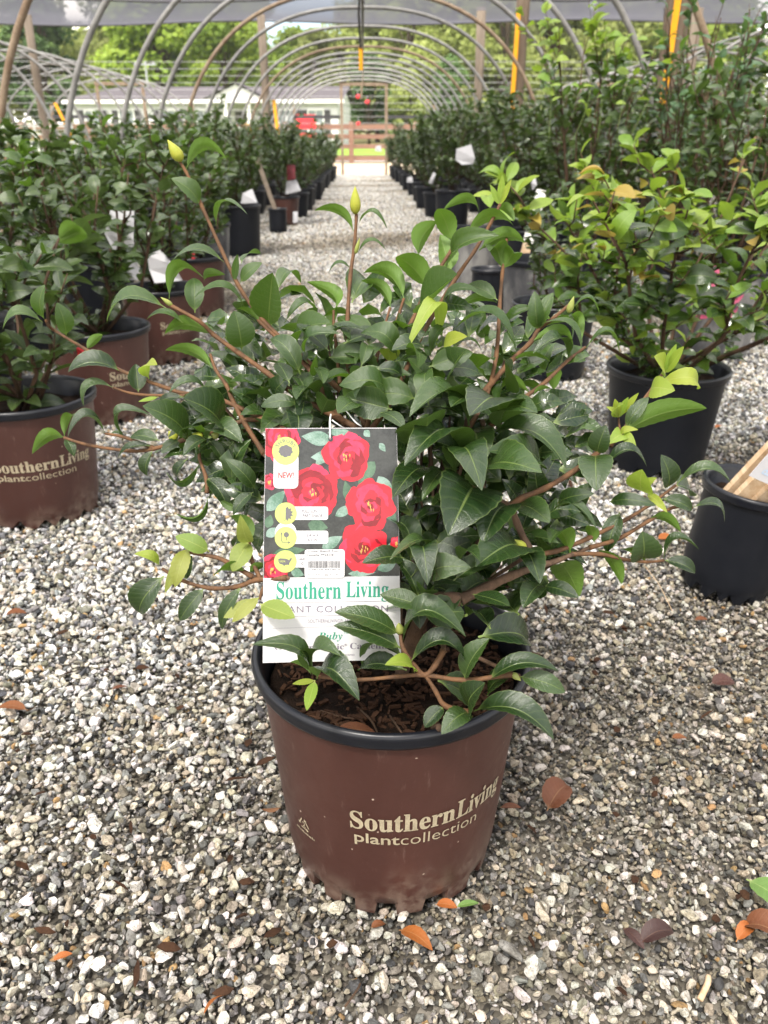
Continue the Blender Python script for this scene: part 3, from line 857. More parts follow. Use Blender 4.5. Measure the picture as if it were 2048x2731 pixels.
# ------------------------------------------------------------------ leaves, shrubs, pots
def leaf_mesh(w, fold, arch, mat, nseg=14, seed=0, name='leaf'):
    """unit leaf along +Y from stalk to tip, face up +Z; toothed edge"""
    rng = random.Random(seed)
    V, F, UV = [], [], []
    cols = (-1, -.5, 0, .5, 1)
    twist = rng.uniform(-.25, .25)
    for j in range(nseg + 1):
        s = j / nseg
        u = max(0.0, (s - .07) / .93)
        hw = max(.018, (math.sin(math.pi * min(1, u ** .84)) ** .70) * (1 - .16 * u ** 5) * w / 2) if u > 0 else .018
        if j == nseg: hw = .002
        y = s
        z = arch * math.sin(math.pi * min(1, s * 1.0)) ** .9
        sl = arch * math.pi * math.cos(math.pi * s)
        ln = math.hypot(1, sl)
        ny, nzv = -sl / ln, 1 / ln
        for c in cols:
            tooth = 1.0 if abs(c) < 1 else (1.03 if j % 2 else .975)
            h = fold * abs(c) * hw - fold * .35 * c * c * hw + twist * c * hw * s
            V.append((c * hw * tooth, y + ny * h, z + nzv * h))
            UV.append((c, s, 0.0))
    m = len(cols)
    for j in range(nseg):
        for i in range(m - 1):
            a = j * m + i
            F.append((a, a + 1, a + m + 1, a + m))
    me = mesh(name, V, F, mat, True)
    at = me.attributes.new('leafuv', 'FLOAT_VECTOR', 'POINT')
    at.data.foreach_set('vector', np.array(UV, np.float32).ravel())
    return me

def frame(b, t, n, scale=None):
    """matrix that lays a unit leaf from b to t with its face towards n"""
    b, t, n = Vector(b), Vector(t), Vector(n)
    y = t - b; L = y.length; y.normalize()
    n = (n - y * n.dot(y)).normalized()
    x = y.cross(n)
    s = L if scale is None else scale
    return Matrix(((x.x * s, y.x * s, n.x * s, b.x), (x.y * s, y.y * s, n.y * s, b.y), (x.z * s, y.z * s, n.z * s, b.z), (0, 0, 0, 1)))

def place(name, me, M4, parent=None):
    o = bpy.data.objects.new(name, me)
    COL.objects.link(o)
    o.parent = parent
    o.matrix_basis = M4
    return o

ROWS = np.array([0, .12, .42, .78, 1.0]); WID = np.array([.04, .55, 1.0, .62, .01])
def foliage_mesh(name, B, D, Nn, Ln, Wr, Ar, Rn, mat):
    """many light leaves in one mesh"""
    n = len(B)
    D = D / np.linalg.norm(D, axis=1)[:, None]
    Nn = Nn - (Nn * D).sum(1)[:, None] * D
    Nn = Nn / np.linalg.norm(Nn, axis=1)[:, None]
    X = np.cross(D, Nn)
    V = np.zeros((n, 5, 3, 3)); U = np.zeros((n, 5, 3, 3), np.float32)
    for j in range(5):
        for ci, c in enumerate((-1, 0, 1)):
            hw = WID[j] * Wr * Ln * .5
            h = Ar * Ln * math.sin(math.pi * ROWS[j]) + abs(c) * hw * .28
            V[:, j, ci] = B + D * (ROWS[j] * Ln)[:, None] + X * (c * hw)[:, None] + Nn * h[:, None]
            U[:, j, ci, 0] = c; U[:, j, ci, 1] = ROWS[j]; U[:, j, ci, 2] = Rn
    base = (np.arange(n) * 15)[:, None, None]
    q = np.array([[j * 3 + i, j * 3 + i + 1, j * 3 + i + 4, j * 3 + i + 3] for j in range(4) for i in range(2)])[None]
    Fq = (base + q).reshape(-1, 4)
    me = bpy.data.meshes.new(name)
    me.vertices.add(n * 15); me.vertices.foreach_set('co', V.astype(np.float32).ravel())
    me.loops.add(Fq.size); me.loops.foreach_set('vertex_index', Fq.astype(np.int32).ravel())
    me.polygons.add(len(Fq)); me.polygons.foreach_set('loop_start', (np.arange(len(Fq)) * 4).astype(np.int32))
    me.polygons.foreach_set('use_smooth', [True] * len(Fq))
    me.materials.append(mat)
    at = me.attributes.new('leafuv', 'FLOAT_VECTOR', 'POINT'); at.data.foreach_set('vector', U.ravel())
    me.update(); me.validate()
    return me

def shrub(seed, H, Rr, nleaf, leaf, nst=7, twigs=5, bare=.18, wr=(.42, .56), upright=.5, z0=.0):
    """stems and leaves of one shrub, base at the origin"""
    rng = np.random.default_rng(seed)
    st = MB(); segs = []
    for k in range(nst):
        ph = 6.283 * (k + rng.uniform(-.3, .3)) / nst
        rr = Rr * rng.uniform(.35, .9); hh = H * rng.uniform(.72, 1.0)
        p0 = np.array([rng.normal(0, .012), rng.normal(0, .012), z0])
        p3 = np.array([math.cos(ph) * rr, math.sin(ph) * rr, hh])
        p1 = p0 + (p3 - p0) * .35 + np.array([math.cos(ph), math.sin(ph), 0]) * Rr * rng.uniform(0, .25) + rng.normal(0, .012, 3)
        p2 = p0 + (p3 - p0) * .70 + rng.normal(0, .02, 3) + np.array([0, 0, .02])
        P = [p0, p1, p2, p3]
        st.tube([tuple(p) for p in P], [.0058, .0044, .0032, .0016], 5)
        for a, b in zip(P[:-1], P[1:]): segs.append((a, b, .8))
        for _ in range(twigs):
            t = rng.uniform(.25, .95)
            i = min(2, int(t * 3)); q0 = P[i] + (P[i + 1] - P[i]) * (t * 3 - i)
            a2 = ph + rng.normal(0, 1.0)
            L = H * rng.uniform(.14, .34)
            d = np.array([math.cos(a2) * (1 - upright), math.sin(a2) * (1 - upright), upright + rng.uniform(-.25, .3)])
            q1 = q0 + d * L * .55 + rng.normal(0, .01, 3); q2 = q0 + d * L + np.array([0, 0, L * .12])
            st.tube([tuple(q0), tuple(q1), tuple(q2)], [.0026, .002, .0011], 4)
            segs.append((q0, q1, 1.2)); segs.append((q1, q2, 1.6))
    w = np.array([np.linalg.norm(b - a) * s for a, b, s in segs]); w /= w.sum()
    idx = rng.choice(len(segs), nleaf, p=w)
    A = np.array([segs[i][0] for i in idx]); Bb = np.array([segs[i][1] for i in idx])
    t = rng.uniform(0, 1, nleaf)[:, None]
    B = A + (Bb - A) * t
    lo = z0 + (H - z0) * bare
    low = B[:, 2] < lo
    B[low, 2] = lo + rng.uniform(0, (H - z0) * .5, low.sum())
    sd = (Bb - A); sd /= np.linalg.norm(sd, axis=1)[:, None]
    ph = rng.uniform(0, 6.283, nleaf)
    out = np.stack([np.cos(ph), np.sin(ph), rng.uniform(-.45, .35, nleaf)], 1)
    rad = B.copy(); rad[:, 2] = 0; rad /= (np.linalg.norm(rad, axis=1)[:, None] + .05)
    D = sd * .45 + out * .9 + rad * .45
    Nn = np.array([0, 0, .9]) + rad * .45 + rng.normal(0, .38, (nleaf, 3))
    Ln = leaf * rng.uniform(.7, 1.25, nleaf)
    return st, B, D, Nn, Ln, rng.uniform(*wr, nleaf), rng.uniform(.03, .26, nleaf), rng.uniform(0, 1, nleaf)

def pot_parts(Rr, rb, h, mat, rim_mat, n=48, teeth=13, soil_drop=.035):
    """outer wall with a toothed foot, rolled rim, soil: meshes shared by every pot of this kind"""
    rt = Rr - .008
    def mod(i, r, z, k, a):
        if i <= 1:
            c = math.sin(a * teeth + 1.2 * math.sin(a * 3)) > .25
            return (r - (.004 if c else 0), z + (.016 if c else 0))
        return (r, z)
    prof = [(rb - .008, .000), (rb - .002, .003), (rb, .021), (rb + .003, .034)]
    for k in range(1, 7):
        t = k / 6
        prof.append((rb + .003 + (rt - rb - .003) * t, .034 + (h - .0165 - .034) * t))
    body = mesh('pot', *lathe(prof, n, mod), mat, True)
    rp = [(rt - .001, h - .0195), (rt + .002, h - .0185), (Rr - .002, h - .0172), (Rr - .0008, h - .014), (Rr - .0016, h - .0105), (Rr + .0006, h - .0065), (Rr - .0006, h - .0025), (Rr - .0035, h), (Rr - .0065, h - .0018), (Rr - .010, h - .009),
          (rt - .006, h - .05), (rt - .010, h - soil_drop - .02)]
    for p in list(body.polygons)[:2 * n]: p.use_smooth = False
    rim = mesh('rim', *lathe(rp, n), rim_mat, True)
    rng = random.Random(4)
    rs = rt - .008; v = [(0, 0, h - soil_drop + .004)]; f = []
    rings = 8; ns = 32
    for j in range(1, rings + 1):
        for k in range(ns):
            a = 6.2832 * k / ns; r = rs * j / rings
            v.append((r * math.cos(a), r * math.sin(a), h - soil_drop + rng.uniform(-.004, .005)))
    for k in range(ns): f.append((0, 1 + k, 1 + (k + 1) % ns))
    for j in range(rings - 1):
        for k in range(ns):
            a, b = 1 + j * ns + k, 1 + j * ns + (k + 1) % ns
            f.append((a, a + ns, b + ns, b))
    soil = mesh('soil', v, f, M['soil'], True)
    return body, rim, soil

def wall_r(Rr, rb, h, z):
    rt = Rr - .008
    return rb + .003 + (rt - rb - .003) * (z - .034) / (h - .058)

# lettering
SERIF_U, SERIF_L = 0x1D400, 0x1D41A
def serif(s, it=False):
    o = ''
    for ch in s:
        if 'A' <= ch <= 'Z': o += chr((0x1D468 if it else SERIF_U) + ord(ch) - 65)
        elif 'a' <= ch <= 'z': o += chr((0x1D482 if it else SERIF_L) + ord(ch) - 97)
        else: o += ch
    return o
_tcache = {}
def text_flat(s, bold=0.0, space=1.0):
    """triangles of a line of text, scaled to the unit box"""
    key = (s, bold, space)
    if key in _tcache: return _tcache[key]
    cu = bpy.data.curves.new('txt', 'FONT')
    cu.body = s; cu.offset = bold; cu.resolution_u = 3; cu.space_character = space
    o = bpy.data.objects.new('txt', cu)
    COL.objects.link(o)
    dg = bpy.context.evaluated_depsgraph_get()
    me = bpy.data.meshes.new_from_object(o.evaluated_get(dg))
    v = np.array([x.co[:2] for x in me.vertices]); f = [tuple(p.vertices) for p in me.polygons]
    bpy.data.objects.remove(o); bpy.data.curves.remove(cu); bpy.data.meshes.remove(me)
    lo, hi = v.min(0), v.max(0)
    v = (v - lo) / (hi - lo)
    _tcache[key] = (v, f)
    return v, f

def pot_print(Rr, rb, h, ang0, ang1):
    """cream words wrapped round the wall; angles (degrees) from straight towards -Y, growing to +X"""
    V, F = [], []
    def put(s, a0, a1, z0, z1, bold, space=1.0, out=.0007):
        v, f = text_flat(s, bold, space)
        n = len(V)
        for x, y in v:
            a = R(a0 + (a1 - a0) * x); z = z0 + (z1 - z0) * y
            r = wall_r(Rr, rb, h, z) + out
            V.append((math.sin(a) * r, -math.cos(a) * r, z))
        F.extend([tuple(i + n for i in q) for q in f])
    d = ang1 - ang0
    zt = h * .60
    put(serif('Southern'), ang0, ang0 + d * .615, zt - .0245, zt, .012)
    put(serif('Living'), ang0 + d * .625, ang1 - d * .01, zt - .031, zt, .012)
    put('plant', ang0 + d * .02, ang0 + d * .285, zt - .0465, zt - .0285, .014)
    put('collection', ang0 + d * .29, ang0 + d * .79, zt - .0425, zt - .0285, -.004)
    return mesh('lettering', V, F, M['print'])

POT3 = (.140, .111, .257)
kinds_of_pot = {}
def pot_kind(key, Rr, rb, h, mat, rim, n=40, drop=.04):
    kinds_of_pot[key] = pot_parts(Rr, rb, h, M[mat], M[rim], n, soil_drop=drop) + (h - drop,)
pot_kind('brown', *POT3, 'brown_pot', 'rim')
pot_kind('black', .140, .110, .245, 'black_pot', 'rim')
pot_kind('worn', .160, .130, .310, 'worn_pot', 'black_pot')
pot_kind('big', .160, .135, .330, 'black_pot', 'rim')
pot_kind('small', .084, .074, .200, 'black_pot', 'rim', drop=.03)
print_mesh = pot_print(*POT3, -47, 47)

def variant(seed, H, Rr, n, leaf, mat, **k):
    st, B, D, Nn, Ln, Wr, Ar, Rn = shrub(seed, H, Rr, n, leaf, **k)
    return mesh('stem', st.v, st.f, M['stem_bush'], True), foliage_mesh('foliage', B, D, Nn, Ln, Wr, Ar, Rn, M[mat])
V_low = [variant(100 + k, .50, .28, 640, .052, 'leaf_bush', nst=8, twigs=6, bare=.05) for k in range(5)]
V_tall = [variant(120 + k, .80, .32, 1000, .056, 'leaf_bush', nst=8, twigs=9, bare=.08, upright=.55) for k in range(5)]
V_pale = [variant(140 + k, .88, .32, 560, .060, 'leaf_pale', nst=9, twigs=7, bare=.25, wr=(.26, .36), upright=.7) for k in range(2)]

def potted(x, y, kind, foliage, s=1.0, rz=None, label='', group=None, cat='potted shrub', name='potted_shrub', sxy=None, rnd=random.Random(9), lettered=None):
    t = empty(name, (x, y, 0.0), rnd.uniform(0, 6.28) if rz is None else rz)
    tag(t, label, cat, group)
    body, rim, soil, zs = kinds_of_pot[kind]
    obj('pot', body, t); obj('rim', rim, t); obj('soil', soil, t)
    if lettered is not None:
        obj('lettering', print_mesh, t, rot=(0, 0, lettered - (t.rotation_euler.z)))
    if foliage is not None:
        k = s if sxy is None else sxy
        for nm, me in (('stem', foliage[0]), ('foliage', foliage[1])):
            o = obj(nm, me, t, loc=(0, 0, zs)); o.scale = (k, k, s)
            if nm == 'foliage': o["kind"] = 'stuff'
    return t

LM = {}
def leaf_shape(mat, k, wide=0):
    """a small stock of leaf shapes, shared"""
    key = (mat, k, wide)
    if key not in LM:
        r = random.Random(k * 7 + wide)
        LM[key] = leaf_mesh((.40, .50, .60, .30)[wide] * r.uniform(.95, 1.08), r.uniform(.15, .6), (.04, .12, .20, .30)[k % 4], M[mat], seed=k)
    return LM[key]

def leafy(t, zs, spec, mats, seed, each=200, wide=(0, 1)):
    """a shrub near the camera: its leaves are objects of their own"""
    st, B, D, Nn, Ln, Wr, Ar, Rn = shrub(seed, **spec)
    obj('stem', mesh('stem', st.v, st.f, M['stem_bush'], True), t, loc=(0, 0, zs))
    r = random.Random(seed)
    order = list(range(len(B)))
    c = Vector((-t.location.x, -t.location.y)).normalized()
    rz = Matrix.Rotation(-t.rotation_euler.z, 2)
    c = rz @ c
    order.sort(key=lambda i: -(B[i][0] * c.x + B[i][1] * c.y + .35 * B[i][2]))     # the nearest ones singly
    D = D / np.linalg.norm(D, axis=1)[:, None]
    for i in order[:each]:
        top = (B[i][2] - 0) / spec['H']
        m = mats(top, r)
        place('leaf', leaf_shape(m, r.randrange(8), r.choice(wide)), Matrix.Translation((0, 0, zs)) @ frame(B[i], B[i] + D[i] * Ln[i], Nn[i]), t)
    rest = order[each:]
    by = {}
    for i in rest: by.setdefault(mats(B[i][2] / spec['H'], r), []).append(i)
    for m, g in by.items():
        g = np.array(g)
        tag(obj('foliage', foliage_mesh('foliage', B[g], D[g], Nn[g], Ln[g], Wr[g], Ar[g], Rn[g], M[m]), t, loc=(0, 0, zs)), kind='stuff')

rnd = random.Random(21)
bush_mats = lambda top, r: 'leaf_mid' if (top > .85 and r.random() < .5) or r.random() < .06 else 'leaf_bush'

# front row on the left, nearest first
GL, GR = 'potted shrubs in the front row left of the aisle', 'potted shrubs in the front row right of the aisle'
def face_cam(x, y, extra=0.0):
    """rotation that turns a pot's lettering to the camera, plus extra degrees to the right"""
    return math.atan2(x, y) * -1 + R(extra)
near = [
 (-.690, 1.595, 8, dict(H=.36, Rr=.25, nleaf=260, leaf=.062, nst=8, twigs=5, bare=.0), 'brown lettered pot with glossy shrub, nearest at the left edge'),
 (-.735, 2.25, 52, dict(H=.50, Rr=.30, nleaf=700, leaf=.050, nst=10, twigs=7, bare=.0), 'brown lettered pot with dense dark shrub, second on the left'),
 (-.715, 2.92, 40, dict(H=.50, Rr=.29, nleaf=640, leaf=.050, nst=10, twigs=7, bare=.0), 'brown lettered pot with a crumpled white label, third on the left'),
]
for i, (x, y, ex, spec, lab) in enumerate(near):
    lz = face_cam(x, y, ex)
    t = potted(x, y, 'brown', None, label=lab, group=GL, rz=rnd.uniform(0, 6), lettered=lz)
    leafy(t, kinds_of_pot['brown'][3], spec, bush_mats, 300 + i, each=(200, 260, 220)[i])
row = [(-.76, 3.78, 'brown', .52), (-.90, 4.75, 'worn', .54), (-.86, 5.88, 'big', .50)]
n_w = ['fourth', 'fifth', 'sixth']
for i, (x, y, k, h) in enumerate(row):
    potted(x, y, k, V_low[i], h / .5, label=f"{ {'brown': 'brown', 'worn': 'dusty grey', 'big': 'large black'}[k] } pot with dark shrub, {n_w[i]} along the left row", group=GL, sxy=1.0, rnd=rnd)
t = potted(-.745, 7.43, 'small', None, label='small black empty pot with a leaning grey stake in the left row', group=GL, cat='plant pot', name='plant_pot', rnd=rnd)
potted(-.74, 8.15, 'brown', V_tall[1], .86, label='brown pot with the tall bushy shrub midway along the left row', group=GL, sxy=.95, rnd=rnd)
ys = [9.0, 9.9, 10.8, 11.7, 12.7, 13.7, 14.8, 16.0, 17.2, 18.4, 19.6]
for i, y in enumerate(ys):
    potted(-.70 + rnd.uniform(-.03, .03), y, 'black', V_low[i % 5], rnd.uniform(1.0, 1.3), label=f"black pot, dark shrub beyond the tall bushy one, {ORD[i]} from it, left row", group=GL, sxy=rnd.uniform(.85, 1.0), rnd=rnd)
# shrubs standing behind on the left: nothing shows which is which
num = lambda i: ORD[i] if i < 20 else 'twenty-' + ORD[i - 20]
GB = 'dark shrubs massed behind the left front row'
y = 1.15; i = 0
while y < 20.5:
    lab = f"dark shrub in the second row left of the aisle, {num(i)} from the camera"; i += 1
    potted(-1.24 + rnd.uniform(-.06, .06), y, 'black', V_low[rnd.randrange(5)], rnd.uniform(.86, 1.08) if y < 6 else rnd.uniform(1.05, 1.35), label=lab, group=GB, sxy=rnd.uniform(.9, 1.05), rnd=rnd)
    y += rnd.uniform(.55, .72)
y = 1.9; i = 0
while y < 20.5:
    lab = f"dark shrub in the third row left of the aisle, {num(i)} from the camera"; i += 1
    potted(-1.74 + rnd.uniform(-.06, .06), y, 'black', V_low[rnd.randrange(5)], rnd.uniform(.80, 1.05) if y < 6 else rnd.uniform(1.0, 1.3), label=lab, group=GB, sxy=rnd.uniform(.9, 1.05), rnd=rnd)
    y += rnd.uniform(.60, .78)

# right side
lime_mats = lambda top, r: ('leaf_tan' if r.random() < .13 else 'leaf_lime') if top > .74 or (top > .5 and r.random() < .6) else (('leaf_lime' if r.random() < .18 else ('leaf_mid' if r.random() < .55 else 'leaf_dark')))
t = potted(.705, 1.83, 'black', None, label='black pot with the sprawling lime-leaved shrub right of the aisle', group=GR, rz=.4)
leafy(t, kinds_of_pot['black'][3], dict(H=.50, Rr=.55, nleaf=1350, leaf=.054, nst=16, twigs=8, bare=.0, upright=.38), lime_mats, 330, each=300, wide=(0, 1, 1, 2))
t = potted(.632, 1.235, 'small', None, label='small black pot with pale wooden stakes at the right edge', group=GR, cat='plant pot', name='plant_pot', rz=0)
t.rotation_euler = (R(2), R(5), 0)
potted(.62, 2.66, 'black', V_low[2], .72, label='black pot half hidden behind the lime-leaved shrub', group=GR, sxy=.6, rnd=rnd)
potted(.69, 3.22, 'worn', None, label='large dusty grey pot with a white-topped stake behind it', group=GR, cat='plant pot', name='plant_pot', rnd=rnd)
potted(.565, 3.76, 'small', None, label='small black empty pot left of the large dusty pot', group=GR, cat='plant pot', name='plant_pot', rnd=rnd)
potted(.58, 4.45, 'worn', None, label='dusty grey pot standing behind the small empty pot', group=GR, cat='plant pot', name='plant_pot', rnd=rnd)
t = potted(1.28, 2.95, 'worn', None, label='dusty grey pot with pink ribbon and tall shrub at the right edge', group=GR, rz=.2)
leafy(t, kinds_of_pot['worn'][3], dict(H=.70, Rr=.34, nleaf=420, leaf=.058, nst=9, twigs=6, bare=.0), bush_mats, 340, each=200)
pale_mats = lambda top, r: 'leaf_pale' if top > .55 else 'leaf_bush'
t = potted(1.42, 3.75, 'black', None, label='tall pale narrow-leaved shrub towering at the right edge', group=GR, rz=.2)
leafy(t, kinds_of_pot['black'][3], dict(H=1.02, Rr=.34, nleaf=420, leaf=.062, nst=10, twigs=6, bare=.1, wr=(.28, .38), upright=.75), pale_mats, 341, each=170, wide=(3, 0))
sprout = lambda top, r: 'leaf_lime' if top > .84 else ('leaf_mid' if top > .7 else 'leaf_bush')
t = potted(1.02, 3.95, 'black', None, label='tall dark shrub with bright green sprouts before the yellow strap', group=GR, rz=1.2)
SPROUT = t
leafy(t, kinds_of_pot['black'][3], dict(H=.98, Rr=.36, nleaf=620, leaf=.056, nst=10, twigs=7, bare=.05, upright=.62), sprout, 342, each=240, wide=(1, 2))
potted(1.32, 5.6, 'black', V_tall[0], 1.0, label='black pot and dark tall shrub left of the yellow strap', group=GR, sxy=1.05, rnd=rnd)
potted(.98, 5.05, 'black', V_tall[3], .94, label='dense dark shrub behind the bright green sprouts', group=GR, sxy=1.0, rnd=rnd)
potted(1.16, 6.9, 'black', V_tall[4], .95, label='dark tall shrub in a black pot before the second brown post', group=GR, sxy=1.0, rnd=rnd)
potted(.80, 7.75, 'big', V_tall[2], .92, label='large black pot with a bare-stemmed tall shrub along the right row', group=GR, sxy=.9, rnd=rnd)
ys = [9.0, 10.2, 11.4, 12.8, 14.2, 15.6, 17.0, 18.4, 19.8]
for i, y in enumerate(ys):
    potted(.76 - .006 * i + rnd.uniform(-.03, .03), y, 'black', V_tall[i % 5], rnd.uniform(.82, .98) * (1 - .018 * i), label=f"black pot, leafy shrub beyond the bare-stemmed one, {ORD[i]} from it, right row", group=GR, sxy=rnd.uniform(.85, 1.0), rnd=rnd)
GBR = 'dark shrubs massed behind the right front row'
for rown, x0, y0, ph in (('second', 1.36, 7.6, .62), ('third', 1.86, 3.4, .62), ('fourth', 2.35, 3.2, .7), ('fifth', 2.9, 4.0, .9)):
    y = y0; i = 0
    while y < 20.5:
        lab = f"dark shrub in the {rown} row right of the aisle, {num(i)} from the camera"; i += 1
        v = V_pale[rnd.randrange(2)] if (x0 > 1.8 and y < 6 and rnd.random() < .5) else V_tall[rnd.randrange(5)]
        potted(x0 + rnd.uniform(-.07, .07), y, 'black', v, rnd.uniform(.88, 1.12), label=lab, group=GBR, sxy=rnd.uniform(.9, 1.1), rnd=rnd)
        y += ph * rnd.uniform(.9, 1.25)
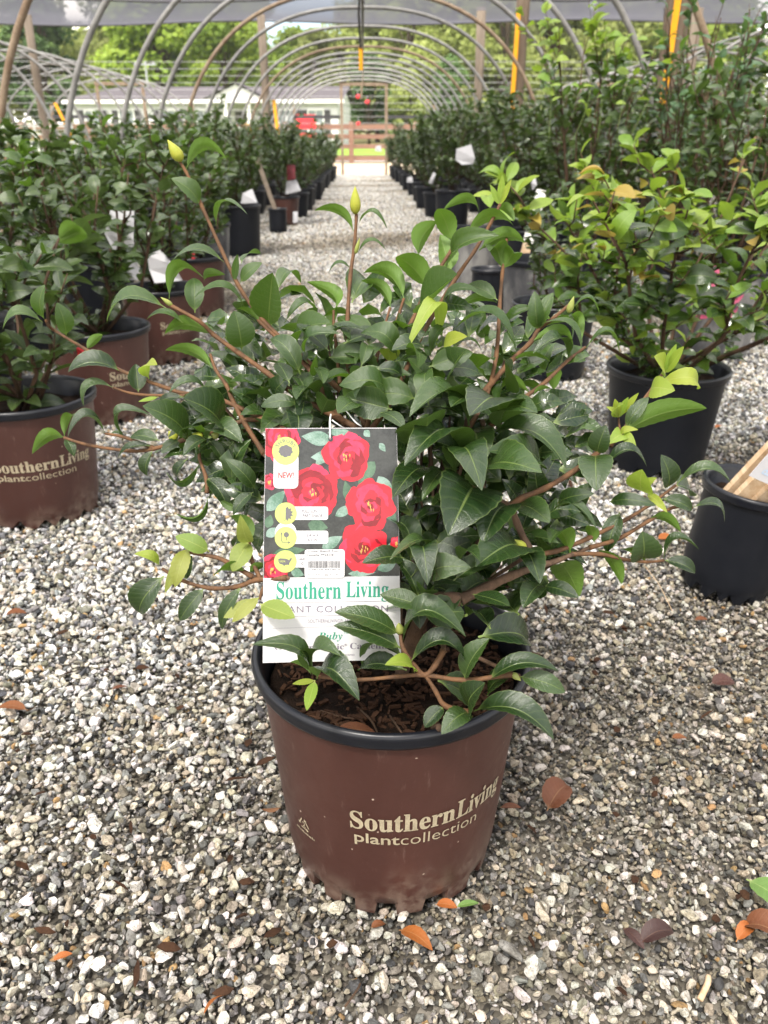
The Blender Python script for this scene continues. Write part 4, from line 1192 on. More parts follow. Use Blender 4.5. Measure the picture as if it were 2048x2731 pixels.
# the front shrub, millimetres: leaf base, leaf tip, facing (hundredths), width / length, colour kind, arch
LEAVES = [
(-167,828,691,-128,829,700,-18,71,68,0.42,"L",0.38),
(-155,819,662,-177,807,685,65,-72,26,0.62,"M",0.10),
(-140,812,643,-108,800,654,-34,-6,94,0.45,"M",0.35),
(-133,796,612,-180,791,614,6,-30,95,0.36,"M",0.28),
(-123,787,595,-117,781,621,-38,-92,-12,0.22,"M",0.05),
(-117,786,595,-95,783,613,-43,-82,38,0.50,"M",0.15),
(-116,794,611,-102,832,615,-38,4,92,0.35,"L",0.15),
(-186,788,579,-152,790,598,-37,72,59,0.42,"L",0.55),
(-189,784,571,-246,781,559,-17,-39,91,0.38,"M",0.26),
(-173,775,559,-207,776,562,8,-25,97,0.36,"M",0.25),
(-161,778,568,-163,799,597,19,-79,58,0.50,"M",0.15),
(-113,774,573,-157,762,585,31,-25,92,0.42,"M",0.30),
(-152,790,595,-134,805,599,-64,69,33,0.40,"L",0.30),
(-145,777,547,-187,758,552,-33,84,43,0.36,"L",0.30),
(-144,749,522,-185,746,540,10,92,39,0.34,"L",0.30),
(-116,757,538,-120,756,574,40,-92,2,0.85,"M",0.10),
(-92,771,557,-82,748,609,-47,-83,-29,0.56,"M",0.06),
(-98,766,561,-117,754,576,-11,84,53,0.25,"L",0.10),
(-82,778,587,-62,811,590,-5,-6,100,0.40,"M",0.25),
(-82,771,573,-72,814,581,-82,9,57,0.45,"L",0.10),
(-29,767,572,-55,793,594,66,75,-5,0.32,"L",0.20),
(-75,764,561,-45,786,563,18,-32,93,0.36,"M",0.35),
(-63,744,540,-29,706,572,-73,-9,67,0.50,"M",0.12),
(-11,758,558,-40,774,564,44,55,71,0.38,"L",0.25),
(-30,738,539,3,726,561,-59,-16,79,0.32,"U",0.25),
(-12,769,578,6,823,586,11,-18,98,0.75,"M",0.08),
(24,767,574,-3,772,598,38,89,25,0.36,"L",0.25),
(-10,800,639,-46,802,657,35,71,62,0.30,"L",0.25),
(-5,802,645,22,790,641,-5,-38,92,0.36,"M",0.42),
(-6,791,620,21,793,622,-4,-29,96,0.36,"M",0.42),
(-12,784,606,-33,785,604,-10,-22,97,0.42,"M",0.42),
(60,776,591,30,761,621,4,87,49,0.75,"L",0.08),
(37,771,581,-1,770,605,25,87,42,0.50,"L",0.25),
(51,790,619,69,808,647,-74,67,7,0.65,"L",0.12),
(83,797,630,68,782,660,8,87,48,0.62,"L",0.12),
(97,802,636,138,783,645,18,73,66,0.34,"L",0.36),
(109,807,655,77,827,656,42,63,65,0.32,"L",0.33),
(82,790,616,121,756,639,-72,-53,45,0.30,"M",0.15),
(109,795,622,149,779,630,26,85,47,0.36,"L",0.30),
(81,784,604,73,812,635,59,67,-45,0.55,"L",0.06),
(50,764,568,80,714,612,-84,-1,55,0.46,"M",0.05),
(72,768,574,105,755,591,-51,-20,84,0.34,"M",0.25),
(125,774,577,89,785,570,21,92,34,0.26,"L",0.25),
(126,775,579,98,792,590,-16,-70,70,0.42,"M",0.15),
(131,789,605,115,768,624,8,65,76,0.70,"L",0.20),
(132,789,605,137,764,623,42,58,69,0.60,"L",0.25),
(83,759,554,139,732,539,12,-27,95,0.30,"M",0.36),
(129,811,661,118,807,679,53,-84,13,0.36,"N",0.05),
(129,811,661,129,807,688,-5,-99,-16,0.24,"N",0.00),
(129,811,661,137,803,684,-69,-72,-2,0.22,"N",0.00),
(125,810,658,144,813,647,15,86,50,0.42,"L",0.40),
(30,741,544,39,704,570,-3,57,82,0.60,"L",0.15),
(22,726,531,16,703,550,32,57,75,0.75,"N",0.10),
(13,713,521,-8,690,540,-18,72,68,0.36,"L",0.30),
(19,708,517,40,683,532,-70,-19,69,0.36,"U",0.10),
(66,744,544,35,695,549,27,-6,96,0.34,"N",0.50),
(73,737,536,88,692,563,-92,-7,40,0.36,"N",0.15),
(72,737,537,80,693,527,-27,-25,93,0.40,"L",0.10),
(95,707,508,84,660,559,-99,8,-13,0.70,"U",0.08),
(129,717,508,121,686,542,98,-8,15,0.85,"U",0.05),
(153,720,504,121,697,499,-49,55,68,0.60,"L",0.20),
(167,777,550,161,778,587,-23,-97,0,0.46,"M",0.08),
(167,777,550,180,782,585,-42,-86,29,0.42,"M",0.12),
(169,779,551,195,756,544,62,54,57,0.34,"L",0.55),
(169,769,558,204,751,538,37,-27,89,0.30,"M",0.30),
(212,781,537,194,774,561,28,84,46,0.36,"L",0.50),
(158,764,541,192,738,545,51,75,41,0.36,"L",0.30),
(195,762,526,154,729,539,33,-3,94,0.34,"U",0.25),
(215,776,532,248,774,528,10,-13,99,0.30,"M",0.33),
(198,779,568,224,772,565,4,-29,96,0.32,"M",0.35),
(162,775,572,136,784,554,-57,-59,57,0.30,"M",0.15),
(196,762,526,180,784,507,-84,-20,51,0.62,"U",0.05),
(137,743,529,171,731,531,22,71,67,0.20,"L",0.12),
(155,719,503,171,718,509,-13,84,53,0.50,"L",0.10),
(297,788,503,279,764,527,87,-39,29,0.60,"N",0.10),
(300,790,504,306,782,535,-42,-90,-15,0.28,"N",0.00),
(302,791,503,308,767,536,-98,-20,2,0.30,"N",0.05),
(299,789,503,313,805,515,16,-67,73,0.50,"N",0.10),
(292,779,497,334,783,489,19,-79,58,0.42,"N",0.42),
(282,769,492,295,740,500,-85,-27,45,0.80,"N",0.20),
(241,711,468,309,696,496,6,93,36,0.30,"L",0.13),
(244,717,471,265,725,498,-36,-77,53,0.30,"U",0.10),
(210,684,458,214,680,486,-55,-83,-4,0.85,"U",0.10),
(208,681,457,198,634,442,-21,-26,94,0.75,"U",0.15),
(215,676,446,254,675,448,-7,-18,98,0.36,"U",0.42),
(239,725,478,225,722,490,48,-77,42,0.36,"N",0.10),
(239,725,478,232,721,498,0,-98,-18,0.30,"N",0.00),
(239,725,478,243,716,501,-86,-51,-3,0.34,"N",0.00),
(240,727,479,252,716,505,-78,-62,9,0.20,"N",0.00),
(239,725,478,235,704,498,-84,46,29,0.40,"N",0.10),
(236,703,465,244,680,464,-48,-22,85,0.60,"N",0.20),
(236,703,465,218,683,467,46,-34,82,0.60,"N",0.20),
(236,703,465,247,690,478,-79,-15,60,0.50,"N",0.20),
(108,665,483,168,628,466,6,-31,95,0.42,"U",0.22),
(90,671,489,35,618,515,27,18,95,0.40,"U",0.25),
(117,675,486,81,601,521,38,24,89,0.60,"U",0.30),
(117,673,485,135,605,522,-52,30,80,0.36,"U",0.15),
(93,686,497,68,618,523,37,22,90,0.50,"U",0.15),
(93,668,487,93,611,473,-4,-23,97,0.62,"U",0.08),
(50,646,478,47,582,527,-45,55,70,0.62,"U",0.06),
(82,637,463,56,607,498,86,-18,48,0.50,"U",0.10),
(75,633,461,29,570,492,33,21,92,0.50,"U",0.32),
(74,632,459,85,544,482,-8,24,97,0.42,"U",0.20),
(52,633,464,20,562,469,17,-1,98,0.36,"U",0.15),
(68,631,460,44,582,458,15,-11,98,0.32,"U",0.15),
(91,626,449,62,551,442,26,-19,95,0.78,"U",0.10),
(100,629,449,131,556,491,-67,14,73,0.58,"U",0.10),
(153,654,455,97,605,490,69,-32,65,0.42,"U",0.12),
(123,621,432,91,562,429,-5,-3,100,0.56,"U",0.08),
(130,602,403,83,541,420,41,-5,91,0.50,"U",0.08),
(132,602,402,135,547,401,-10,-1,99,0.50,"U",0.10),
(146,590,375,125,555,374,3,-6,100,0.60,"U",0.10),
(149,591,373,173,567,376,-38,-28,88,0.58,"U",0.12),
(165,606,387,193,631,339,-4,90,44,0.42,"L",0.10),
(128,624,434,147,582,437,-30,-8,95,0.46,"U",0.12),
(203,627,389,230,630,352,54,70,46,0.32,"L",0.10),
(228,655,412,216,641,379,-41,-78,47,0.60,"U",0.15),
(250,642,371,243,634,403,7,-97,-24,0.95,"U",0.08),
(274,653,365,303,648,377,-39,-2,92,0.40,"U",0.32),
(274,652,364,303,647,353,17,-65,74,0.46,"U",0.12),
(254,642,368,226,632,386,6,81,59,0.34,"L",0.10),
(258,664,399,288,658,390,29,84,46,0.42,"L",0.20),
(276,684,412,305,681,401,18,-74,65,0.46,"U",0.15),
(311,694,398,342,689,385,35,-13,93,0.42,"U",0.22),
(283,693,419,270,687,455,40,-91,-1,0.56,"U",0.10),
(296,702,420,343,693,423,-12,-26,96,0.36,"U",0.27),
(293,699,419,317,719,400,67,-10,73,0.80,"U",0.10),
(255,679,422,245,661,451,-55,-61,-58,0.90,"N",0.10),
(257,680,422,262,668,440,-97,-20,12,0.50,"N",0.10),
(260,679,419,269,649,414,-51,-30,81,0.28,"N",0.15),
(218,657,421,252,634,428,-54,-59,60,0.36,"U",0.20),
(166,637,429,189,610,450,-83,-36,42,0.36,"U",0.15),
(159,629,424,191,598,422,-7,-14,99,0.30,"U",0.30),
(200,629,395,192,624,414,32,88,34,0.65,"L",0.10),
(176,615,391,150,587,416,11,61,78,0.42,"L",0.25),
(-312,801,558,-304,795,592,-56,-83,-2,0.55,"M",0.10),
(-314,800,555,-349,788,551,3,-40,92,0.50,"M",0.30),
(-310,845,533,-313,842,567,70,-71,0,0.62,"M",0.10),
(-283,821,524,-266,825,538,-36,92,18,0.55,"L",0.15),
(-241,784,510,-287,771,513,17,-39,91,0.50,"U",0.28),
(-218,757,497,-220,767,522,27,-89,37,0.80,"U",0.06),
(-208,764,508,-193,742,527,-68,16,72,0.50,"N",0.20),
(-246,773,497,-274,763,481,-34,-38,86,0.42,"U",0.38),
(-196,744,496,-212,732,495,30,-48,83,0.22,"N",0.05),
(-147,731,505,-179,716,507,21,-29,93,0.30,"U",0.32),
(-169,733,499,-197,743,488,-47,-64,61,0.30,"U",0.15),
(-127,686,483,-152,654,521,88,-17,44,0.75,"U",0.08),
(-159,687,474,-187,656,514,88,-27,40,0.46,"U",0.08),
(-225,716,466,-198,716,487,-60,-30,74,0.42,"U",0.38),
(-242,726,465,-231,729,456,63,5,78,0.60,"U",0.30),
(-246,729,465,-275,712,468,16,-10,98,0.45,"U",0.38),
(-292,747,455,-271,737,475,-32,66,68,0.40,"L",0.45),
(-292,747,455,-322,738,442,-37,92,13,0.40,"L",0.38),
(-290,746,455,-281,735,440,35,-62,70,0.60,"U",0.10),
(-141,679,476,-106,655,481,-19,-7,98,0.56,"U",0.30),
(-141,679,476,-157,653,470,18,-33,93,0.50,"U",0.15),
(-167,689,472,-181,674,465,19,-58,79,0.55,"U",0.15),
(-139,678,475,-127,672,459,43,-72,55,0.70,"U",0.15),
(-187,696,469,-217,709,468,-23,-48,84,0.50,"U",0.12),
(-193,695,464,-228,700,451,-37,-44,81,0.28,"U",0.10),
(-193,693,461,-201,693,436,-55,-82,17,0.50,"U",0.10),
(-147,667,458,-177,668,450,9,-84,-53,0.34,"L",0.45),
(-158,674,460,-168,684,434,-79,-61,8,0.30,"U",0.20),
(-140,655,449,-121,642,426,46,-56,69,0.46,"U",0.15),
(-137,643,437,-165,635,425,45,-65,-61,0.34,"L",0.20),
(-128,638,437,-109,628,435,19,53,-83,0.36,"U",0.20),
(-96,632,445,-113,623,428,-34,-64,69,0.38,"U",0.10),
(-95,634,447,-117,630,476,56,-75,36,0.42,"U",0.10),
(-134,612,399,-161,612,414,30,-75,59,0.66,"Y",0.15),
(-98,605,410,-112,606,435,29,95,10,0.46,"L",0.10),
(-98,605,411,-101,588,444,4,-89,-46,0.34,"Y",0.10),
(-98,606,411,-111,585,394,10,-67,74,0.72,"Y",0.12),
(-101,591,390,-124,575,396,-37,76,53,0.70,"L",0.12),
(-98,590,390,-83,589,398,-17,91,38,0.60,"L",0.15),
(-154,621,398,-163,599,372,8,-77,63,0.42,"Y",0.15),
(-157,621,395,-173,602,365,12,-86,49,0.22,"Y",0.10),
(-181,624,380,-199,617,395,67,-38,64,0.50,"N",0.20),
(-155,606,375,-150,615,394,-12,-89,44,0.56,"U",0.10),
(-176,617,373,-202,617,336,-42,-86,28,0.52,"U",0.12),
(-138,597,372,-161,593,343,-25,-91,33,0.46,"U",0.15),
(-104,586,380,-124,585,338,-53,-80,28,0.34,"U",0.15),
(-91,577,372,-119,572,358,-21,-68,70,0.45,"Y",0.02),
(-89,578,374,-111,565,358,6,-81,58,0.34,"Y",0.10),
(-89,575,369,-58,551,370,-27,-32,91,0.55,"Y",0.02),
(25,548,355,-26,543,380,43,-41,80,0.38,"U",0.16),
(26,542,346,-27,541,369,35,-52,78,0.34,"U",0.08),
(28,545,350,77,533,362,-27,-13,96,0.40,"U",0.42),
(33,538,333,80,539,332,2,-24,97,0.40,"U",0.42),
(78,535,320,96,536,358,-81,-42,41,0.66,"U",0.10),
(97,535,318,153,533,328,-18,-19,96,0.34,"U",0.30),
(122,536,321,159,528,311,9,-62,78,0.38,"U",0.15),
(118,536,323,102,556,288,-89,4,45,0.55,"U",0.10),
(85,525,295,145,497,289,1,-19,98,0.42,"U",0.28),
(82,525,294,57,501,293,14,-17,97,0.62,"U",0.20),
(84,526,296,89,502,341,-95,-30,-5,0.60,"U",0.10),
(61,527,299,45,518,286,-30,-56,77,0.70,"U",0.15),
(37,537,326,13,518,347,67,1,74,0.44,"N",0.15),
(-48,537,328,-90,526,362,64,-29,71,0.40,"U",0.26),
(-44,536,326,-21,519,355,-61,37,70,0.66,"U",0.25),
(-41,535,322,-7,498,329,-21,-2,98,0.52,"U",0.30),
(-43,535,321,-60,524,326,46,-33,83,0.22,"N",0.05),
(-43,535,321,-48,506,314,-5,-23,97,0.34,"N",0.05),
(-46,536,326,-63,545,332,50,85,17,0.70,"L",0.10),
(31,537,328,-8,563,310,-49,-13,86,0.40,"U",0.15),
(29,540,337,-5,568,312,-37,34,87,0.36,"U",0.30),
(89,547,352,138,580,323,59,-20,78,0.50,"U",0.12),
(65,561,365,76,579,380,-22,-55,81,0.66,"U",0.10),
(56,535,319,86,562,269,88,-19,43,0.42,"U",0.15),
(78,566,370,55,605,363,-29,0,96,0.50,"U",0.15),
(82,563,363,68,608,315,-96,2,29,0.50,"U",0.15),
(40,561,373,19,618,329,-66,30,69,0.50,"U",0.15),
(99,551,357,87,597,341,1,32,95,0.45,"U",0.15),
(126,573,356,115,644,322,-30,37,88,0.50,"U",0.10),
]
FILL = [
(-53,712,543,-21,696,565,-65,-41,64,0.50,"M",0.15),
(62,721,528,88,709,537,-46,-35,82,0.50,"M",0.15),
(-44,736,543,-18,746,560,-32,-53,79,0.50,"M",0.15),
(34,693,545,44,660,544,51,13,85,0.50,"M",0.15),
(2,740,547,-25,767,566,30,-33,89,0.50,"M",0.15),
(29,719,539,-4,726,559,24,-73,64,0.50,"M",0.15),
(-32,709,547,-60,714,570,48,-54,69,0.50,"U",0.15),
(-5,704,532,20,716,552,-16,-74,66,0.50,"U",0.15),
(-64,687,510,-56,657,513,3,11,99,0.50,"U",0.15),
(-57,669,511,-90,668,509,-1,-57,82,0.50,"U",0.15),
(50,654,512,65,627,520,-22,18,96,0.50,"U",0.15),
(26,691,542,56,700,524,49,5,87,0.50,"M",0.15),
(-12,700,518,-1,672,541,60,64,48,0.50,"U",0.15),
(-39,676,499,-31,642,523,39,60,70,0.50,"U",0.15),
(-45,740,545,-76,712,541,7,-25,97,0.50,"U",0.15),
(60,728,538,86,744,561,-45,-41,79,0.50,"M",0.15),
(-19,720,551,18,736,559,-8,-29,95,0.50,"U",0.15),
(-7,648,518,-22,613,520,32,-9,94,0.50,"M",0.15),
(46,695,508,11,675,502,-7,-17,98,0.50,"U",0.15),
(22,645,513,-18,648,523,3,-94,35,0.50,"U",0.15),
(-42,686,520,-4,693,513,17,-3,98,0.50,"M",0.15),
(-43,679,501,-74,666,493,9,-67,74,0.50,"U",0.15),
(12,651,522,-8,628,528,-33,53,78,0.50,"U",0.15),
(-54,684,510,-56,651,500,30,-28,91,0.50,"U",0.15),
(-52,725,532,-69,752,516,-31,34,89,0.50,"M",0.15),
(64,689,534,100,690,531,9,-66,74,0.50,"U",0.15),
(7,681,537,34,690,523,53,-45,72,0.50,"U",0.15),
(-27,710,526,-55,691,524,34,-59,73,0.50,"M",0.15),
(-33,726,537,8,720,537,-12,-76,64,0.50,"M",0.15),
(24,737,547,55,731,559,-27,-94,20,0.50,"U",0.15),
(14,726,548,31,743,574,57,-81,14,0.50,"U",0.15),
(-27,737,552,-47,759,541,-77,-52,38,0.50,"M",0.15),
(-56,683,533,-82,702,560,18,-72,67,0.50,"U",0.15),
(61,682,522,36,679,548,54,-72,44,0.50,"M",0.15),
(3,643,516,20,670,509,-31,43,85,0.50,"M",0.15),
(-51,674,514,-73,706,521,35,1,94,0.50,"M",0.15),
(-4,690,537,1,717,550,28,-47,84,0.50,"M",0.15),
(-62,668,500,-57,633,490,28,-23,93,0.50,"U",0.15),
(1,657,511,-15,680,495,-11,51,86,0.50,"U",0.15),
(-42,693,511,-58,655,519,-2,22,97,0.50,"U",0.15),
(-20,718,527,22,716,520,16,-4,99,0.50,"U",0.15),
(7,720,530,-26,732,525,-26,-29,92,0.50,"M",0.15),
(-65,675,528,-77,701,539,4,-36,93,0.50,"U",0.15),
(41,671,503,43,692,533,24,-81,54,0.50,"U",0.15),
(-13,676,530,26,679,529,9,-68,73,0.50,"M",0.15),
(11,719,538,-25,731,544,-7,-60,80,0.50,"U",0.15),
(-6,729,546,-29,744,564,30,-52,80,0.50,"U",0.15),
(10,674,512,-25,700,508,-58,-76,31,0.50,"U",0.15),
(18,672,523,-22,659,530,34,-73,58,0.50,"M",0.15),
(-41,691,536,-35,657,532,18,-8,98,0.50,"M",0.15),
(29,733,539,57,724,538,-26,-86,44,0.50,"M",0.15),
(51,654,512,83,645,505,18,-20,96,0.50,"U",0.15),
(46,686,506,75,680,513,-26,-89,37,0.50,"U",0.15),
(55,683,539,92,681,552,-20,-87,45,0.50,"M",0.15),
(12,637,513,31,610,508,2,-17,99,0.50,"U",0.15),
(52,706,551,23,689,552,27,-43,86,0.50,"U",0.15),
(44,660,517,7,677,512,-40,-66,64,0.50,"M",0.15),
(-2,671,515,-13,639,513,46,-22,86,0.50,"U",0.15),
(53,650,515,55,683,535,-36,-45,82,0.50,"M",0.15),
(-41,705,527,-42,677,550,-96,20,21,0.50,"M",0.15),
(56,582,370,79,566,390,-67,1,75,0.50,"U",0.15),
(30,577,409,-4,558,415,38,-40,83,0.50,"U",0.15),
(84,556,387,109,529,392,-12,6,99,0.50,"U",0.15),
(42,567,419,45,524,414,-4,-11,99,0.50,"U",0.15),
(54,567,398,80,546,417,-73,-43,53,0.50,"U",0.15),
(45,548,381,10,554,389,14,-51,85,0.50,"U",0.15),
(91,595,391,89,625,370,28,54,79,0.50,"U",0.15),
(41,560,381,20,577,411,43,-63,65,0.50,"U",0.15),
(43,563,382,44,531,406,55,51,66,0.50,"U",0.15),
(46,575,359,58,541,385,8,62,78,0.50,"U",0.15),
(74,568,409,85,532,429,-18,44,88,0.50,"U",0.15),
(69,562,396,108,576,407,-10,-43,90,0.50,"U",0.15),
(45,580,406,80,566,410,-34,-61,71,0.50,"U",0.15),
(38,584,371,42,550,359,1,-32,95,0.50,"U",0.15),
(52,561,407,17,540,427,36,25,90,0.50,"U",0.15),
(58,599,394,88,603,411,-33,-62,72,0.50,"U",0.15),
(42,542,377,79,564,366,50,-45,74,0.50,"U",0.15),
(35,562,400,78,570,403,-10,9,99,0.50,"U",0.15),
(35,586,398,12,615,424,35,-46,82,0.50,"U",0.15),
(74,577,371,102,602,371,32,-36,88,0.50,"U",0.15),
(25,839,550,63,852,556,-11,-12,99,0.50,"U",0.15),
(16,724,507,30,757,502,37,-2,93,0.50,"M",0.15),
(-41,788,552,-43,752,577,-80,-31,-51,0.50,"M",0.15),
(45,762,540,69,739,548,-38,-7,92,0.50,"M",0.15),
(-48,788,513,-72,772,529,60,-11,79,0.50,"U",0.15),
(138,765,489,177,778,488,-9,38,92,0.50,"L",0.15),
(124,848,512,95,845,520,26,-19,95,0.50,"M",0.15),
(20,825,528,64,823,542,-9,87,48,0.50,"L",0.15),
(-22,799,496,-1,815,516,-13,-72,68,0.50,"U",0.15),
(-151,857,533,-182,863,536,-3,-46,89,0.50,"M",0.15),
(-10,851,498,-45,826,494,-54,64,55,0.50,"L",0.15),
(-128,804,506,-163,813,519,29,-25,92,0.50,"M",0.15),
(-95,835,545,-134,850,555,-32,-94,10,0.50,"U",0.15),
(50,879,533,66,903,562,-15,-73,67,0.50,"U",0.15),
(15,790,565,45,794,581,-33,-58,75,0.50,"M",0.15),
(147,763,511,178,782,520,-6,-34,94,0.50,"M",0.15),
(-1,793,574,17,813,603,26,-87,42,0.50,"M",0.15),
(-1,818,506,-34,823,526,42,-44,80,0.50,"M",0.15),
(23,821,510,35,780,509,-80,-26,54,0.50,"U",0.15),
(31,748,536,52,721,543,-68,-34,65,0.50,"U",0.15),
(-32,753,507,-43,779,525,-4,-59,80,0.50,"M",0.15),
(99,774,508,139,780,502,20,-57,79,0.50,"M",0.15),
(-84,792,552,-124,801,566,30,-11,95,0.50,"U",0.15),
(-136,749,512,-172,770,501,-45,-30,84,0.50,"U",0.15),
(-96,869,551,-64,856,572,-61,-30,74,0.50,"U",0.15),
(-157,861,506,-180,837,528,42,36,83,0.50,"L",0.15),
(151,883,524,128,856,518,-2,-22,98,0.50,"M",0.15),
(44,779,572,30,809,587,-13,-51,85,0.50,"M",0.15),
(-148,780,502,-168,820,504,-43,-26,86,0.50,"M",0.15),
(138,824,543,158,801,553,-72,-39,57,0.50,"M",0.15),
(-120,805,561,-118,779,578,-7,54,84,0.50,"U",0.15),
(-114,846,492,-103,814,474,-8,-51,86,0.50,"M",0.15),
(40,801,534,42,822,564,37,-77,52,0.50,"M",0.15),
(-13,818,521,-15,839,547,19,-77,61,0.50,"M",0.15),
(4,814,528,17,842,536,1,-30,95,0.50,"M",0.15),
(93,831,521,79,873,511,35,33,88,0.50,"U",0.15),
(-135,883,514,-170,858,512,-4,-2,100,0.50,"L",0.15),
(128,860,536,109,861,562,34,-89,29,0.50,"M",0.15),
(-122,835,540,-112,870,538,7,3,100,0.50,"U",0.15),
(-108,849,547,-134,830,543,-19,6,98,0.50,"U",0.15),
(-70,772,528,-46,800,547,6,-60,80,0.50,"U",0.15),
(36,793,511,8,778,521,52,-47,71,0.50,"U",0.15),
(-144,864,505,-119,837,526,-57,11,81,0.50,"M",0.15),
(136,820,504,124,782,523,52,25,82,0.50,"L",0.15),
(-79,771,512,-40,772,522,-21,-40,89,0.50,"U",0.15),
(23,802,515,30,766,503,93,7,35,0.50,"L",0.15),
(116,747,491,107,713,507,18,38,90,0.50,"M",0.15),
(-110,887,527,-117,859,543,-24,53,82,0.50,"L",0.15),
(59,763,510,54,806,505,17,14,98,0.50,"M",0.15),
(-113,834,499,-148,844,516,43,-7,90,0.50,"U",0.15),
(-14,836,535,25,834,532,-1,-81,59,0.50,"M",0.15),
(-53,775,546,-83,793,550,47,70,53,0.50,"L",0.15),
(100,793,467,130,822,475,45,-64,62,0.50,"M",0.15),
(-107,787,484,-129,800,467,-66,-23,72,0.50,"M",0.15),
(163,796,517,186,823,535,14,-62,77,0.50,"M",0.15),
(-17,718,486,2,756,497,54,-46,70,0.50,"U",0.15),
(57,734,517,89,718,527,-9,38,92,0.50,"L",0.15),
(106,736,486,147,727,493,-26,-95,18,0.50,"U",0.15),
(-85,825,522,-60,808,530,21,65,73,0.50,"L",0.15),
(80,798,464,68,771,449,34,-57,75,0.50,"U",0.15),
(164,886,525,161,847,528,18,6,98,0.50,"L",0.15),
(-108,820,469,-79,812,486,-28,62,73,0.50,"L",0.15),
(-24,724,506,-64,719,511,16,-53,83,0.50,"U",0.15),
(99,768,546,100,800,573,36,-62,69,0.50,"U",0.15),
(-127,734,499,-104,701,490,29,-7,95,0.50,"U",0.15),
(173,802,478,169,835,479,36,1,93,0.50,"L",0.15),
(-47,709,499,-66,679,509,66,-19,73,0.50,"M",0.15),
(-115,830,479,-148,812,464,25,-84,48,0.50,"U",0.15),
(-8,773,511,-19,742,521,38,15,91,0.50,"M",0.15),
(34,772,474,67,781,474,-4,19,98,0.50,"L",0.15),
(149,797,519,170,762,529,-43,1,90,0.50,"M",0.15),
(22,810,570,52,789,563,-12,-48,87,0.50,"M",0.15),
(17,758,506,-15,741,518,50,-37,78,0.50,"M",0.15),
(-73,698,492,-91,664,487,30,-29,91,0.50,"M",0.15),
(99,743,518,115,707,538,9,51,85,0.50,"L",0.15),
(-11,714,486,-45,707,472,-39,18,90,0.50,"U",0.15),
(-36,806,457,0,797,463,-29,-64,71,0.50,"M",0.15),
(-151,893,514,-152,851,527,27,28,92,0.50,"L",0.15),
(-126,820,529,-102,798,519,-1,-43,90,0.50,"M",0.15),
(-1,771,507,-46,768,514,14,-86,50,0.50,"M",0.15),
(98,894,543,133,871,548,-4,16,99,0.50,"U",0.15),
(-102,829,509,-142,840,518,0,-61,79,0.50,"U",0.15),
(64,805,476,51,776,466,-75,11,66,0.50,"L",0.15),
(-122,804,482,-96,837,497,-46,-3,89,0.50,"U",0.15),
(-107,775,523,-137,785,531,6,-53,85,0.50,"U",0.15),
(60,789,494,54,749,490,4,-10,99,0.50,"M",0.15),
(170,840,527,200,868,541,-28,-17,94,0.50,"M",0.15),
(64,795,473,38,768,467,-20,-2,98,0.50,"L",0.15),
(-134,798,489,-173,785,468,19,-95,25,0.50,"U",0.15),
(0,760,481,-22,738,509,77,-63,9,0.50,"M",0.15),
(-73,876,529,-104,845,533,40,-29,87,0.50,"U",0.15),
(78,759,476,58,737,492,65,-6,76,0.50,"M",0.15),
(-21,725,486,-6,690,496,2,27,96,0.50,"U",0.15),
(-142,767,513,-175,776,529,48,44,75,0.50,"L",0.15),
(13,848,526,55,859,526,14,-57,81,0.50,"U",0.15),
(26,756,479,6,725,473,52,-47,72,0.50,"U",0.15),
(77,824,523,62,792,519,-16,-5,99,0.50,"M",0.15),
(-49,841,499,-77,824,500,36,-53,77,0.50,"M",0.15),
(41,818,538,74,809,529,23,-11,97,0.50,"M",0.15),
(6,860,535,36,839,548,-44,-9,89,0.50,"U",0.15),
(-55,826,489,-96,834,484,5,71,70,0.50,"L",0.15),
(132,812,459,163,834,469,9,-50,86,0.50,"U",0.15),
(131,785,544,155,795,560,-35,-48,81,0.50,"U",0.15),
(39,817,521,71,802,547,-28,62,73,0.50,"L",0.15),
(185,855,498,220,851,505,-20,-73,65,0.50,"U",0.15),
(-62,859,538,-56,832,552,80,40,45,0.50,"M",0.15),
(153,843,529,167,813,532,-79,-31,52,0.50,"M",0.15),
(135,830,501,173,825,514,-33,-60,72,0.50,"M",0.15),
(114,817,537,151,809,552,-39,-9,91,0.50,"U",0.15),
(156,830,489,184,818,495,-35,-32,88,0.50,"M",0.15),
(-106,874,519,-137,866,518,7,-41,91,0.50,"U",0.15),
(-79,844,509,-98,825,526,49,24,84,0.50,"U",0.15),
(202,836,474,197,828,508,22,94,26,0.50,"L",0.15),
(182,846,500,220,860,514,-20,-37,91,0.50,"U",0.15),
(129,798,490,98,773,498,16,10,98,0.50,"M",0.15),
(23,849,532,-7,833,546,58,-64,51,0.50,"U",0.15),
(-9,873,546,19,853,548,41,65,64,0.50,"L",0.15),
(-97,785,500,-102,755,509,64,13,76,0.50,"U",0.15),
(-59,784,532,-32,774,514,9,-82,56,0.50,"U",0.15),
(148,787,526,141,821,507,-17,45,88,0.50,"U",0.15),
(78,784,512,109,779,518,-23,-38,90,0.50,"M",0.15),
(-51,848,562,-88,851,576,34,53,78,0.50,"L",0.15),
(-14,808,501,13,784,516,19,67,72,0.50,"L",0.15),
(52,865,543,38,892,539,-53,-15,83,0.50,"M",0.15),
(-35,828,527,-73,821,539,27,-92,29,0.50,"U",0.15),
(105,760,504,79,732,498,19,-36,91,0.50,"U",0.15),
(-132,858,491,-123,832,505,-14,43,89,0.50,"L",0.15),
(-49,808,511,-20,781,513,-19,-12,97,0.50,"M",0.15),
(131,875,522,115,864,553,17,-96,-24,0.50,"M",0.15),
(-60,779,519,-88,770,519,13,-40,91,0.50,"M",0.15),
(204,848,508,237,849,502,12,-85,51,0.50,"M",0.15),
(-20,790,462,-54,800,465,-15,-73,67,0.50,"M",0.15),
(11,764,475,4,730,482,-15,25,96,0.50,"U",0.15),
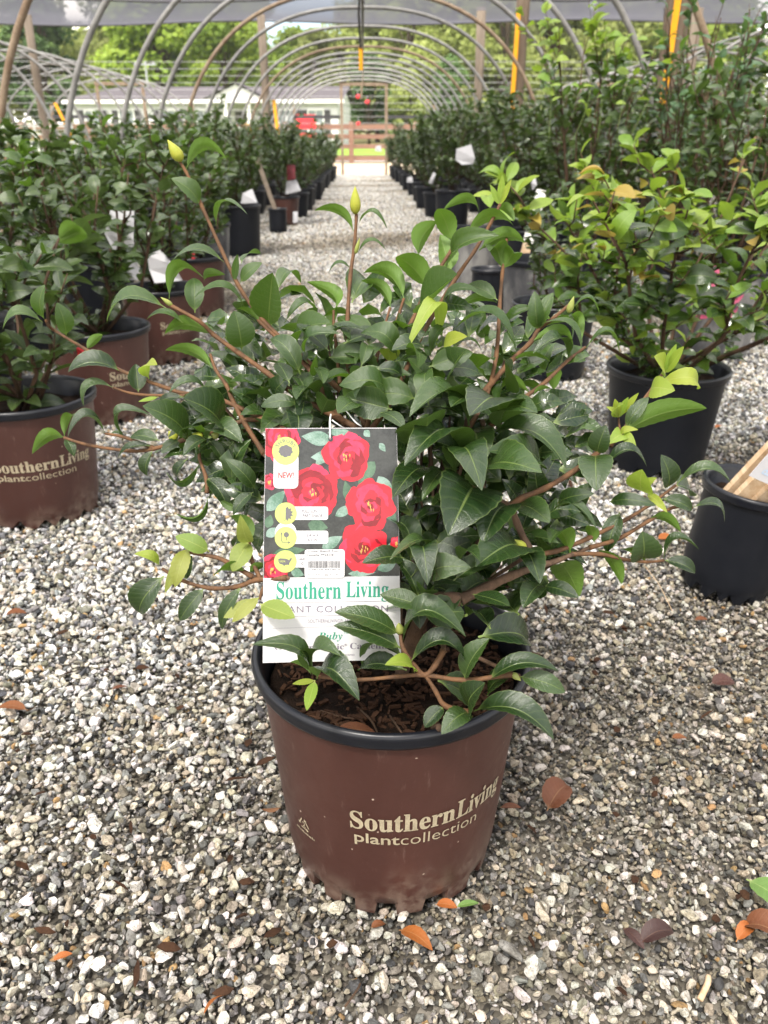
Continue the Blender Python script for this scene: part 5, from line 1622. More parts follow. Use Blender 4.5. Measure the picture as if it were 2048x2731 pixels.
(-86,846,478,-118,834,467,1,-68,73,0.50,"U",0.15),
(69,784,569,103,765,572,-42,-63,65,0.50,"U",0.15),
(-82,876,536,-54,889,540,16,-60,78,0.50,"M",0.15),
(-51,783,489,-16,797,471,1,79,61,0.50,"L",0.15),
(58,800,558,96,825,557,18,-22,96,0.50,"M",0.15),
(80,743,510,117,761,507,5,4,100,0.50,"L",0.15),
(144,852,506,167,830,508,-45,-40,80,0.50,"M",0.15),
(30,812,542,70,801,544,-26,-85,47,0.50,"U",0.15),
(-119,843,516,-140,809,527,53,-53,-67,0.50,"U",0.15),
(17,856,508,44,870,499,53,-70,48,0.50,"M",0.15),
(-95,821,516,-113,850,503,34,58,74,0.50,"L",0.15),
(-137,847,479,-176,843,473,-5,-69,72,0.50,"M",0.15),
(130,774,496,133,746,508,-31,34,89,0.50,"U",0.15),
(59,789,569,80,764,563,61,33,72,0.50,"L",0.15),
(-138,850,545,-168,869,543,-40,-55,73,0.50,"M",0.15),
(3,845,504,11,801,509,-31,5,95,0.50,"L",0.15),
(114,874,521,91,900,544,-15,-73,66,0.50,"U",0.15),
(54,890,545,76,915,543,-15,21,97,0.50,"L",0.15),
(72,747,485,81,777,488,-11,-7,99,0.50,"U",0.15),
(20,779,499,-12,759,520,-15,83,53,0.50,"L",0.15),
(134,771,529,156,795,551,-1,-67,74,0.50,"U",0.15),
(24,813,467,49,790,465,36,31,88,0.50,"L",0.15),
(84,874,524,85,851,551,-60,59,54,0.50,"M",0.15),
(-131,781,516,-109,784,480,67,-66,35,0.50,"U",0.15),
(-99,798,551,-127,820,574,30,-48,82,0.50,"M",0.15),
(189,768,518,222,782,524,9,-56,82,0.50,"M",0.15),
(-132,867,537,-98,882,565,-49,-38,79,0.50,"M",0.15),
(-121,831,500,-149,823,513,26,-96,-5,0.50,"U",0.15),
(-56,830,507,-19,837,523,-6,-85,53,0.50,"M",0.15),
(71,736,509,55,706,531,11,57,82,0.50,"L",0.15),
(-81,721,496,-58,716,465,18,-94,28,0.50,"L",0.15),
(36,749,517,2,735,525,42,-69,59,0.50,"U",0.15),
(-74,768,498,-107,791,492,8,36,93,0.50,"L",0.15),
(59,844,487,97,842,487,-5,-50,87,0.50,"U",0.15),
(16,716,500,54,710,505,-17,-63,76,0.50,"M",0.15),
(187,824,496,201,843,523,-63,-44,64,0.50,"M",0.15),
(-142,809,550,-144,776,555,-28,17,95,0.50,"M",0.15),
(138,689,463,178,678,476,-37,-35,86,0.50,"U",0.15),
(184,747,421,203,774,439,-46,-24,85,0.50,"U",0.15),
(-80,708,496,-114,692,507,2,53,85,0.50,"U",0.15),
(-114,720,445,-138,697,438,1,-30,95,0.50,"U",0.15),
(90,741,452,120,711,456,-35,-22,91,0.50,"U",0.15),
(-124,732,428,-164,723,430,14,-46,88,0.50,"U",0.15),
(-22,786,474,-56,782,495,51,5,86,0.50,"U",0.15),
(-116,670,446,-107,638,444,-33,-16,93,0.50,"U",0.15),
(-128,749,466,-102,758,489,-13,-85,51,0.50,"M",0.15),
(-33,762,478,0,767,486,-8,-67,73,0.50,"U",0.15),
(184,734,473,218,740,481,-3,-70,71,0.50,"U",0.15),
(94,662,468,95,702,477,34,-21,91,0.50,"U",0.15),
(-97,770,483,-123,737,476,35,-47,81,0.50,"U",0.15),
(149,690,435,177,703,447,-3,-65,76,0.50,"U",0.15),
(-145,733,493,-152,702,504,82,3,58,0.50,"M",0.15),
(129,674,466,139,640,466,-44,-15,89,0.50,"U",0.15),
(173,707,480,210,722,482,30,-82,49,0.50,"U",0.15),
(153,731,451,171,705,447,-32,-38,87,0.50,"U",0.15),
(186,708,465,219,704,467,-6,-15,99,0.50,"M",0.15),
(194,737,463,221,707,473,-57,-26,78,0.50,"U",0.15),
(-125,781,465,-99,755,484,59,77,24,0.50,"U",0.15),
(84,699,461,119,684,471,-44,-75,49,0.50,"U",0.15),
(35,747,471,38,711,449,-62,-45,64,0.50,"U",0.15),
(166,741,415,200,746,412,12,-14,98,0.50,"M",0.15),
(-120,700,458,-139,677,464,34,-4,94,0.50,"M",0.15),
(62,761,480,29,759,479,1,-61,79,0.50,"M",0.15),
(154,717,460,185,735,474,-12,-47,87,0.50,"U",0.15),
(94,687,463,130,682,459,1,-58,81,0.50,"M",0.15),
(61,731,491,76,762,507,36,-57,74,0.50,"U",0.15),
(160,719,425,195,711,428,-22,-69,69,0.50,"M",0.15),
(142,691,480,120,687,511,13,-99,-5,0.50,"U",0.15),
(-122,707,437,-165,708,445,14,-63,77,0.50,"M",0.15),
(157,693,455,188,682,458,-31,-70,64,0.50,"U",0.15),
(159,763,476,194,759,483,-21,-77,61,0.50,"U",0.15),
(149,754,435,185,744,435,-13,-43,89,0.50,"U",0.15),
(171,773,474,214,786,481,3,-59,81,0.50,"U",0.15),
(-125,703,485,-162,709,477,-21,-8,97,0.50,"U",0.15),
(-56,734,471,-45,694,475,15,15,98,0.50,"M",0.15),
(121,739,454,104,760,468,-33,-71,62,0.50,"M",0.15),
(39,703,484,33,736,466,-65,26,71,0.50,"U",0.15),
(168,782,455,169,804,476,-3,-70,71,0.50,"U",0.15),
(-162,780,470,-144,783,438,84,13,52,0.50,"U",0.15),
(184,716,434,183,679,425,-13,-24,96,0.50,"U",0.15),
(197,764,452,233,754,457,-12,8,99,0.50,"U",0.15),
(-128,736,429,-131,774,445,83,-17,53,0.50,"U",0.15),
(184,746,461,203,768,441,84,-46,30,0.50,"U",0.15),
(16,756,480,3,719,459,-26,-41,87,0.50,"U",0.15),
(62,705,501,50,679,510,30,18,94,0.50,"U",0.15),
(-144,696,470,-171,664,483,17,23,96,0.50,"M",0.15),
(104,691,466,101,720,495,-2,-70,71,0.50,"U",0.15),
(122,760,477,161,753,488,-28,-15,95,0.50,"U",0.15),
(141,760,458,136,788,480,-5,-62,78,0.50,"M",0.15),
(129,739,434,132,696,420,60,-22,77,0.50,"U",0.15),
(168,748,461,160,720,451,23,-39,89,0.50,"U",0.15),
(-126,758,465,-164,741,475,43,-56,71,0.50,"M",0.15),
(-114,759,447,-148,757,460,35,-33,87,0.50,"M",0.15),
(112,776,475,120,746,468,-26,-31,92,0.50,"U",0.15),
(152,740,467,191,742,456,25,-48,84,0.50,"U",0.15),
(195,779,442,189,759,472,40,71,58,0.50,"U",0.15),
(-115,725,429,-125,688,435,23,10,97,0.50,"U",0.15),
(-153,750,451,-185,725,466,57,-29,77,0.50,"U",0.15),
(158,710,463,165,686,490,-86,26,44,0.50,"U",0.15),
(-7,723,482,16,696,469,-1,-42,91,0.50,"M",0.15),
(126,787,483,151,759,484,-45,-37,81,0.50,"U",0.15),
(-93,707,474,-90,669,494,-9,43,90,0.50,"U",0.15),
(85,755,459,90,719,454,64,1,77,0.50,"U",0.15),
(-112,757,457,-80,741,476,-57,-23,79,0.50,"U",0.15),
(-141,735,491,-172,728,499,17,27,95,0.50,"M",0.15),
(-158,765,453,-190,790,465,2,-43,90,0.50,"U",0.15),
(158,689,457,191,694,453,5,29,96,0.50,"U",0.15),
(105,708,465,121,678,459,55,15,82,0.50,"U",0.15),
(113,742,469,140,749,485,-28,-60,75,0.50,"M",0.15),
(6,734,475,-30,728,484,28,-39,88,0.50,"U",0.15),
(106,755,456,131,737,451,-24,-57,78,0.50,"U",0.15),
(53,726,475,95,720,479,-11,-7,99,0.50,"U",0.15),
(-89,720,483,-73,740,509,-34,-64,69,0.50,"U",0.15),
(103,742,449,96,703,451,28,-2,96,0.50,"U",0.15),
(182,684,438,197,709,423,89,-37,28,0.50,"M",0.15),
(16,697,499,41,677,503,-36,-24,90,0.50,"U",0.15),
(110,696,478,97,668,496,65,15,74,0.50,"U",0.15),
(77,783,468,96,759,454,-16,-59,79,0.50,"U",0.15),
(173,672,447,214,671,439,14,-59,79,0.50,"U",0.15),
(-20,725,474,-32,697,453,-29,-49,82,0.50,"U",0.15),
(-84,727,499,-64,710,527,-73,-68,9,0.50,"U",0.15),
(-95,737,497,-122,714,519,60,6,80,0.50,"M",0.15),
(154,792,470,169,831,470,-32,13,94,0.50,"M",0.15),
(104,733,447,71,741,455,6,-55,83,0.50,"U",0.15),
(105,743,443,117,705,441,-36,-18,92,0.50,"U",0.15),
(86,685,476,121,688,475,7,-78,62,0.50,"U",0.15),
(31,784,480,32,811,510,40,-68,61,0.50,"M",0.15),
(99,706,484,59,724,475,-19,5,98,0.50,"U",0.15),
(-118,728,502,-93,737,517,6,-91,42,0.50,"U",0.15),
(-126,739,436,-107,714,443,-46,-8,88,0.50,"U",0.15),
(-27,705,495,-58,706,516,47,-53,71,0.50,"U",0.15),
(201,767,443,225,745,435,1,-33,94,0.50,"M",0.15),
(-110,725,437,-77,729,461,-56,-21,80,0.50,"M",0.15),
(43,761,486,66,738,494,-47,-20,86,0.50,"U",0.15),
(27,766,465,66,764,471,-17,-31,93,0.50,"U",0.15),
(16,694,484,44,701,497,-20,-62,76,0.50,"U",0.15),
(-159,752,426,-198,739,435,29,-18,94,0.50,"U",0.15),
(-126,732,431,-123,703,439,57,28,77,0.50,"M",0.15),
(64,749,469,23,736,480,25,4,97,0.50,"U",0.15),
(-113,674,452,-153,671,438,-22,-66,72,0.50,"U",0.15),
(106,689,487,139,700,501,-26,-37,89,0.50,"U",0.15),
(141,776,460,166,795,481,25,-84,48,0.50,"M",0.15),
(-120,718,450,-149,728,463,30,-33,90,0.50,"U",0.15),
(-101,715,495,-119,693,517,84,-51,17,0.50,"U",0.15),
(67,714,471,51,685,487,67,3,75,0.50,"U",0.15),
(-90,704,490,-110,680,498,52,-16,84,0.50,"U",0.15),
(127,756,479,98,752,502,43,-81,40,0.50,"U",0.15),
(-8,756,461,-12,724,466,26,13,96,0.50,"U",0.15),
(95,687,469,128,664,471,-31,-35,88,0.50,"U",0.15),
(-79,756,481,-110,730,491,41,-13,90,0.50,"U",0.15),
(49,715,481,82,724,481,-3,6,100,0.50,"U",0.15),
(189,767,464,213,789,477,19,-64,74,0.50,"U",0.15),
(-31,699,485,-61,715,496,8,-49,87,0.50,"U",0.15),
(-62,757,468,-87,739,465,31,-53,79,0.50,"U",0.15),
(-122,748,435,-90,733,408,17,-76,63,0.50,"U",0.15),
(199,728,418,209,755,433,-24,-43,87,0.50,"M",0.15),
(184,743,471,221,761,475,30,-71,63,0.50,"U",0.15),
(-115,678,469,-110,639,488,-78,-36,-51,0.50,"U",0.15),
(104,741,488,141,738,490,-10,-47,88,0.50,"M",0.15),
(34,737,486,6,733,472,-20,-79,58,0.50,"U",0.15),
(111,694,452,129,705,476,-58,-51,64,0.50,"M",0.15),
(52,694,497,90,672,502,-37,-47,80,0.50,"U",0.15),
(82,714,375,50,700,357,-33,-33,88,0.50,"U",0.15),
(144,716,367,130,681,344,36,-61,71,0.50,"U",0.15),
(185,780,444,193,745,464,-82,12,57,0.50,"U",0.15),
(77,691,435,87,734,439,0,-9,100,0.50,"U",0.15),
(152,628,372,135,616,409,75,46,48,0.50,"U",0.15),
(161,730,359,185,748,351,-2,42,91,0.50,"U",0.15),
(156,690,448,182,702,466,46,-88,-8,0.50,"U",0.15),
(172,679,367,163,660,346,-4,-73,68,0.50,"U",0.15),
(154,743,424,161,775,434,40,-36,84,0.50,"U",0.15),
(115,712,418,156,707,417,-7,-65,76,0.50,"U",0.15),
(48,639,344,35,674,349,-28,-26,92,0.50,"U",0.15),
(141,660,384,171,634,392,-35,-11,93,0.50,"U",0.15),
(67,688,419,92,666,415,-13,-35,93,0.50,"U",0.15),
(69,751,458,77,722,454,-61,-24,75,0.50,"U",0.15),
(163,736,457,169,691,457,23,3,97,0.50,"U",0.15),
(151,773,421,156,732,414,-10,-17,98,0.50,"U",0.15),
(110,667,452,98,631,473,51,30,80,0.50,"U",0.15),
(92,680,436,121,706,417,33,29,90,0.50,"U",0.15),
(61,623,378,85,597,381,-30,-16,94,0.50,"U",0.15),
(181,733,350,215,720,357,-28,-14,95,0.50,"U",0.15),
(93,643,328,74,640,304,-78,19,59,0.50,"U",0.15),
(128,653,400,157,677,386,-68,70,-22,0.50,"U",0.15),
(75,664,365,55,687,344,-42,36,83,0.50,"U",0.15),
(122,723,446,117,697,461,-26,53,81,0.50,"U",0.15),
(64,713,453,80,681,447,-11,-24,97,0.50,"U",0.15),
(170,753,399,198,773,401,-18,18,97,0.50,"U",0.15),
(59,619,402,99,606,414,-39,-57,72,0.50,"U",0.15),
(66,670,399,96,642,410,-51,-25,82,0.50,"U",0.15),
(93,649,390,69,631,400,1,48,88,0.50,"U",0.15),
(158,642,366,196,628,373,-19,-2,98,0.50,"U",0.15),
(98,754,437,77,766,471,24,-87,43,0.50,"U",0.15),
(107,669,324,139,663,331,-26,-35,90,0.50,"U",0.15),
(144,673,379,119,650,383,45,-32,83,0.50,"U",0.15),
(105,686,336,131,681,354,-32,-92,21,0.50,"U",0.15),
(85,700,450,126,712,445,25,-41,88,0.50,"U",0.15),
(64,659,340,88,672,357,-29,-54,79,0.50,"U",0.15),
(94,664,317,94,626,341,91,22,34,0.50,"U",0.15),
(81,713,390,97,673,393,-20,-1,98,0.50,"U",0.15),
(71,634,374,54,601,394,49,25,84,0.50,"U",0.15),
(166,737,386,206,726,394,-13,20,97,0.50,"U",0.15),
(81,663,405,112,648,407,-37,-68,63,0.50,"U",0.15),
(130,662,342,167,669,349,-2,-65,76,0.50,"U",0.15),
(136,745,429,154,770,440,28,-54,79,0.50,"U",0.15),
(34,631,388,61,606,401,-40,8,91,0.50,"U",0.15),
(141,742,431,166,718,446,-70,-31,64,0.50,"U",0.15),
(175,668,400,163,662,361,22,-97,9,0.50,"U",0.15),
(132,672,356,136,642,375,-41,44,80,0.50,"U",0.15),
(159,637,369,193,626,373,-7,15,99,0.50,"U",0.15),
(132,637,360,147,610,361,7,6,100,0.50,"U",0.15),
(84,731,396,121,717,403,-37,-66,66,0.50,"U",0.15),
(118,697,388,100,694,424,-11,-99,-13,0.50,"U",0.15),
(90,685,359,80,665,379,93,-34,14,0.50,"U",0.15),
(172,745,408,196,759,395,43,14,89,0.50,"U",0.15),
(146,734,401,152,706,411,8,36,93,0.50,"U",0.15),
(59,707,361,89,692,377,-51,-18,84,0.50,"U",0.15),
(42,671,402,22,708,418,-17,-48,86,0.50,"U",0.15),
(167,718,385,198,691,396,-35,-5,93,0.50,"U",0.15),
(53,653,395,20,648,391,-8,-29,95,0.50,"U",0.15),
(186,750,441,220,742,436,1,-54,84,0.50,"U",0.15),
(147,707,425,137,743,403,-78,15,61,0.50,"U",0.15),
(107,674,466,147,671,467,-6,-61,79,0.50,"U",0.15),
(129,671,438,147,693,454,-36,-34,87,0.50,"U",0.15),
(155,707,358,150,691,386,-97,-8,-21,0.50,"U",0.15),
(49,614,366,28,594,380,75,-39,53,0.50,"U",0.15),
(99,769,436,69,789,443,-18,-55,81,0.50,"U",0.15),
(38,641,346,50,603,357,-7,25,96,0.50,"U",0.15),
(167,716,439,196,715,452,-24,-83,50,0.50,"U",0.15),
(103,702,414,76,678,427,63,-32,71,0.50,"U",0.15),
(136,669,416,120,659,444,65,-76,9,0.50,"U",0.15),
(174,718,387,206,734,395,10,-61,78,0.50,"U",0.15),
(177,673,404,202,654,400,-48,-72,51,0.50,"U",0.15),
(128,642,347,165,634,354,-26,-80,55,0.50,"U",0.15),
(130,711,435,167,724,449,-20,-41,89,0.50,"U",0.15),
(84,702,471,122,712,487,-24,-46,85,0.50,"U",0.15),
(78,718,446,90,686,434,36,-21,91,0.50,"U",0.15),
(136,760,425,148,788,438,3,-41,91,0.50,"U",0.15),
(83,605,347,115,611,366,-34,-59,74,0.50,"U",0.15),
(146,719,353,161,692,374,-37,45,81,0.50,"U",0.15),
(68,644,356,103,653,371,7,-92,37,0.50,"U",0.15),
(179,710,382,214,707,382,-4,-63,78,0.50,"U",0.15),
(68,645,323,109,654,331,-7,-44,89,0.50,"U",0.15),
(69,716,402,48,706,378,-25,-79,56,0.50,"U",0.15),
(121,736,388,149,748,395,-31,19,93,0.50,"U",0.15),
(96,659,434,63,628,441,11,9,99,0.50,"U",0.15),
(43,648,408,73,650,416,-27,-8,96,0.50,"U",0.15),
(73,719,380,62,755,403,21,-49,85,0.50,"U",0.15),
(187,668,385,206,635,397,-14,27,95,0.50,"U",0.15),
(172,662,364,172,672,396,-89,-43,13,0.50,"U",0.15),
(55,651,354,94,635,358,-39,-88,27,0.50,"U",0.15),
(61,764,451,90,756,444,-6,-75,66,0.50,"U",0.15),
(151,670,431,174,689,456,20,-86,47,0.50,"U",0.15),
(79,704,371,58,717,389,14,-73,67,0.50,"U",0.15),
(140,655,394,155,684,404,-14,-24,96,0.50,"U",0.15),
(75,710,425,111,684,424,5,4,100,0.50,"U",0.15),
(105,702,401,78,691,420,61,-60,52,0.50,"U",0.15),
(104,698,332,115,662,337,-1,14,99,0.50,"U",0.15),
(177,715,452,194,747,449,-30,27,91,0.50,"U",0.15),
(142,693,379,124,680,400,80,-28,52,0.50,"U",0.15),
(97,706,434,102,672,445,-14,27,95,0.50,"U",0.15),
(158,653,409,190,646,417,-32,-58,75,0.50,"U",0.15),
(174,729,360,133,732,364,3,-60,80,0.50,"U",0.15),
(92,679,396,101,708,367,-98,7,-20,0.50,"U",0.15),
(67,637,417,111,632,413,5,-28,96,0.50,"U",0.15),
(203,775,415,242,782,412,6,10,99,0.50,"U",0.15),
(87,742,428,61,726,460,67,-71,21,0.50,"U",0.15),
(80,719,447,107,743,462,-19,-37,91,0.50,"U",0.15),
(157,719,415,142,715,456,8,-99,-6,0.50,"U",0.15),
(38,749,428,28,727,450,63,37,68,0.50,"U",0.15),
(52,654,314,91,665,302,36,-38,85,0.50,"U",0.15),
(105,715,440,139,697,445,-38,-46,80,0.50,"U",0.15),
(174,734,367,205,737,379,2,-98,19,0.50,"U",0.15),
(58,628,328,30,611,357,73,-3,69,0.50,"U",0.15),
(79,765,446,76,727,442,-69,-1,73,0.50,"U",0.15),
(122,724,365,149,742,355,27,16,95,0.50,"U",0.15),
(50,738,462,34,763,447,5,51,86,0.50,"U",0.15),
(88,701,382,111,675,402,-36,36,86,0.50,"U",0.15),
(38,687,462,16,659,486,85,-48,23,0.50,"U",0.15),
(153,660,424,145,652,463,13,-98,-17,0.50,"U",0.15),
(121,706,381,91,717,408,42,-56,71,0.50,"U",0.15),
(44,686,442,31,721,461,-35,-56,75,0.50,"U",0.15),
(37,706,410,12,688,408,23,-40,89,0.50,"U",0.15),
(107,652,390,110,622,406,9,47,88,0.50,"U",0.15),
(68,633,392,30,611,389,27,-60,75,0.50,"U",0.15),
(54,648,399,62,676,411,-11,-36,93,0.50,"U",0.15),
(160,753,405,191,735,405,-21,-33,92,0.50,"U",0.15),
(159,725,345,197,722,342,5,-27,96,0.50,"U",0.15),
(201,729,359,196,757,380,0,-58,81,0.50,"U",0.15),
(47,612,395,37,582,407,14,31,94,0.50,"U",0.15),
(169,718,398,166,677,382,16,-38,91,0.50,"U",0.15),
(131,760,440,147,730,421,-42,-63,65,0.50,"U",0.15),
(155,684,349,154,651,346,-27,-9,96,0.50,"U",0.15),
(147,704,386,183,730,390,10,-27,96,0.50,"U",0.15),
(80,636,419,92,658,443,20,-75,63,0.50,"U",0.15),
(159,623,366,154,638,335,-59,-76,-28,0.50,"U",0.15),
(36,687,396,62,651,399,-8,3,100,0.50,"U",0.15),
(174,716,432,156,685,432,13,-7,99,0.50,"U",0.15),
(147,645,367,182,631,374,-20,-5,98,0.50,"U",0.15),
(144,678,419,170,704,413,30,-10,95,0.50,"U",0.15),
(123,679,433,95,704,450,-28,-73,62,0.50,"U",0.15),
(155,715,408,150,739,430,-1,-69,73,0.50,"U",0.15),
(-102,700,470,-119,663,474,-18,19,96,0.50,"U",0.15),
(-91,644,433,-124,644,444,21,-78,59,0.50,"U",0.15),
(-135,698,465,-151,670,464,18,-14,97,0.50,"U",0.15),
(-123,732,468,-154,729,470,10,-99,12,0.50,"U",0.15),
(-133,768,470,-159,739,475,21,-3,98,0.50,"U",0.15),
(-135,716,431,-161,747,443,31,-9,95,0.50,"U",0.15),
(-110,734,468,-107,768,496,17,-64,75,0.50,"U",0.15),
(-107,711,454,-137,709,447,-19,-48,86,0.50,"U",0.15),
(-116,712,468,-145,724,483,22,-51,83,0.50,"U",0.15),
(-122,699,427,-151,678,426,33,-49,81,0.50,"U",0.15),
(-117,658,441,-99,662,482,-61,-71,35,0.50,"U",0.15),
(-158,743,457,-181,716,468,36,10,93,0.50,"U",0.15),
(-119,725,475,-100,701,480,-73,-51,45,0.50,"U",0.15),
(-133,682,425,-124,692,467,33,-93,14,0.50,"U",0.15),
(-147,737,441,-176,745,447,23,2,97,0.50,"U",0.15),
(-170,751,443,-209,748,437,-14,-17,97,0.50,"U",0.15),
(-113,762,466,-108,743,489,74,60,32,0.50,"U",0.15),
(-134,710,476,-119,683,479,31,26,91,0.50,"U",0.15),
(-133,705,435,-89,703,437,-6,-58,81,0.50,"U",0.15),
(-106,681,438,-94,650,437,-69,-28,67,0.50,"U",0.15),
(-96,678,439,-74,652,451,-68,-24,69,0.50,"U",0.15),
(-164,704,455,-159,689,482,-69,57,44,0.50,"U",0.15),
(-141,704,469,-173,701,454,-37,-35,86,0.50,"U",0.15),
(-162,766,474,-187,738,471,34,-37,86,0.50,"U",0.15),
(-115,681,437,-98,662,463,-80,8,60,0.50,"U",0.15),
(-99,732,467,-122,756,484,-19,-68,71,0.50,"U",0.15),
(-105,724,444,-118,759,460,26,-32,91,0.50,"U",0.15),
(-144,744,470,-156,777,479,0,-28,96,0.50,"U",0.15),
(-127,710,441,-156,702,451,40,-49,78,0.50,"U",0.15),
(-108,738,443,-85,756,429,64,-20,74,0.50,"U",0.15),
]
# its stems: radius in metres, points in millimetres
STEMS = [
(0.0022,[(-174,831,700),(-167,828,690),(-153,818,660),(-135,802,622),(-119,785,592),(-97,768,564),(-64,743,539),(-29,710,517),(-4,680,500)]),
(0.0026,[(-186,785,574),(-183,784,573),(-157,774,561),(-145,778,547),(-119,755,535),(-90,730,522),(-73,714,513),(-33,682,499),(-4,660,490)]),
(0.0024,[(-100,768,564),(-98,766,561),(-72,748,541),(-52,727,527),(-40,709,514),(-37,697,507),(-20,672,494)]),
(0.0022,[(-311,801,557),(-327,854,538),(-281,818,523),(-241,785,511),(-186,747,503),(-169,737,501),(-136,720,501),(-95,690,493),(-44,652,481)]),
(0.0018,[(-246,773,497),(-221,757,495),(-185,741,498),(-164,732,500),(-136,720,501)]),
(0.0022,[(-292,747,455),(-263,728,454),(-218,703,457),(-193,694,462),(-162,687,473),(-132,686,482),(-94,687,492),(-52,653,480)]),
(0.0018,[(-246,729,465),(-225,716,466),(-193,694,463)]),
(0.0022,[(-8,804,654),(-7,804,652),(-9,795,627),(-13,781,602),(-16,763,566),(-16,731,534),(-12,701,511),(0,665,492)]),
(0.0026,[(93,801,635),(86,796,627),(60,777,591),(42,759,558),(30,740,543),(20,721,527),(14,704,514),(4,682,501),(0,655,487)]),
(0.0023,[(129,811,662),(121,806,647),(105,795,622),(89,783,602),(62,763,564),(43,733,536),(25,695,508),(4,660,490)]),
(0.0021,[(136,803,632),(134,797,622),(131,787,602),(128,773,574),(123,745,534),(109,705,504),(91,672,489)]),
(0.0020,[(37,771,582),(32,764,568),(24,744,547),(19,720,527)]),
(0.0018,[(24,767,574),(18,756,557),(11,732,537),(7,708,517)]),
(0.0018,[(-29,767,572),(-29,761,560),(-26,738,540),(-23,710,517)]),
(0.0026,[(196,781,573),(178,772,561),(167,777,550),(158,764,541),(137,743,529),(115,719,513),(93,692,500)]),
(0.0022,[(215,778,533),(195,760,525),(169,734,511),(144,712,501),(110,676,488)]),
(0.0026,[(303,793,506),(290,778,497),(275,760,487),(240,712,469),(210,684,458),(181,660,448),(154,642,441),(133,630,438),(121,621,434)]),
(0.0015,[(239,725,478),(236,707,467),(225,694,461)]),
(0.0022,[(293,699,419),(261,673,411),(234,654,405),(195,630,399),(162,611,396),(136,601,398)]),
(0.0020,[(311,694,398),(288,684,403),(258,664,398),(226,642,392),(195,625,392)]),
(0.0019,[(274,652,364),(254,642,368),(229,633,376),(206,626,385),(177,615,391)]),
(0.0022,[(-147,762,532),(-140,746,521),(-129,731,511),(-122,716,502),(-107,685,488),(-88,655,471)]),
(0.0018,[(-149,687,477),(-147,670,462),(-140,656,450),(-138,645,439)]),
(0.0030,[(95,707,508),(103,678,491),(104,661,481),(100,641,462),(99,626,447),(121,621,434),(127,614,422),(135,606,406),(146,601,391)]),
(0.0020,[(74,632,459),(91,626,449),(99,626,447)]),
(0.0047,[(148,600,389),(119,586,386),(99,577,381),(76,568,375)]),
(0.0030,[(178,615,391),(161,606,389),(147,599,389)]),
(0.0024,[(26,550,357),(28,542,346),(38,538,331),(46,536,324),(54,538,332),(61,542,344)]),
(0.0022,[(-42,536,324),(-8,535,321),(24,536,323),(46,536,324),(79,535,319),(113,536,323),(122,536,321)]),
(0.0024,[(46,536,324),(54,532,312),(62,527,300),(81,525,295)]),
(0.0022,[(-178,621,378),(-161,609,374),(-133,595,373),(-107,587,379),(-92,585,386),(-66,579,391)]),
(0.0020,[(-154,621,398),(-151,618,395),(-128,607,396),(-117,601,394),(-95,587,388)]),
(0.0020,[(-98,605,411),(-96,596,399),(-87,583,386)]),
(0.0018,[(-89,577,372),(-87,579,378),(-83,582,386)]),
]

# ------------------------------------------------------------------ the front shrub in its lettered brown pot
HX, HY0 = .024, .682
hero = empty('potted_camellia', (HX, HY0, 0)); tag(hero, 'glossy camellia in the brown lettered pot, front and centre on the gravel', 'potted shrub')
body, rim, soil = pot_parts(*POT3, M['brown_pot'], M['rim'], n=240, teeth=15, soil_drop=.038)
obj('pot', body, hero); obj('rim', rim, hero); obj('soil', soil, hero)
obj('lettering', pot_print(*POT3, -20, 57), hero)

def recycle_mark():
    V, F = [], []
    a0, zc, s = -48, .098, .0115
    def put(poly):
        n = len(V)
        for x, y in poly:
            a = R(a0) + x * s / .122; z = zc + y * s
            r = wall_r(*POT3, z) + .0007
            V.append((math.sin(a) * r, -math.cos(a) * r, z))
        F.append(tuple(range(n, n + len(poly))))
    for k in range(3):
        c, sn = math.cos(R(120 * k)), math.sin(R(120 * k))
        rot = lambda x, y: (x * c - y * sn, x * sn + y * c)
        put([rot(*p) for p in ((-.50, -.56), (.30, -.56), (.30, -.42), (-.40, -.42))])
        put([rot(*p) for p in ((.30, -.72), (.58, -.49), (.30, -.28))])
    v, f = text_flat('2', .01)
    n = len(V)
    for x, y in v:
        a = R(a0) + (x - .5) * .45 * s / .122; z = zc + (y - .5) * .62 * s; r = wall_r(*POT3, z) + .0007
        V.append((math.sin(a) * r, -math.cos(a) * r, z))
    F.extend([tuple(i + n for i in q) for q in f])
    for k in range(13):
        x = -1.3 + k * .2
        put([(x, -1.15), (x + .13, -1.15), (x + .13, -.98 + .08 * (k % 3)), (x, -.98)])
    return mesh('recycling_mark', V, F, M['print'])
obj('recycling_mark', recycle_mark(), hero)

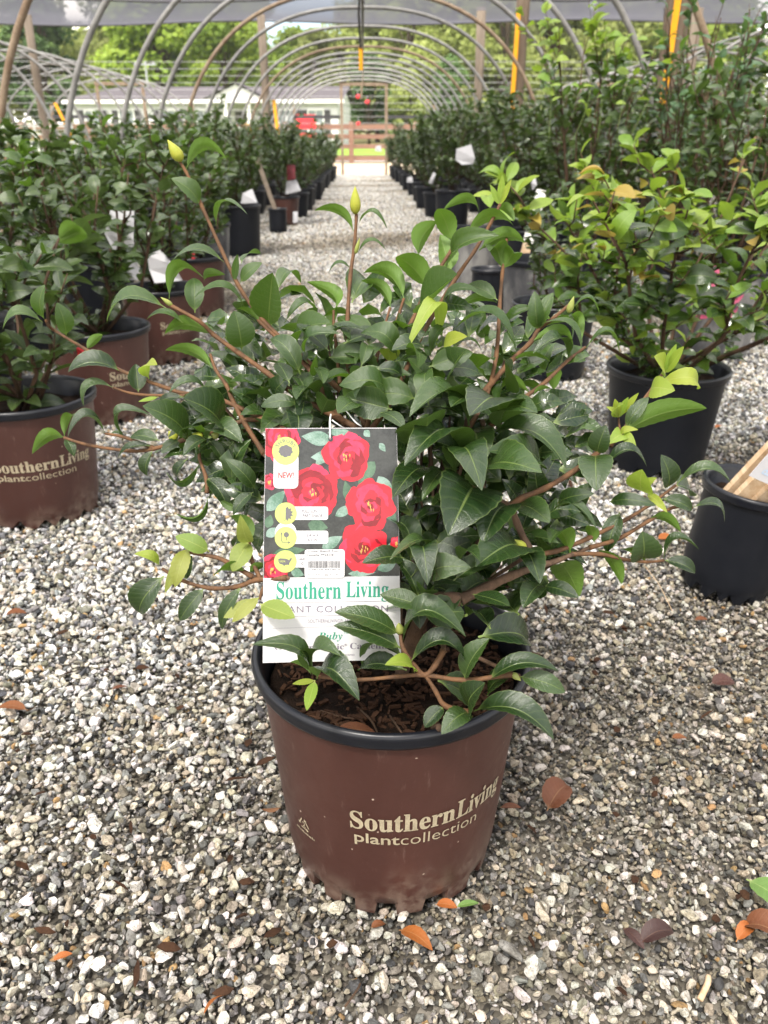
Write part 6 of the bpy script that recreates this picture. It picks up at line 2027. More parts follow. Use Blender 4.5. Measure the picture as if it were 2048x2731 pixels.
stems = MB()
hub_a, hub_b, hub_c = Vector((.028, .705, .335)), Vector((.060, .680, .300)), Vector((.020, .690, .225))
def smooth_pts(p, k=3):
    p = [Vector(q) for q in p]
    out = []
    for i in range(len(p) - 1):
        a, b = p[i], p[i + 1]
        m0 = (p[i + 1] - p[max(i - 1, 0)]) * .5; m1 = (p[min(i + 2, len(p) - 1)] - p[i]) * .5
        for j in range(k):
            t = j / k
            out.append(a * (2*t**3 - 3*t**2 + 1) + m0 * (t**3 - 2*t**2 + t) + b * (-2*t**3 + 3*t**2) + m1 * (t**3 - t**2))
    out.append(p[-1])
    return out
rng_h = random.Random(12)
old = MB()
H0 = Vector((HX, HY0, 0))
for r, pts in STEMS:
    p = [Vector(q) * .001 - H0 for q in pts]
    heavy = r >= .003
    end = p[-1] + H0
    P = smooth_pts(p)
    rad = [r * (.60 + .50 * i / len(P)) * (1.18 if i % 3 == 0 else 1.0) for i in range(len(P))]
    (old if heavy else stems).tube(P, rad, 7)
    if not heavy and end.z > .30 and len(pts) > 4:
        hub = hub_a if end.x < .05 else hub_b
        mid = (end + hub) / 2 + Vector((rng_h.uniform(-.01, .01), .02, -.02))
        old.tube(smooth_pts([p[-1], mid - H0, hub - H0]), r * .85, 6)
for hub, r in ((hub_a, .0060), (hub_b, .0052)):
    m = (hub + hub_c) / 2 + Vector((.006, .004, 0))
    old.tube(smooth_pts([hub_c - H0 - Vector((0, 0, .03)), m - H0, hub - H0]), [r * 1.25] * 3 + [r] * 4, 8)
for r, pts in STEMS:
    if r >= .0045:
        e = Vector(pts[-1]) * .001 - H0; e0 = Vector(pts[-2]) * .001 - H0
        old.tube(smooth_pts([e, e + (e - e0).normalized() * .03 + Vector((0, .025, -.01)), hub_c - H0 + Vector((.01, -.01, -.02))]), [r * 1.27, r * 1.3, r * 1.3, r * 1.35, r * 1.4, r * 1.4, r * 1.5], 8)
old.tube(smooth_pts([Vector((.055, .615, .20)) - H0, Vector((.062, .580, .235)) - H0, Vector((.060, .545, .262)) - H0]), .003, 6)
obj('stem', mesh('stem', stems.v, stems.f, M['stem'], True), hero)
obj('woody_stem', mesh('woody_stem', old.v, old.f, M['wood'], True), hero)

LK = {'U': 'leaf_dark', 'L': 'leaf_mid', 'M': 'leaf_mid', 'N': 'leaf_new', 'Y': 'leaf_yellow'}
HL = {}
rl = random.Random(77)
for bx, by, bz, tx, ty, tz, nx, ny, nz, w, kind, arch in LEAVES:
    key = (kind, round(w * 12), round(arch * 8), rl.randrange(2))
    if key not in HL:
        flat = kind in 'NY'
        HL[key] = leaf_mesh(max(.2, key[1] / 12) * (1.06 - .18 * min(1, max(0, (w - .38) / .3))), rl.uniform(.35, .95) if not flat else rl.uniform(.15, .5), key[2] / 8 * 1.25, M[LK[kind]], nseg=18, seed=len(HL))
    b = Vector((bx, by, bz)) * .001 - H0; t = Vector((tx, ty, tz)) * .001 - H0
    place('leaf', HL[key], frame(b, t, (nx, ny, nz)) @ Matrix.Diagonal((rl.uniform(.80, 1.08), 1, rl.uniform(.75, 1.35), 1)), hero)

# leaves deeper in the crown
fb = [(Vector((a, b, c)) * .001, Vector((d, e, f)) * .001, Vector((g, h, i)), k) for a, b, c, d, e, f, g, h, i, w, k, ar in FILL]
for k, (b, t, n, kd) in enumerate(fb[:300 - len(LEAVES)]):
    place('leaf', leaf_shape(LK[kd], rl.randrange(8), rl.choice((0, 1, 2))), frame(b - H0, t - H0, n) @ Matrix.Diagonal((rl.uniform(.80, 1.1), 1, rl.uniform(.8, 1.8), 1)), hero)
rest_fill = fb[300 - len(LEAVES):]
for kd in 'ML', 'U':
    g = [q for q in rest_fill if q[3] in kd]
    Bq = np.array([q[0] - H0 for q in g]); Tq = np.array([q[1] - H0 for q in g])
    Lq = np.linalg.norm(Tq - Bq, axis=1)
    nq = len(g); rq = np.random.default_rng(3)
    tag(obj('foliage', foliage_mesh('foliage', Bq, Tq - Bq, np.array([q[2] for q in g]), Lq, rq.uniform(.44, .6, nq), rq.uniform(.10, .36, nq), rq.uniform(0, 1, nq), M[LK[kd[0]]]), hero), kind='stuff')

rng = np.random.default_rng(31)
B, D, Nn = [], [], []
while len(B) < 330:
    u = rng.normal(0, 1, 3); u /= np.linalg.norm(u)
    p = np.array([.022, .725, .43]) + u * np.array([.185, .125, .155]) * rng.uniform(.35, 1.0)
    if p[2] < .262 or (p[2] < .33 and abs(p[0] - .03) > .15): continue
    if p[1] < .655 + .9 * max(0, p[2] - .40): continue            # keep behind the leaves that face the camera
    B.append(p); d = u * .8 + rng.normal(0, .6, 3); D.append(d / np.linalg.norm(d))
    Nn.append(np.array([0, -.25, .9]) + u * .3 + rng.normal(0, .35, 3))
B, D, Nn = np.array(B), np.array(D), np.array(Nn)
order = np.argsort(B[:, 1])
rest = order
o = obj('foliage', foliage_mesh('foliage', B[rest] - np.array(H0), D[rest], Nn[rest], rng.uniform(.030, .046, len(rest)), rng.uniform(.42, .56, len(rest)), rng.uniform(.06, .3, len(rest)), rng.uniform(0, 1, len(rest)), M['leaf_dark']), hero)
tag(o, kind='stuff')
tw = MB()
for i in range(0, len(B), 3):
    p = Vector(B[i]) - H0; h = (hub_a if B[i][0] < .04 else hub_b) - H0
    tw.tube([p, p.lerp(h, .4) + Vector((rl.uniform(-.012, .012), 0, -.01)), p.lerp(h, .85)], [.0011, .0016, .0022], 4)
obj('twig', mesh('twig', tw.v, tw.f, M['wood'], True), hero)

def bud(base, tip, r, mat, name='bud'):
    b, t = Vector(base) - H0, Vector(tip) - H0
    pts = [b + (t - b) * s for s in (0, .12, .3, .5, .7, .88, 1.0)]
    k = MB(); k.tube(pts, [r * q for q in (.35, .78, .95, .85, .58, .26, .03)], 10)
    k.build(name, M['bud' if mat != 'leaf_new' or r > .004 else mat], hero, True)
bud((-0.1707, 0.8305, 0.6991), (-0.1808, 0.8265, 0.7173), 0.0062, 'leaf_yellow')
bud((-0.0077, 0.8041, 0.6542), (-0.0077, 0.8001, 0.6785), 0.0054, 'leaf_new')
bud((0.1952, 0.7775, 0.5665), (0.1980, 0.7735, 0.5828), 0.0036, 'leaf_new')
bud((-0.1709, 0.6910, 0.4722), (-0.1757, 0.6870, 0.4815), 0.0048, 'leaf_new')
bud((-0.1455, 0.6829, 0.4762), (-0.1532, 0.6789, 0.4815), 0.0042, 'leaf_new')
bud((-0.1312, 0.6794, 0.4786), (-0.1358, 0.6754, 0.4826), 0.0036, 'leaf_new')
bud((0.1326, 0.6029, 0.4025), (0.1229, 0.5989, 0.4138), 0.0050, 'leaf_new')
bud((-0.0081, 0.7907, 0.6200), (-0.0039, 0.7867, 0.6345), 0.0022, 'leaf_new')
bud((0.0262, 0.5492, 0.3561), (0.0245, 0.5452, 0.3679), 0.0038, 'leaf_new')
bud((0.1164, 0.5365, 0.3240), (0.1235, 0.5325, 0.3195), 0.0030, 'leaf_new')
bud((-0.1832, 0.7848, 0.5738), (-0.1923, 0.7808, 0.5823), 0.0026, 'leaf_new')
bud((0.1351, 0.8045, 0.6361), (0.1376, 0.8005, 0.6418), 0.0026, 'leaf_new')


# bark chips, a dead leaf and roots lying on the soil
chips = MB(); rc = random.Random(5)
for k in range(700):
    a, r = rc.uniform(0, 6.28), .120 * math.sqrt(rc.random())
    Mx = Matrix.Translation((r * math.cos(a), r * math.sin(a), .2195 + rc.uniform(0, .004))) @ Matrix.Rotation(rc.uniform(0, 6.28), 4, 'Z') @ Matrix.Rotation(rc.uniform(-.5, .5), 4, 'X')
    l, w = rc.uniform(.004, .013), rc.uniform(.0015, .004)
    chips.box(-l / 2, l / 2, -w / 2, w / 2, 0, rc.uniform(.0008, .003), Mx)
tag(chips.build('bark_chips', M['bark'], hero), kind='stuff')
for pts in (((-.035, -.055, .2215), (-.02, -.085, .2265), (-.014, -.108, .2215)), ((.012, -.108, .2215), (.004, -.095, .2265), (-.004, -.07, .2225)), ((-.07, -.06, .2215), (-.045, -.075, .2245), (-.03, -.07, .2215))):
    k = MB(); k.tube(smooth_pts(pts), .0011, 5); k.build('root', M['stem_bush'], hero, True)
place('dead_leaf', leaf_mesh(.4, .2, .06, M['dead'], seed=3, name='dead_leaf'), frame((-.055, -.092, .226), (-.018, -.098, .226), (0, -.2, 1)), hero)

# ------------------------------------------------------------------ hang tag
TL, TR, BL, BR = Vector((-.0800, .615, .5075)), Vector((.0247, .615, .5071)), Vector((-.0885, .565, .3175)), Vector((.0278, .565, .3190))
tn = (TR - TL).cross(TL - BL).normalized()
if tn.y > 0: tn = -tn
T0 = (TL + TR) / 2
def tpt(X, Y, layer=0):
    v = (Y - 112) / 1985.0
    u = (X - (178 - 15 * v)) / (1107 + 60 * v)
    v = (Y - (120 - 15 * u)) / 1985.0
    bow = .004 * math.sin(math.pi * min(1, max(0, v)))              # the card bows a little
    p = (TL * (1 - u) + TR * u) * (1 - v) + (BL * (1 - u) + BR * u) * v
    return p + tn * (layer * .00013 + bow) - T0
ht = empty('hang_tag', T0); tag(ht, 'printed hang tag with red flowers tied to the front shrub', 'plant tag')
class Flat:
    def __init__(s, layer): s.l, s.v, s.f, s.m = layer, [], [], []
    def poly(s, pts, mi=0, dl=0.0, clip=None):
        if clip: pts = [(min(max(x, clip[0]), clip[2]), min(max(y, clip[1]), clip[3])) for x, y in pts]
        n = len(s.v); s.v += [tuple(tpt(x, y, s.l + dl)) for x, y in pts]; s.f.append(tuple(range(n + len(pts) - 1, n - 1, -1))); s.m.append(mi)
    def circle(s, x, y, r, mi=0, dl=0.0, n=40): s.poly([(x + r * math.cos(6.2832 * k / n), y + r * math.sin(6.2832 * k / n)) for k in range(n)], mi, dl)
    def rrect(s, x0, y0, x1, y1, r, mi=0, dl=0.0):
        p = []
        for cx, cy, a in ((x1 - r, y1 - r, 0), (x0 + r, y1 - r, 90), (x0 + r, y0 + r, 180), (x1 - r, y0 + r, 270)):
            p += [(cx + r * math.cos(R(a + k * 22.5)), cy + r * math.sin(R(a + k * 22.5))) for k in range(5)]
        s.poly(p, mi, dl)
    def text(s, t, x0, y0, x1, y1, mi=0, bold=0.0, space=1.0, warp=None, skew=0.0):
        v, f = text_flat(t, bold, space)
        n = len(s.v)
        for x, y in v:
            X, Y = x0 + (x1 - x0) * x, y1 + (y0 - y1) * y
            if warp: X, Y = warp(x, y)
            s.v.append(tuple(tpt(X, Y, s.l)))
        s.f += [tuple(i + n for i in q) for q in f]; s.m += [mi] * len(f)
    def build(s, name, mats):
        me = mesh(name, s.v, s.f)
        for m in mats: me.materials.append(m)
        me.polygons.foreach_set('material_index', s.m)
        return obj(name, me, ht)
def ink(name, c, c2=None, scale=900, rough=.32): 
    return plain('ink_' + name, c, rough, .45, color2=c2 or tuple(q * .85 for q in c), scale=scale, bump_d=.00002)
I = {'white': ink('white', (.58, .58, .59), (.56, .56, .57)), 'grey': ink('grey', (.12, .11, .13)), 'lav': ink('lavender', (.17, .15, .20)), 'green': ink('green', (.03, .26, .17)),
     'lime': ink('lime', (.44, .50, .14)), 'icon': ink('icon', (.12, .115, .12)), 'redtext': ink('red_text', (.48, .05, .045)), 'black': ink('black', (.03, .03, .035)),
     'dark': ink('photo_dark', (.045, .048, .045), (.018, .020, .019), 60), 'leaf': ink('photo_leaf', (.09, .16, .10), (.04, .085, .05), 120), 'leaf2': ink('photo_leaf_pale', (.22, .31, .27), (.07, .15, .10), 90),
     'r1': ink('red', (.50, .014, .030), (.40, .010, .022), 150), 'r2': ink('red_deep', (.22, .005, .012), (.15, .004, .009), 150), 'r3': ink('red_pink', (.62, .032, .085), (.52, .02, .055), 150), 'gold': ink('gold', (.50, .34, .07))}
# card
k = MB()
g = 8
for back in (0, 1):
    rows = []
    for j in range(g + 1):
        Y0, Y1 = 112, 2097
        Y = Y0 + (Y1 - Y0) * j / g
        rows.append([tuple(tpt(178 - 15 * (j / g), Y + 7.5, -3 * back)), tuple(tpt(178 - 15 * j / g + 1107 + 60 * j / g, Y - 7.5, -3 * back))])
    n = len(k.v)
    k.v += [p for rr in rows for p in rr]
    for j in range(g):
        q = (n + 2 * j, n + 2 * j + 1, n + 2 * j + 3, n + 2 * j + 2)
        k.f.append(q if back else tuple(reversed(q)))
m2 = 2 * (g + 1)
for j in range(g):
    k.f.append((2 * j, 2 * j + 2, m2 + 2 * j + 2, m2 + 2 * j)); k.f.append((2 * j + 1, m2 + 2 * j + 1, m2 + 2 * j + 3, 2 * j + 3))
k.f.append((0, m2, m2 + 1, 1)); k.f.append((2 * g, 2 * g + 1, m2 + 2 * g + 1, m2 + 2 * g))
k.build('card', I['white'], ht)
CL = (179, 121, 1296, 1352)
fl = Flat(1)
N_ = 10
for j in range(N_):
    y0, y1 = 122 + 1230 * j / N_, 122 + 1230 * (j + 1) / N_
    fl.poly([(181 - .008 * (y0 - 120), y0), (1283 + .0225 * (y0 - 112), y0 - 12), (1283 + .0225 * (y1 - 112), y1 - 12), (181 - .008 * (y1 - 120), y1)])
fl.build('photo_print', [I['dark']])
def lf(F, x0, y0, x1, y1, w, mi):
    dx, dy = x1 - x0, y1 - y0; L = math.hypot(dx, dy); ux, uy = dx / L, dy / L
    p = []
    for s in (1, -1):
        ts = [i / 8 for i in range(9)]
        if s < 0: ts = ts[::-1][1:-1]
        for t in ts: p.append((x0 + dx * t - s * uy * w * math.sin(math.pi * t ** .8), y0 + dy * t + s * ux * w * math.sin(math.pi * t ** .8)))
    F.poly(p, mi, clip=CL)
fl = Flat(2)
for a in ((740, 210, 480, 180, 60, 1), (760, 340, 560, 350, 50, 1), (700, 300, 600, 420, 40, 1), (880, 130, 700, 150, 40, 1), (1100, 380, 960, 560, 60, 0), (1130, 500, 1250, 700, 60, 1), (960, 560, 1130, 580, 55, 0),
          (900, 720, 850, 540, 45, 0), (770, 830, 930, 740, 40, 1), (195, 790, 350, 620, 55, 1), (200, 930, 230, 820, 40, 0), (660, 1100, 830, 1000, 50, 1), (540, 900, 710, 930, 60, 0), (1130, 1290, 1300, 1180, 60, 1),
          (1200, 1190, 1240, 1050, 40, 1), (880, 1320, 1110, 1310, 30, 1), (190, 1000, 300, 930, 40, 1), (400, 1290, 510, 1330, 40, 1), (1150, 700, 1290, 900, 50, 0), (1010, 130, 1060, 180, 30, 1), (1140, 230, 1190, 300, 26, 1), (250, 1150, 520, 1110, 45, 0)):
    lf(fl, *a)
fl.build('printed_leaves', [I['leaf'], I['leaf2']])
def flower(cx, cy, r, seed, n=7, name='printed_flower'):
    q = random.Random(seed)
    F = Flat(3)
    lay = 0
    for ring, (cnt, rad, off, mats) in enumerate(((n, .50, .56, (0, 2, 0)), (n, .42, .42, (0, 1, 2)), (n - 1, .32, .30, (2, 0, 1)), (6, .24, .20, (1, 0, 2)), (5, .17, .11, (2, 1, 0)), (4, .11, .04, (1, 2, 1)))):
        a0 = q.uniform(0, 6.28)
        for k in range(cnt):
            a = a0 + 6.2832 * k / cnt + q.uniform(-.2, .2)
            px, py = cx + math.cos(a) * off * r * 1.08, cy + math.sin(a) * off * r * 1.08
            rr = rad * r * q.uniform(.9, 1.22)
            pts = [(px + rr * (1 + .10 * math.sin(3 * b + a * 5) + .05 * math.sin(7 * b + a)) * math.cos(b) * .92, py + rr * (1 + .10 * math.sin(4 * b + a * 3) + .04 * math.sin(9 * b)) * math.sin(b)) for b in [6.2832 * i / 26 for i in range(26)]]
            F.poly(pts, mats[q.randrange(3)], lay * .055, CL); lay += 1
    for k in range(7):
        x, y = cx + q.uniform(-.16, .16) * r, cy + q.uniform(-.16, .16) * r
        F.poly([(x, y - 9), (x + 6, y), (x + 2, y + 22), (x - 5, y)], 3, lay * .055, CL)
    F.build(name, [I['r1'], I['r2'], I['r3'], I['gold']])
flower(300, 200, 165, 1); flower(215, 550, 60, 6, 5); flower(250, 1290, 125, 2); flower(1285, 1060, 55, 9, 5)
flower(575, 640, 200, 3); flower(860, 350, 182, 4); flower(1010, 1100, 200, 5); flower(1065, 745, 200, 7)
b7 = Flat(7)
b7.rrect(250, 320, 458, 604, 40); b7.rrect(380, 752, 710, 862, 22); b7.rrect(380, 952, 712, 1062, 22); b7.rrect(380, 1152, 620, 1262, 22)
b7.circle(356, 968, 90)
b7.build('white_panels', [I['white']])
b8 = Flat(8)
b8.circle(350, 300, 113); b8.circle(357, 810, 92); b8.circle(357, 1010, 92); b8.circle(355, 1210, 95)
b8.build('badges', [I['lime']])
b9 = Flat(9)
q = random.Random(2)
b9.poly([(350 + (58 + 5 * math.sin(9 * a)) * math.cos(a), 300 + (48 + 4 * math.sin(8 * a + 1)) * math.sin(a)) for a in [6.2832 * i / 40 for i in range(40)]])
b9.poly([(320, 352), (345, 345), (355, 345), (382, 352), (350, 349)])
for s in (0, 1):                                                       # half sun, half outline
    star = []
    for i in range(13):
        a = R(-90 + 180 * i / 12); rr = 64 if i % 2 else 45
        star.append((357 + rr * math.cos(a), 810 + rr * math.sin(a)))
    if s == 0: b9.poly(star)
    else:
        o2 = [(714 - x, y) for x, y in star]
        for i in range(12):
            (xa, ya), (xb, yb) = o2[i], o2[i + 1]
            b9.poly([(xa, ya), (xb, yb), (xb + 3, yb + 1), (xa + 3, ya + 1)])
        b9.poly([(354, 765), (358, 765), (358, 855), (354, 855)])
b9.circle(362, 985, 22); b9.poly([(359, 1005), (365, 1005), (365, 1035), (359, 1035)])
b9.poly([(318, 975), (323, 975), (323, 1030), (318, 1030)]); b9.poly([(311, 982), (320, 962), (330, 982)])
b9.poly([(318, 1026), (335, 1048), (380, 1048), (380, 1053), (332, 1053), (316, 1032)]); b9.poly([(378, 1038), (396, 1050), (378, 1062)])
b9.poly([(295, 1190), (310, 1183), (360, 1186), (375, 1192), (385, 1200), (398, 1182), (410, 1180), (404, 1200), (392, 1215), (386, 1232), (388, 1246), (378, 1238), (352, 1240), (345, 1252), (335, 1238), (305, 1228), (297, 1210)])
b9.build('badge_icons', [I['icon']])
tx = Flat(9)
def arcw(x, y):
    a = R(-152 + 124 * x); rr = 72 + 30 * y
    return 350 + rr * math.cos(a), 305 + rr * math.sin(a)
tx.text('SHRUBS', 0, 0, 1, 1, warp=arcw, bold=.006, space=1.15)
tx.text('FULL SUN TO', 491, 775, 668, 803, bold=.012); tx.text('PART SHADE', 497, 812, 664, 840, bold=.012)
tx.text("3-4' H X", 531, 976, 632, 1004, bold=.012); tx.text("4-5' W", 541, 1015, 620, 1041, bold=.012)
tx.text('HARDY TO', 464, 1178, 606, 1202, bold=.012); tx.text('10\u00b0F', 474, 1214, 540, 1240, bold=.012)
tx.build('badge_lettering', [I['grey']])
tx = Flat(10); tx.text('USDA', 305, 1200, 355, 1217, bold=.01); tx.build('badge_lettering', [I['lime']])
tx = Flat(9); tx.text('NEW!', 290, 470, 420, 522, bold=.02); tx.build('new_lettering', [I['redtext']])
st = Flat(11); st.rrect(516, 1108, 850, 1348, 22); st.build('barcode_sticker', [I['white']])
bc = Flat(12.5)
x = 545
while x < 806:
    w = q.choice((2, 3, 4, 6)); bc.poly([(x, 1206), (x + w, 1206), (x + w, 1266), (x, 1266)]); x += w + q.choice((3, 3, 4, 6))
bc.text('October Magic\u00ae Ruby', 533, 1113, 802, 1134, bold=.012, space=1.1); bc.text('Camellia PP24338', 533, 1144, 757, 1164, bold=.012, space=1.1)
bc.text('0 28779 94740 0', 540, 1272, 812, 1285); bc.text('10.0 Qt (9.4L)', 534, 1314, 655, 1330); bc.text('30.7', 684, 1314, 736, 1334); bc.text('6', 780, 1316, 794, 1330)
bc.build('barcode', [I['black']])
tx = Flat(1.5)
tx.text(serif('Southern'), 279, 1386, 822, 1540, bold=.004); tx.text(serif('Living'), 862, 1384, 1220, 1566, bold=.004)
tx.text(serif('Ruby', True), 628, 1832, 834, 1918); tx.text('\u2122', 840, 1828, 884, 1848)
tx.build('green_lettering', [I['green']])
tx = Flat(1.5)
tx.text('PLANT COLLECTION', 280, 1598, 1216, 1656, bold=.002, space=1.15)
tx.text('SOUTHERNLIVINGPLANTS.COM', 545, 1716, 1010, 1748, space=1.1)
tx.text(serif('October'), 262, 1942, 590, 1990); tx.text(serif('Magic'), 612, 1938, 848, 2004); tx.text('\u00ae', 850, 1938, 874, 1960); tx.text(serif('Camellia'), 898, 1932, 1230, 1988)
tx.text('el reverso', 812, 2028, 936, 2048)
for y in (1566, 1686): tx.poly([(275, y + 3), (1225, y - 8), (1225, y - 5), (275, y + 6)])
for k_ in range(86): tx.poly([(186 + k_ * 13, 1793 - k_ * .28), (192 + k_ * 13, 1793 - k_ * .28), (192 + k_ * 13, 1798 - k_ * .28), (186 + k_ * 13, 1798 - k_ * .28)])
tx.build('grey_lettering', [I['lav']])
hl = Flat(12); hl.circle(728, 199, 21, n=20); hl.build('punched_hole', [I['black']])
tie = MB()
tz = lambda X, Y, d: Vector(tpt(X, Y, 0)) + tn * d
tie.tube(smooth_pts([tz(728, 205, -.002), tz(724, 185, .0035), tz(722, 120, .003), tz(719, 60, -.002), tz(722, 10, -.014)]), .0007, 6)
tie.tube(smooth_pts([tz(735, 50, -.004), tz(800, 95, -.006), tz(840, 122, -.012)]), .0006, 5)
tie.tube(smooth_pts([tz(850, -20, -.022), tz(930, 60, -.004), tz(985, 102, -.008)]), .0006, 5)
tie.build('white_tie', M['wire_white'], ht, True)
# ------------------------------------------------------------------ stakes, labels, ribbons
def plank(name, a, b, w, th, mat, label, cat, group=None, wdir=(1, 0, 0), parts=None):
    a, b = Vector(a), Vector(b)
    y = (b - a); L = y.length; y.normalize()
    x = Vector(wdir); x = (x - y * x.dot(y)).normalized(); z = x.cross(y)
    Mx = Matrix(((x.x, y.x, z.x, a.x), (x.y, y.y, z.y, a.y), (x.z, y.z, z.z, a.z), (0, 0, 0, 1)))
    t = bpy.data.objects.new(name, None); COL.objects.link(t); t.matrix_basis = Mx
    tag(t, label, cat, group)
    k = MB(); k.box(-w / 2, w / 2, 0, L, -th / 2, th / 2); k.build('shaft', M[mat], t)
    return t, L
GS = 'pale wooden stakes in the small right pot'
GS = 'pale wooden stakes in the small right pot'
t, L = plank('wooden_stake', (0.5956, 1.2000, 0.1537), (0.6615, 1.1600, 0.2874), .030, .012, 'stake', 'pale wooden stake leaning in the small right pot, left one of the front two', 'stake', GS, (.8, -.2, .5))
t2, L2 = plank('wooden_stake', (0.6152, 1.1850, 0.1470), (0.6879, 1.1500, 0.2757), .030, .012, 'stake', 'pale wooden stake leaning in the small right pot, right one of the front two', 'stake', GS, (.8, -.2, .5))
t4, L4 = plank('wooden_stake', (0.5902, 1.2220, 0.1556), (0.6520, 1.1800, 0.2917), .028, .012, 'stake', 'pale wooden stake leaning in the small right pot, behind the other two', 'stake', GS, (.8, -.2, .5))
t3, L3 = plank('stake_label', (0.6242, 1.1300, 0.2344), (0.6575, 1.1100, 0.3107), .085, .0012, 'white_card', 'white paper label with pale blue print wrapped on the right stakes', 'label', None, (.8, -.2, .5))
v, f = text_flat('Prin')
obj('lettering', mesh('lettering', [(-.030 + .012 * (1 - y), .012 + .030 * x, .0012) for x, y in v], f, M['blue_ink']), t3)

t, L = plank('wooden_stake', (.60, 3.42, .02), (.712, 3.45, .54), .032, .032, 'stake', 'square wooden stake with a white top behind the large dusty pot', 'stake', None)
k = MB(); k.box(-.0172, .0172, L * .62, L + .002, .0162, .018); k.box(-.0182, -.0164, L * .62, L + .002, -.0158, .0158); k.build('white_face', M['stake_white'], t)
plank('wooden_stake', (-.74, 7.42, .12), (-.90, 7.46, .60), .035, .03, 'post_pale', 'grey stake leaning out of the small black left pot', 'stake', None)

def card(pts, mat, label, cat='plant label', th=.0012, name='plant_label', group=None, extra=None):
    """thin bent card through rows of left / right points"""
    k = MB(); rows = [(Vector(a), Vector(b)) for a, b in pts]
    nrm = (rows[0][1] - rows[0][0]).cross(rows[-1][0] - rows[0][0]).normalized() * th
    n = len(rows)
    V = [p for a, b in rows for p in (a, b)] + [p + nrm for a, b in rows for p in (a, b)]
    F = []
    for j in range(n - 1):
        F.append((2*j, 2*j+1, 2*j+3, 2*j+2)); F.append((2*n+2*j, 2*n+2*j+2, 2*n+2*j+3, 2*n+2*j+1))
        F.append((2*j, 2*j+2, 2*n+2*j+2, 2*n+2*j)); F.append((2*j+1, 2*n+2*j+1, 2*n+2*j+3, 2*j+3))
    F.append((0, 2*n, 2*n+1, 1)); F.append((2*n-2, 2*n-1, 4*n-1, 4*n-2))
    k.add(V, F)
    return tag(k.build(name, M[mat]), label, cat, group)
card([((-0.7132, 2.7800, 0.3770), (-0.6689, 2.7800, 0.3944)), ((-0.7151, 2.7900, 0.3315), (-0.6262, 2.7680, 0.3460)), ((-0.6995, 2.7800, 0.2880), (-0.6064, 2.7800, 0.2967))], 'white_card', 'crumpled white plastic label in the third brown pot on the left')
card([((-0.7326, 2.5000, 0.5359), (-0.6627, 2.5000, 0.5421)), ((-0.7607, 2.5100, 0.4715), (-0.6736, 2.4880, 0.4542)), ((-0.7289, 2.5000, 0.3981), (-0.6706, 2.5000, 0.3741)), ((-0.7294, 2.5100, 0.3434), (-0.6772, 2.4880, 0.3411))], 'white_card', 'tall grey-white card half hidden by leaves of the second left shrub')
card([((-0.6563, 7.9900, 0.1277), (-0.6132, 7.9900, 0.1317)), ((-0.6617, 8.0000, 0.0293), (-0.6166, 7.9780, 0.0352))], 'white_card', 'small white sticker card on the brown pot of the tall bushy shrub')
card([((-0.7083, 8.0000, 0.3903), (-0.6144, 8.0000, 0.4059)), ((-0.7191, 8.0100, 0.2790), (-0.5753, 7.9880, 0.3118))], 'white_card', 'white lower half of the label hanging on the tall bushy left shrub')
card([((-0.6949, 7.9800, 0.5388), (-0.6199, 7.9800, 0.5310)), ((-0.6986, 7.9900, 0.3985), (-0.6202, 7.9680, 0.4111))], 'label_red', 'red printed upper half of the label on the tall bushy left shrub')
card([((-0.7932, 5.7000, 0.4108), (-0.7277, 5.7000, 0.4389)), ((-0.8113, 5.7100, 0.3476), (-0.6985, 5.6880, 0.3546))], 'white_card', 'white label leaning on the large black pot in the left row')
card([((0.7831, 7.4000, 0.6650), (0.9061, 7.4000, 0.7003)), ((0.7794, 7.4100, 0.5829), (0.9407, 7.3880, 0.5940)), ((0.8347, 7.4000, 0.5436), (0.9285, 7.4000, 0.5508))], 'white_card', 'white tag hanging on the bare-stemmed shrub in the right row')
card([((0.5506, 10.9000, 0.3140), (0.6083, 10.9000, 0.3300)), ((0.5401, 10.9100, 0.2600), (0.6203, 10.8880, 0.2608))], 'white_card', 'tiny white label in a far pot of the right row')
card([((0.6686, 8.9000, 0.3348), (0.7134, 8.9000, 0.4397)), ((0.7076, 8.9100, 0.3255), (0.7413, 8.8880, 0.4227))], 'white_card', 'narrow white label standing in a pot along the right row')
card([((0.8920, 4.6000, 0.5202), (0.9091, 4.6000, 0.5542)), ((0.9019, 4.6100, 0.4808), (0.9201, 4.5880, 0.5093))], 'white_card', 'narrow white label among dark leaves on the right')
card([((-0.7560, 3.6600, 0.2249), (-0.7313, 3.6600, 0.2307)), ((-0.7448, 3.6700, 0.2760), (-0.7324, 3.6480, 0.2786))], 'red', 'small red tag standing in the fourth left pot')
card([((-0.5712, 1.6000, 0.3450), (-0.5570, 1.6000, 0.3486)), ((-0.5750, 1.6100, 0.3240), (-0.5533, 1.5880, 0.3367))], 'red', 'small red label lying in the nearest left pot')
card([((0.2847, 19.6000, 0.6388), (0.3872, 19.6000, 0.6575)), ((0.2639, 19.6100, 0.5452), (0.4073, 19.5880, 0.5266))], 'white_card', 'tiny white label beside the far doorway')


def ribbon():
    k = MB(); q = random.Random(8)
    t = empty('ribbon', (1.13, 2.62, .27)); tag(t, 'pink ribbon loops tied on the shrub at the right edge', 'ribbon')
    for i in range(5):
        a = q.uniform(0, 6.28); c = Vector((q.uniform(-.05, .05), q.uniform(-.02, .02), q.uniform(-.05, .05)))
        k = MB()
        for j in range(14):
            b = 6.2832 * j / 14; b2 = 6.2832 * (j + 1) / 14
            p = lambda b: c + Vector((.045 * math.cos(b), .015 * math.sin(b + a), .040 * math.sin(b)))
            w = Vector((.004, .010, .008))
            k.add([p(b) - w, p(b2) - w, p(b2) + w, p(b) + w], [(0, 1, 2, 3)])
        k.build('loop', M['pink'], t)
ribbon()

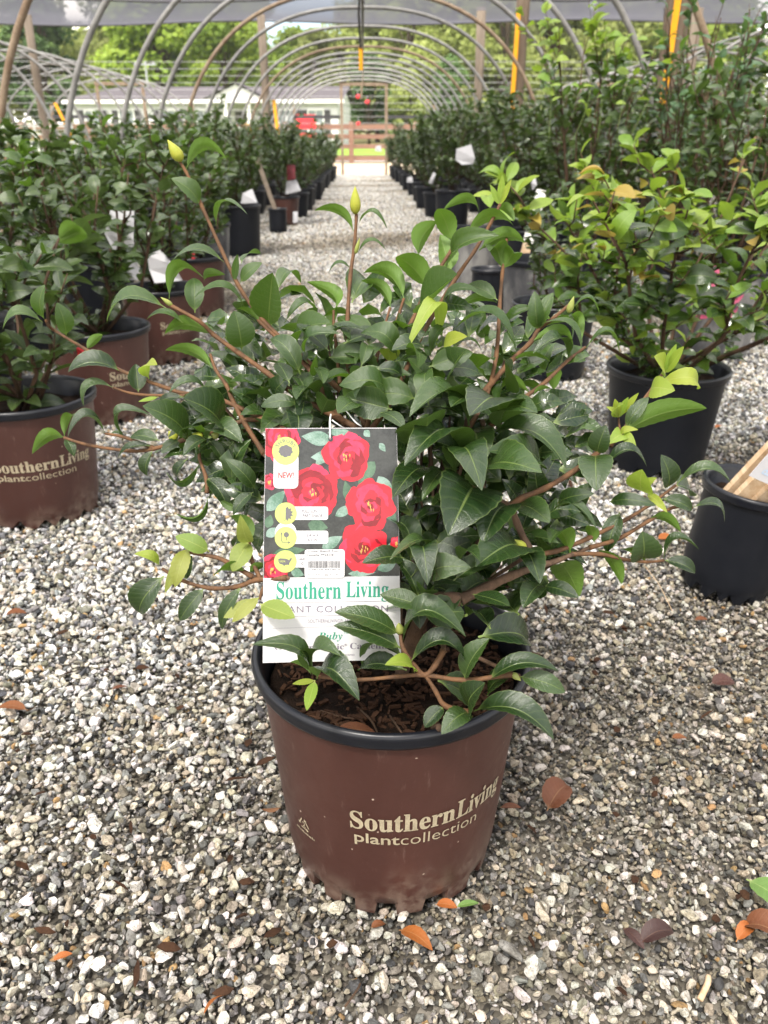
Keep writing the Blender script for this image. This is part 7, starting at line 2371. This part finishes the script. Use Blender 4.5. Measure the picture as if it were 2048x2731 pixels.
# ------------------------------------------------------------------ fallen leaves and bits on the gravel
def fallen(x, y, z, yaw, L, w, mat, label, arch=.12, fold=.4, tilt=(0, 0), seed=0, group=None, arr=None):
    me = leaf_mesh(w, fold, arch, M[mat], seed=seed, name='fallen_leaf')
    o = obj('fallen_leaf', me, None, (x, y, z), (tilt[0], tilt[1], yaw)); o.scale = (L, L, L)
    return tag(o, label, 'leaf', 'fallen leaves on the gravel')
fallen(0.2062, 0.7020, 0.0090, -0.75, 0.0430, 0.74, 'dead', 'rounded brown leaf curling up right of the front pot', arch=0.26, fold=0.80, tilt=(0.25, 0.1), seed=1)
fallen(0.0279, 0.5500, 0.0090, -2.20, 0.0388, 0.45, 'dead_orange', 'curled orange-brown leaf on the gravel below the front pot', arch=0.20, fold=0.40, tilt=(0, 0), seed=2)
fallen(0.2594, 0.5294, 0.0090, -1.25, 0.0404, 0.50, 'dead_dark', 'dark wine-brown leaf with a curled stalk at lower right', arch=0.22, fold=0.80, tilt=(0, 0), seed=3)
fallen(0.2489, 0.5474, 0.0090, -2.60, 0.0275, 0.45, 'dead_dark', 'small dark brown leaf left of the wine-brown curled one', arch=0.12, fold=0.40, tilt=(0, 0), seed=4)
fallen(0.3921, 0.5957, 0.0160, -2.55, 0.0628, 0.58, 'fallen_green', 'fresh green leaf lying at the right edge', arch=0.10, fold=0.40, tilt=(0, 0), seed=5)
fallen(0.3667, 0.5472, 0.0090, -2.20, 0.0436, 0.70, 'dead', 'crumpled brown leaf under the fresh green one', arch=0.30, fold=0.90, tilt=(0, 0), seed=6)
fallen(0.3546, 0.5296, 0.0090, -1.00, 0.0270, 0.50, 'dead_orange', 'rust-coloured curled leaf scrap at the right edge', arch=0.30, fold=0.90, tilt=(0, 0), seed=7)
fallen(0.0658, 0.5783, 0.0090, -1.75, 0.0226, 0.50, 'dead_orange', 'orange leaf touching the foot of the front pot', arch=0.15, fold=0.40, tilt=(0, 0), seed=8)
fallen(0.0867, 0.5751, 0.0090, -1.40, 0.0244, 0.32, 'fallen_green', 'narrow olive leaf beside the orange one at the front pot', arch=0.10, fold=0.40, tilt=(0, 0), seed=9)
fallen(-0.4658, 0.9001, 0.0090, 1.45, 0.0443, 0.40, 'dead', 'reddish brown leaf at the left edge of the gravel', arch=0.15, fold=0.40, tilt=(0, 0), seed=10)
fallen(-0.5957, 1.1465, 0.0090, -1.40, 0.0342, 0.50, 'dead', 'small brown leaf under the nearest left pot', arch=0.15, fold=0.40, tilt=(0, 0), seed=11)
fallen(-0.3030, 0.5257, 0.0090, -1.20, 0.0185, 0.42, 'dead_orange', 'small orange leaf at lower left', arch=0.10, fold=0.40, tilt=(0, 0), seed=12)
fallen(-0.1325, 0.4874, 0.0090, 2.60, 0.0261, 0.42, 'dead_orange', 'orange leaf standing on edge at the bottom', arch=0.15, fold=0.20, tilt=(0.2, 0.7), seed=13)
fallen(0.4905, 0.9366, 0.0090, -1.50, 0.0365, 0.70, 'dead_dark', 'dark leaf on the gravel right of the front shrub', arch=0.12, fold=0.40, tilt=(0, 0), seed=14)
fallen(0.3940, 0.8233, 0.0090, -1.60, 0.0205, 0.60, 'dead', 'small russet leaf right of the pot rim', arch=0.12, fold=0.40, tilt=(0, 0), seed=15)
fallen(0.1522, 0.7083, 0.0090, -1.60, 0.0249, 0.36, 'dead', 'thin brown leaf half behind the front pot on the right', arch=0.10, fold=0.40, tilt=(0, 0), seed=16)
fallen(-0.1039, 0.7144, 0.0090, -1.50, -0.0216, 0.32, 'dead', 'thin brown leaf half behind the front pot on the left', arch=0.10, fold=0.40, tilt=(0, 0), seed=17)
fallen(0.5308, 1.1057, 0.0090, -1.50, 0.0226, 0.50, 'dead', 'tiny brown leaf in front of the small stake pot', arch=0.10, fold=0.40, tilt=(0, 0), seed=18)
fallen(-0.0004, 0.5533, 0.0090, -1.30, 0.0156, 0.55, 'dead', 'small brown leaf directly below the front pot', arch=0.20, fold=0.40, tilt=(0, 0), seed=19)
fallen(0.9495, 2.0654, 0.0090, -1.00, 0.0327, 0.50, 'dead_orange', 'small orange leaf on the gravel behind the lime shrub pot', arch=0.10, fold=0.40, tilt=(0, 0), seed=20)
fallen(0.5683, 1.3992, 0.0090, -1.50, 0.0344, 0.70, 'dead_orange', 'orange leaf on the gravel under the right branches', arch=0.10, fold=0.40, tilt=(0, 0), seed=21)
fallen(-0.3650, 0.9439, 0.0090, -1.30, 0.0223, 0.40, 'dead', 'slim tan leaf on the gravel left of the pot', arch=0.10, fold=0.40, tilt=(0, 0), seed=22)
k = MB(); k.tube(smooth_pts([(-0.0238, 0.4720, 0.0120), (-0.0130, 0.4857, 0.0140), (-0.0102, 0.4935, 0.0120)]), 0.0011, 6); tag(k.build("twig", M['stem_bush'], smooth=True), 'thin brown twig at the bottom of the gravel', "twig")
k = MB(); k.tube(smooth_pts([(0.2962, 0.4708, 0.0120), (0.3083, 0.4847, 0.0140), (0.3123, 0.4926, 0.0120)]), 0.0028, 6); tag(k.build("twig", M['stake'], smooth=True), 'short stub of orange-brown wood at lower right', "twig")
k = MB(); k.tube(smooth_pts([(0.5064, 1.2868, 0.0120), (0.5085, 1.2114, 0.0140), (0.5025, 1.1300, 0.0120)]), 0.0006, 6); tag(k.build("twig", M['stake'], smooth=True), 'dry straw below the right branches', "twig")

sb = MB()
spr = []
sb.tube(smooth_pts([(0.8088, 3.4500, 0.6949), (0.8591, 3.4500, 0.8250), (0.8694, 3.4500, 0.8963)]), [.0013] * 7, 5)
sb.tube(smooth_pts([(1.0422, 3.4500, 0.7279), (1.0974, 3.4500, 0.8571), (1.1576, 3.4500, 0.9590)]), [.0013] * 7, 5)
sb.tube(smooth_pts([(0.7253, 3.4500, 0.7114), (0.7218, 3.4500, 0.8567), (0.7023, 3.4500, 0.9812)]), [.0013] * 7, 5)
sb.tube(smooth_pts([(0.9875, 3.4500, 0.7279), (1.0038, 3.4500, 0.8886), (1.0117, 3.4500, 1.0351)]), [.0013] * 7, 5)
sb.tube(smooth_pts([(0.9165, 3.4500, 0.7114), (0.9201, 3.4500, 0.8090), (0.9174, 3.4500, 0.8648)]), [.0013] * 7, 5)
spr = [((0.9971, 3.4376, 1.0669), (0.9437, 3.4311, 1.0303)), ((1.0822, 3.4890, 1.0671), (1.0435, 3.5085, 1.0703)), ((1.0174, 3.4452, 0.9997), (0.9921, 3.4208, 1.0160)), ((1.0341, 3.3956, 0.9983), (1.0735, 3.4148, 1.0129)), ((0.9724, 3.4971, 0.9663), (1.0273, 3.4986, 0.9578)), ((1.0196, 3.4182, 0.9423), (1.0315, 3.3914, 0.9688)), ((1.0796, 3.4544, 0.9789), (1.1117, 3.4321, 0.9840)), ((1.1193, 3.4091, 0.9912), (1.1589, 3.4282, 0.9832)), ((1.1342, 3.4677, 0.9588), (1.1373, 3.4403, 0.9379)), ((0.6667, 3.4242, 0.9979), (0.7033, 3.4037, 0.9892)), ((0.6798, 3.4390, 0.9592), (0.6327, 3.4248, 0.9698)), ((0.7130, 3.4544, 0.9100), (0.7546, 3.4364, 0.9130)), ((0.7219, 3.4302, 0.9909), (0.7759, 3.4250, 0.9927)), ((0.8198, 3.4207, 0.9000), (0.7843, 3.4417, 0.9061)), ((0.8468, 3.4812, 0.9095), (0.8973, 3.4922, 0.9090)), ((0.9314, 3.4145, 0.8924), (0.9747, 3.3975, 0.9267)), ((0.9017, 3.4573, 0.8689), (0.9102, 3.4301, 0.8760)), ((1.1241, 3.4928, 0.9233), (1.1046, 3.4671, 0.9456)), ((1.0229, 3.4140, 0.9250), (1.0550, 3.4363, 0.9058)), ((0.7199, 3.4199, 0.8558), (0.7661, 3.4349, 0.8716)), ((0.7351, 3.4475, 0.8777), (0.6872, 3.4610, 0.8992)), ((0.8619, 3.4755, 0.8268), (0.8245, 3.4553, 0.8562)), ((0.8609, 3.4316, 0.8297), (0.8743, 3.4583, 0.8041)), ((1.0636, 3.4842, 0.8679), (1.1098, 3.4693, 0.8644)), ((0.9760, 3.4732, 0.8502), (1.0132, 3.4530, 0.8489)), ((0.7097, 3.4221, 0.9258), (0.6554, 3.4176, 0.9403))]
rs = random.Random(4)
inv = SPROUT.matrix_basis.inverted()
o = obj('shoot_stem', mesh('shoot_stem', [inv @ Vector(p) for p in sb.v], sb.f, M['leaf_mid'], True), SPROUT)
for b, t in spr:
    n = Vector((rs.gauss(0, .5), -.5 + rs.gauss(0, .4), .8))
    place('leaf', leaf_shape('leaf_lime', rs.randrange(8), 2), inv @ frame(b, t, n), SPROUT)


# crumbs of bark and dead leaf caught between the stones
rb_ = random.Random(14)
k = MB()
for i in range(170):
    y = .30 + 2.0 * rb_.random() ** 1.4; x = rb_.uniform(-.5, .5) * (y * 1.1 + .25)
    if (x - HX) ** 2 + (y - HY0) ** 2 < .14 ** 2: continue
    Mx = Matrix.Translation((x, y, .006 + rb_.uniform(0, .005))) @ Matrix.Rotation(rb_.uniform(0, 6.28), 4, 'Z') @ Matrix.Rotation(rb_.uniform(-.5, .5), 4, 'Y') @ Matrix.Rotation(rb_.uniform(-.5, .5), 4, 'X')
    l, w = rb_.uniform(.004, .014), rb_.uniform(.002, .006)
    v = [Mx @ Vector(p) for p in ((-l, 0, 0), (-l * .3, -w, .001), (l * .6, -w * .7, .002), (l, w * .2, .0), (l * .2, w, .0015), (-l * .6, w * .6, .0005))]
    k.add(v + [p + Vector((0, 0, .0006)) for p in v], [(5, 4, 3, 2, 1, 0), (6, 7, 8, 9, 10, 11)] + [(i_, (i_ + 1) % 6, 6 + (i_ + 1) % 6, 6 + i_) for i_ in range(6)])
tag(k.build('litter', M['bark']), kind='stuff')
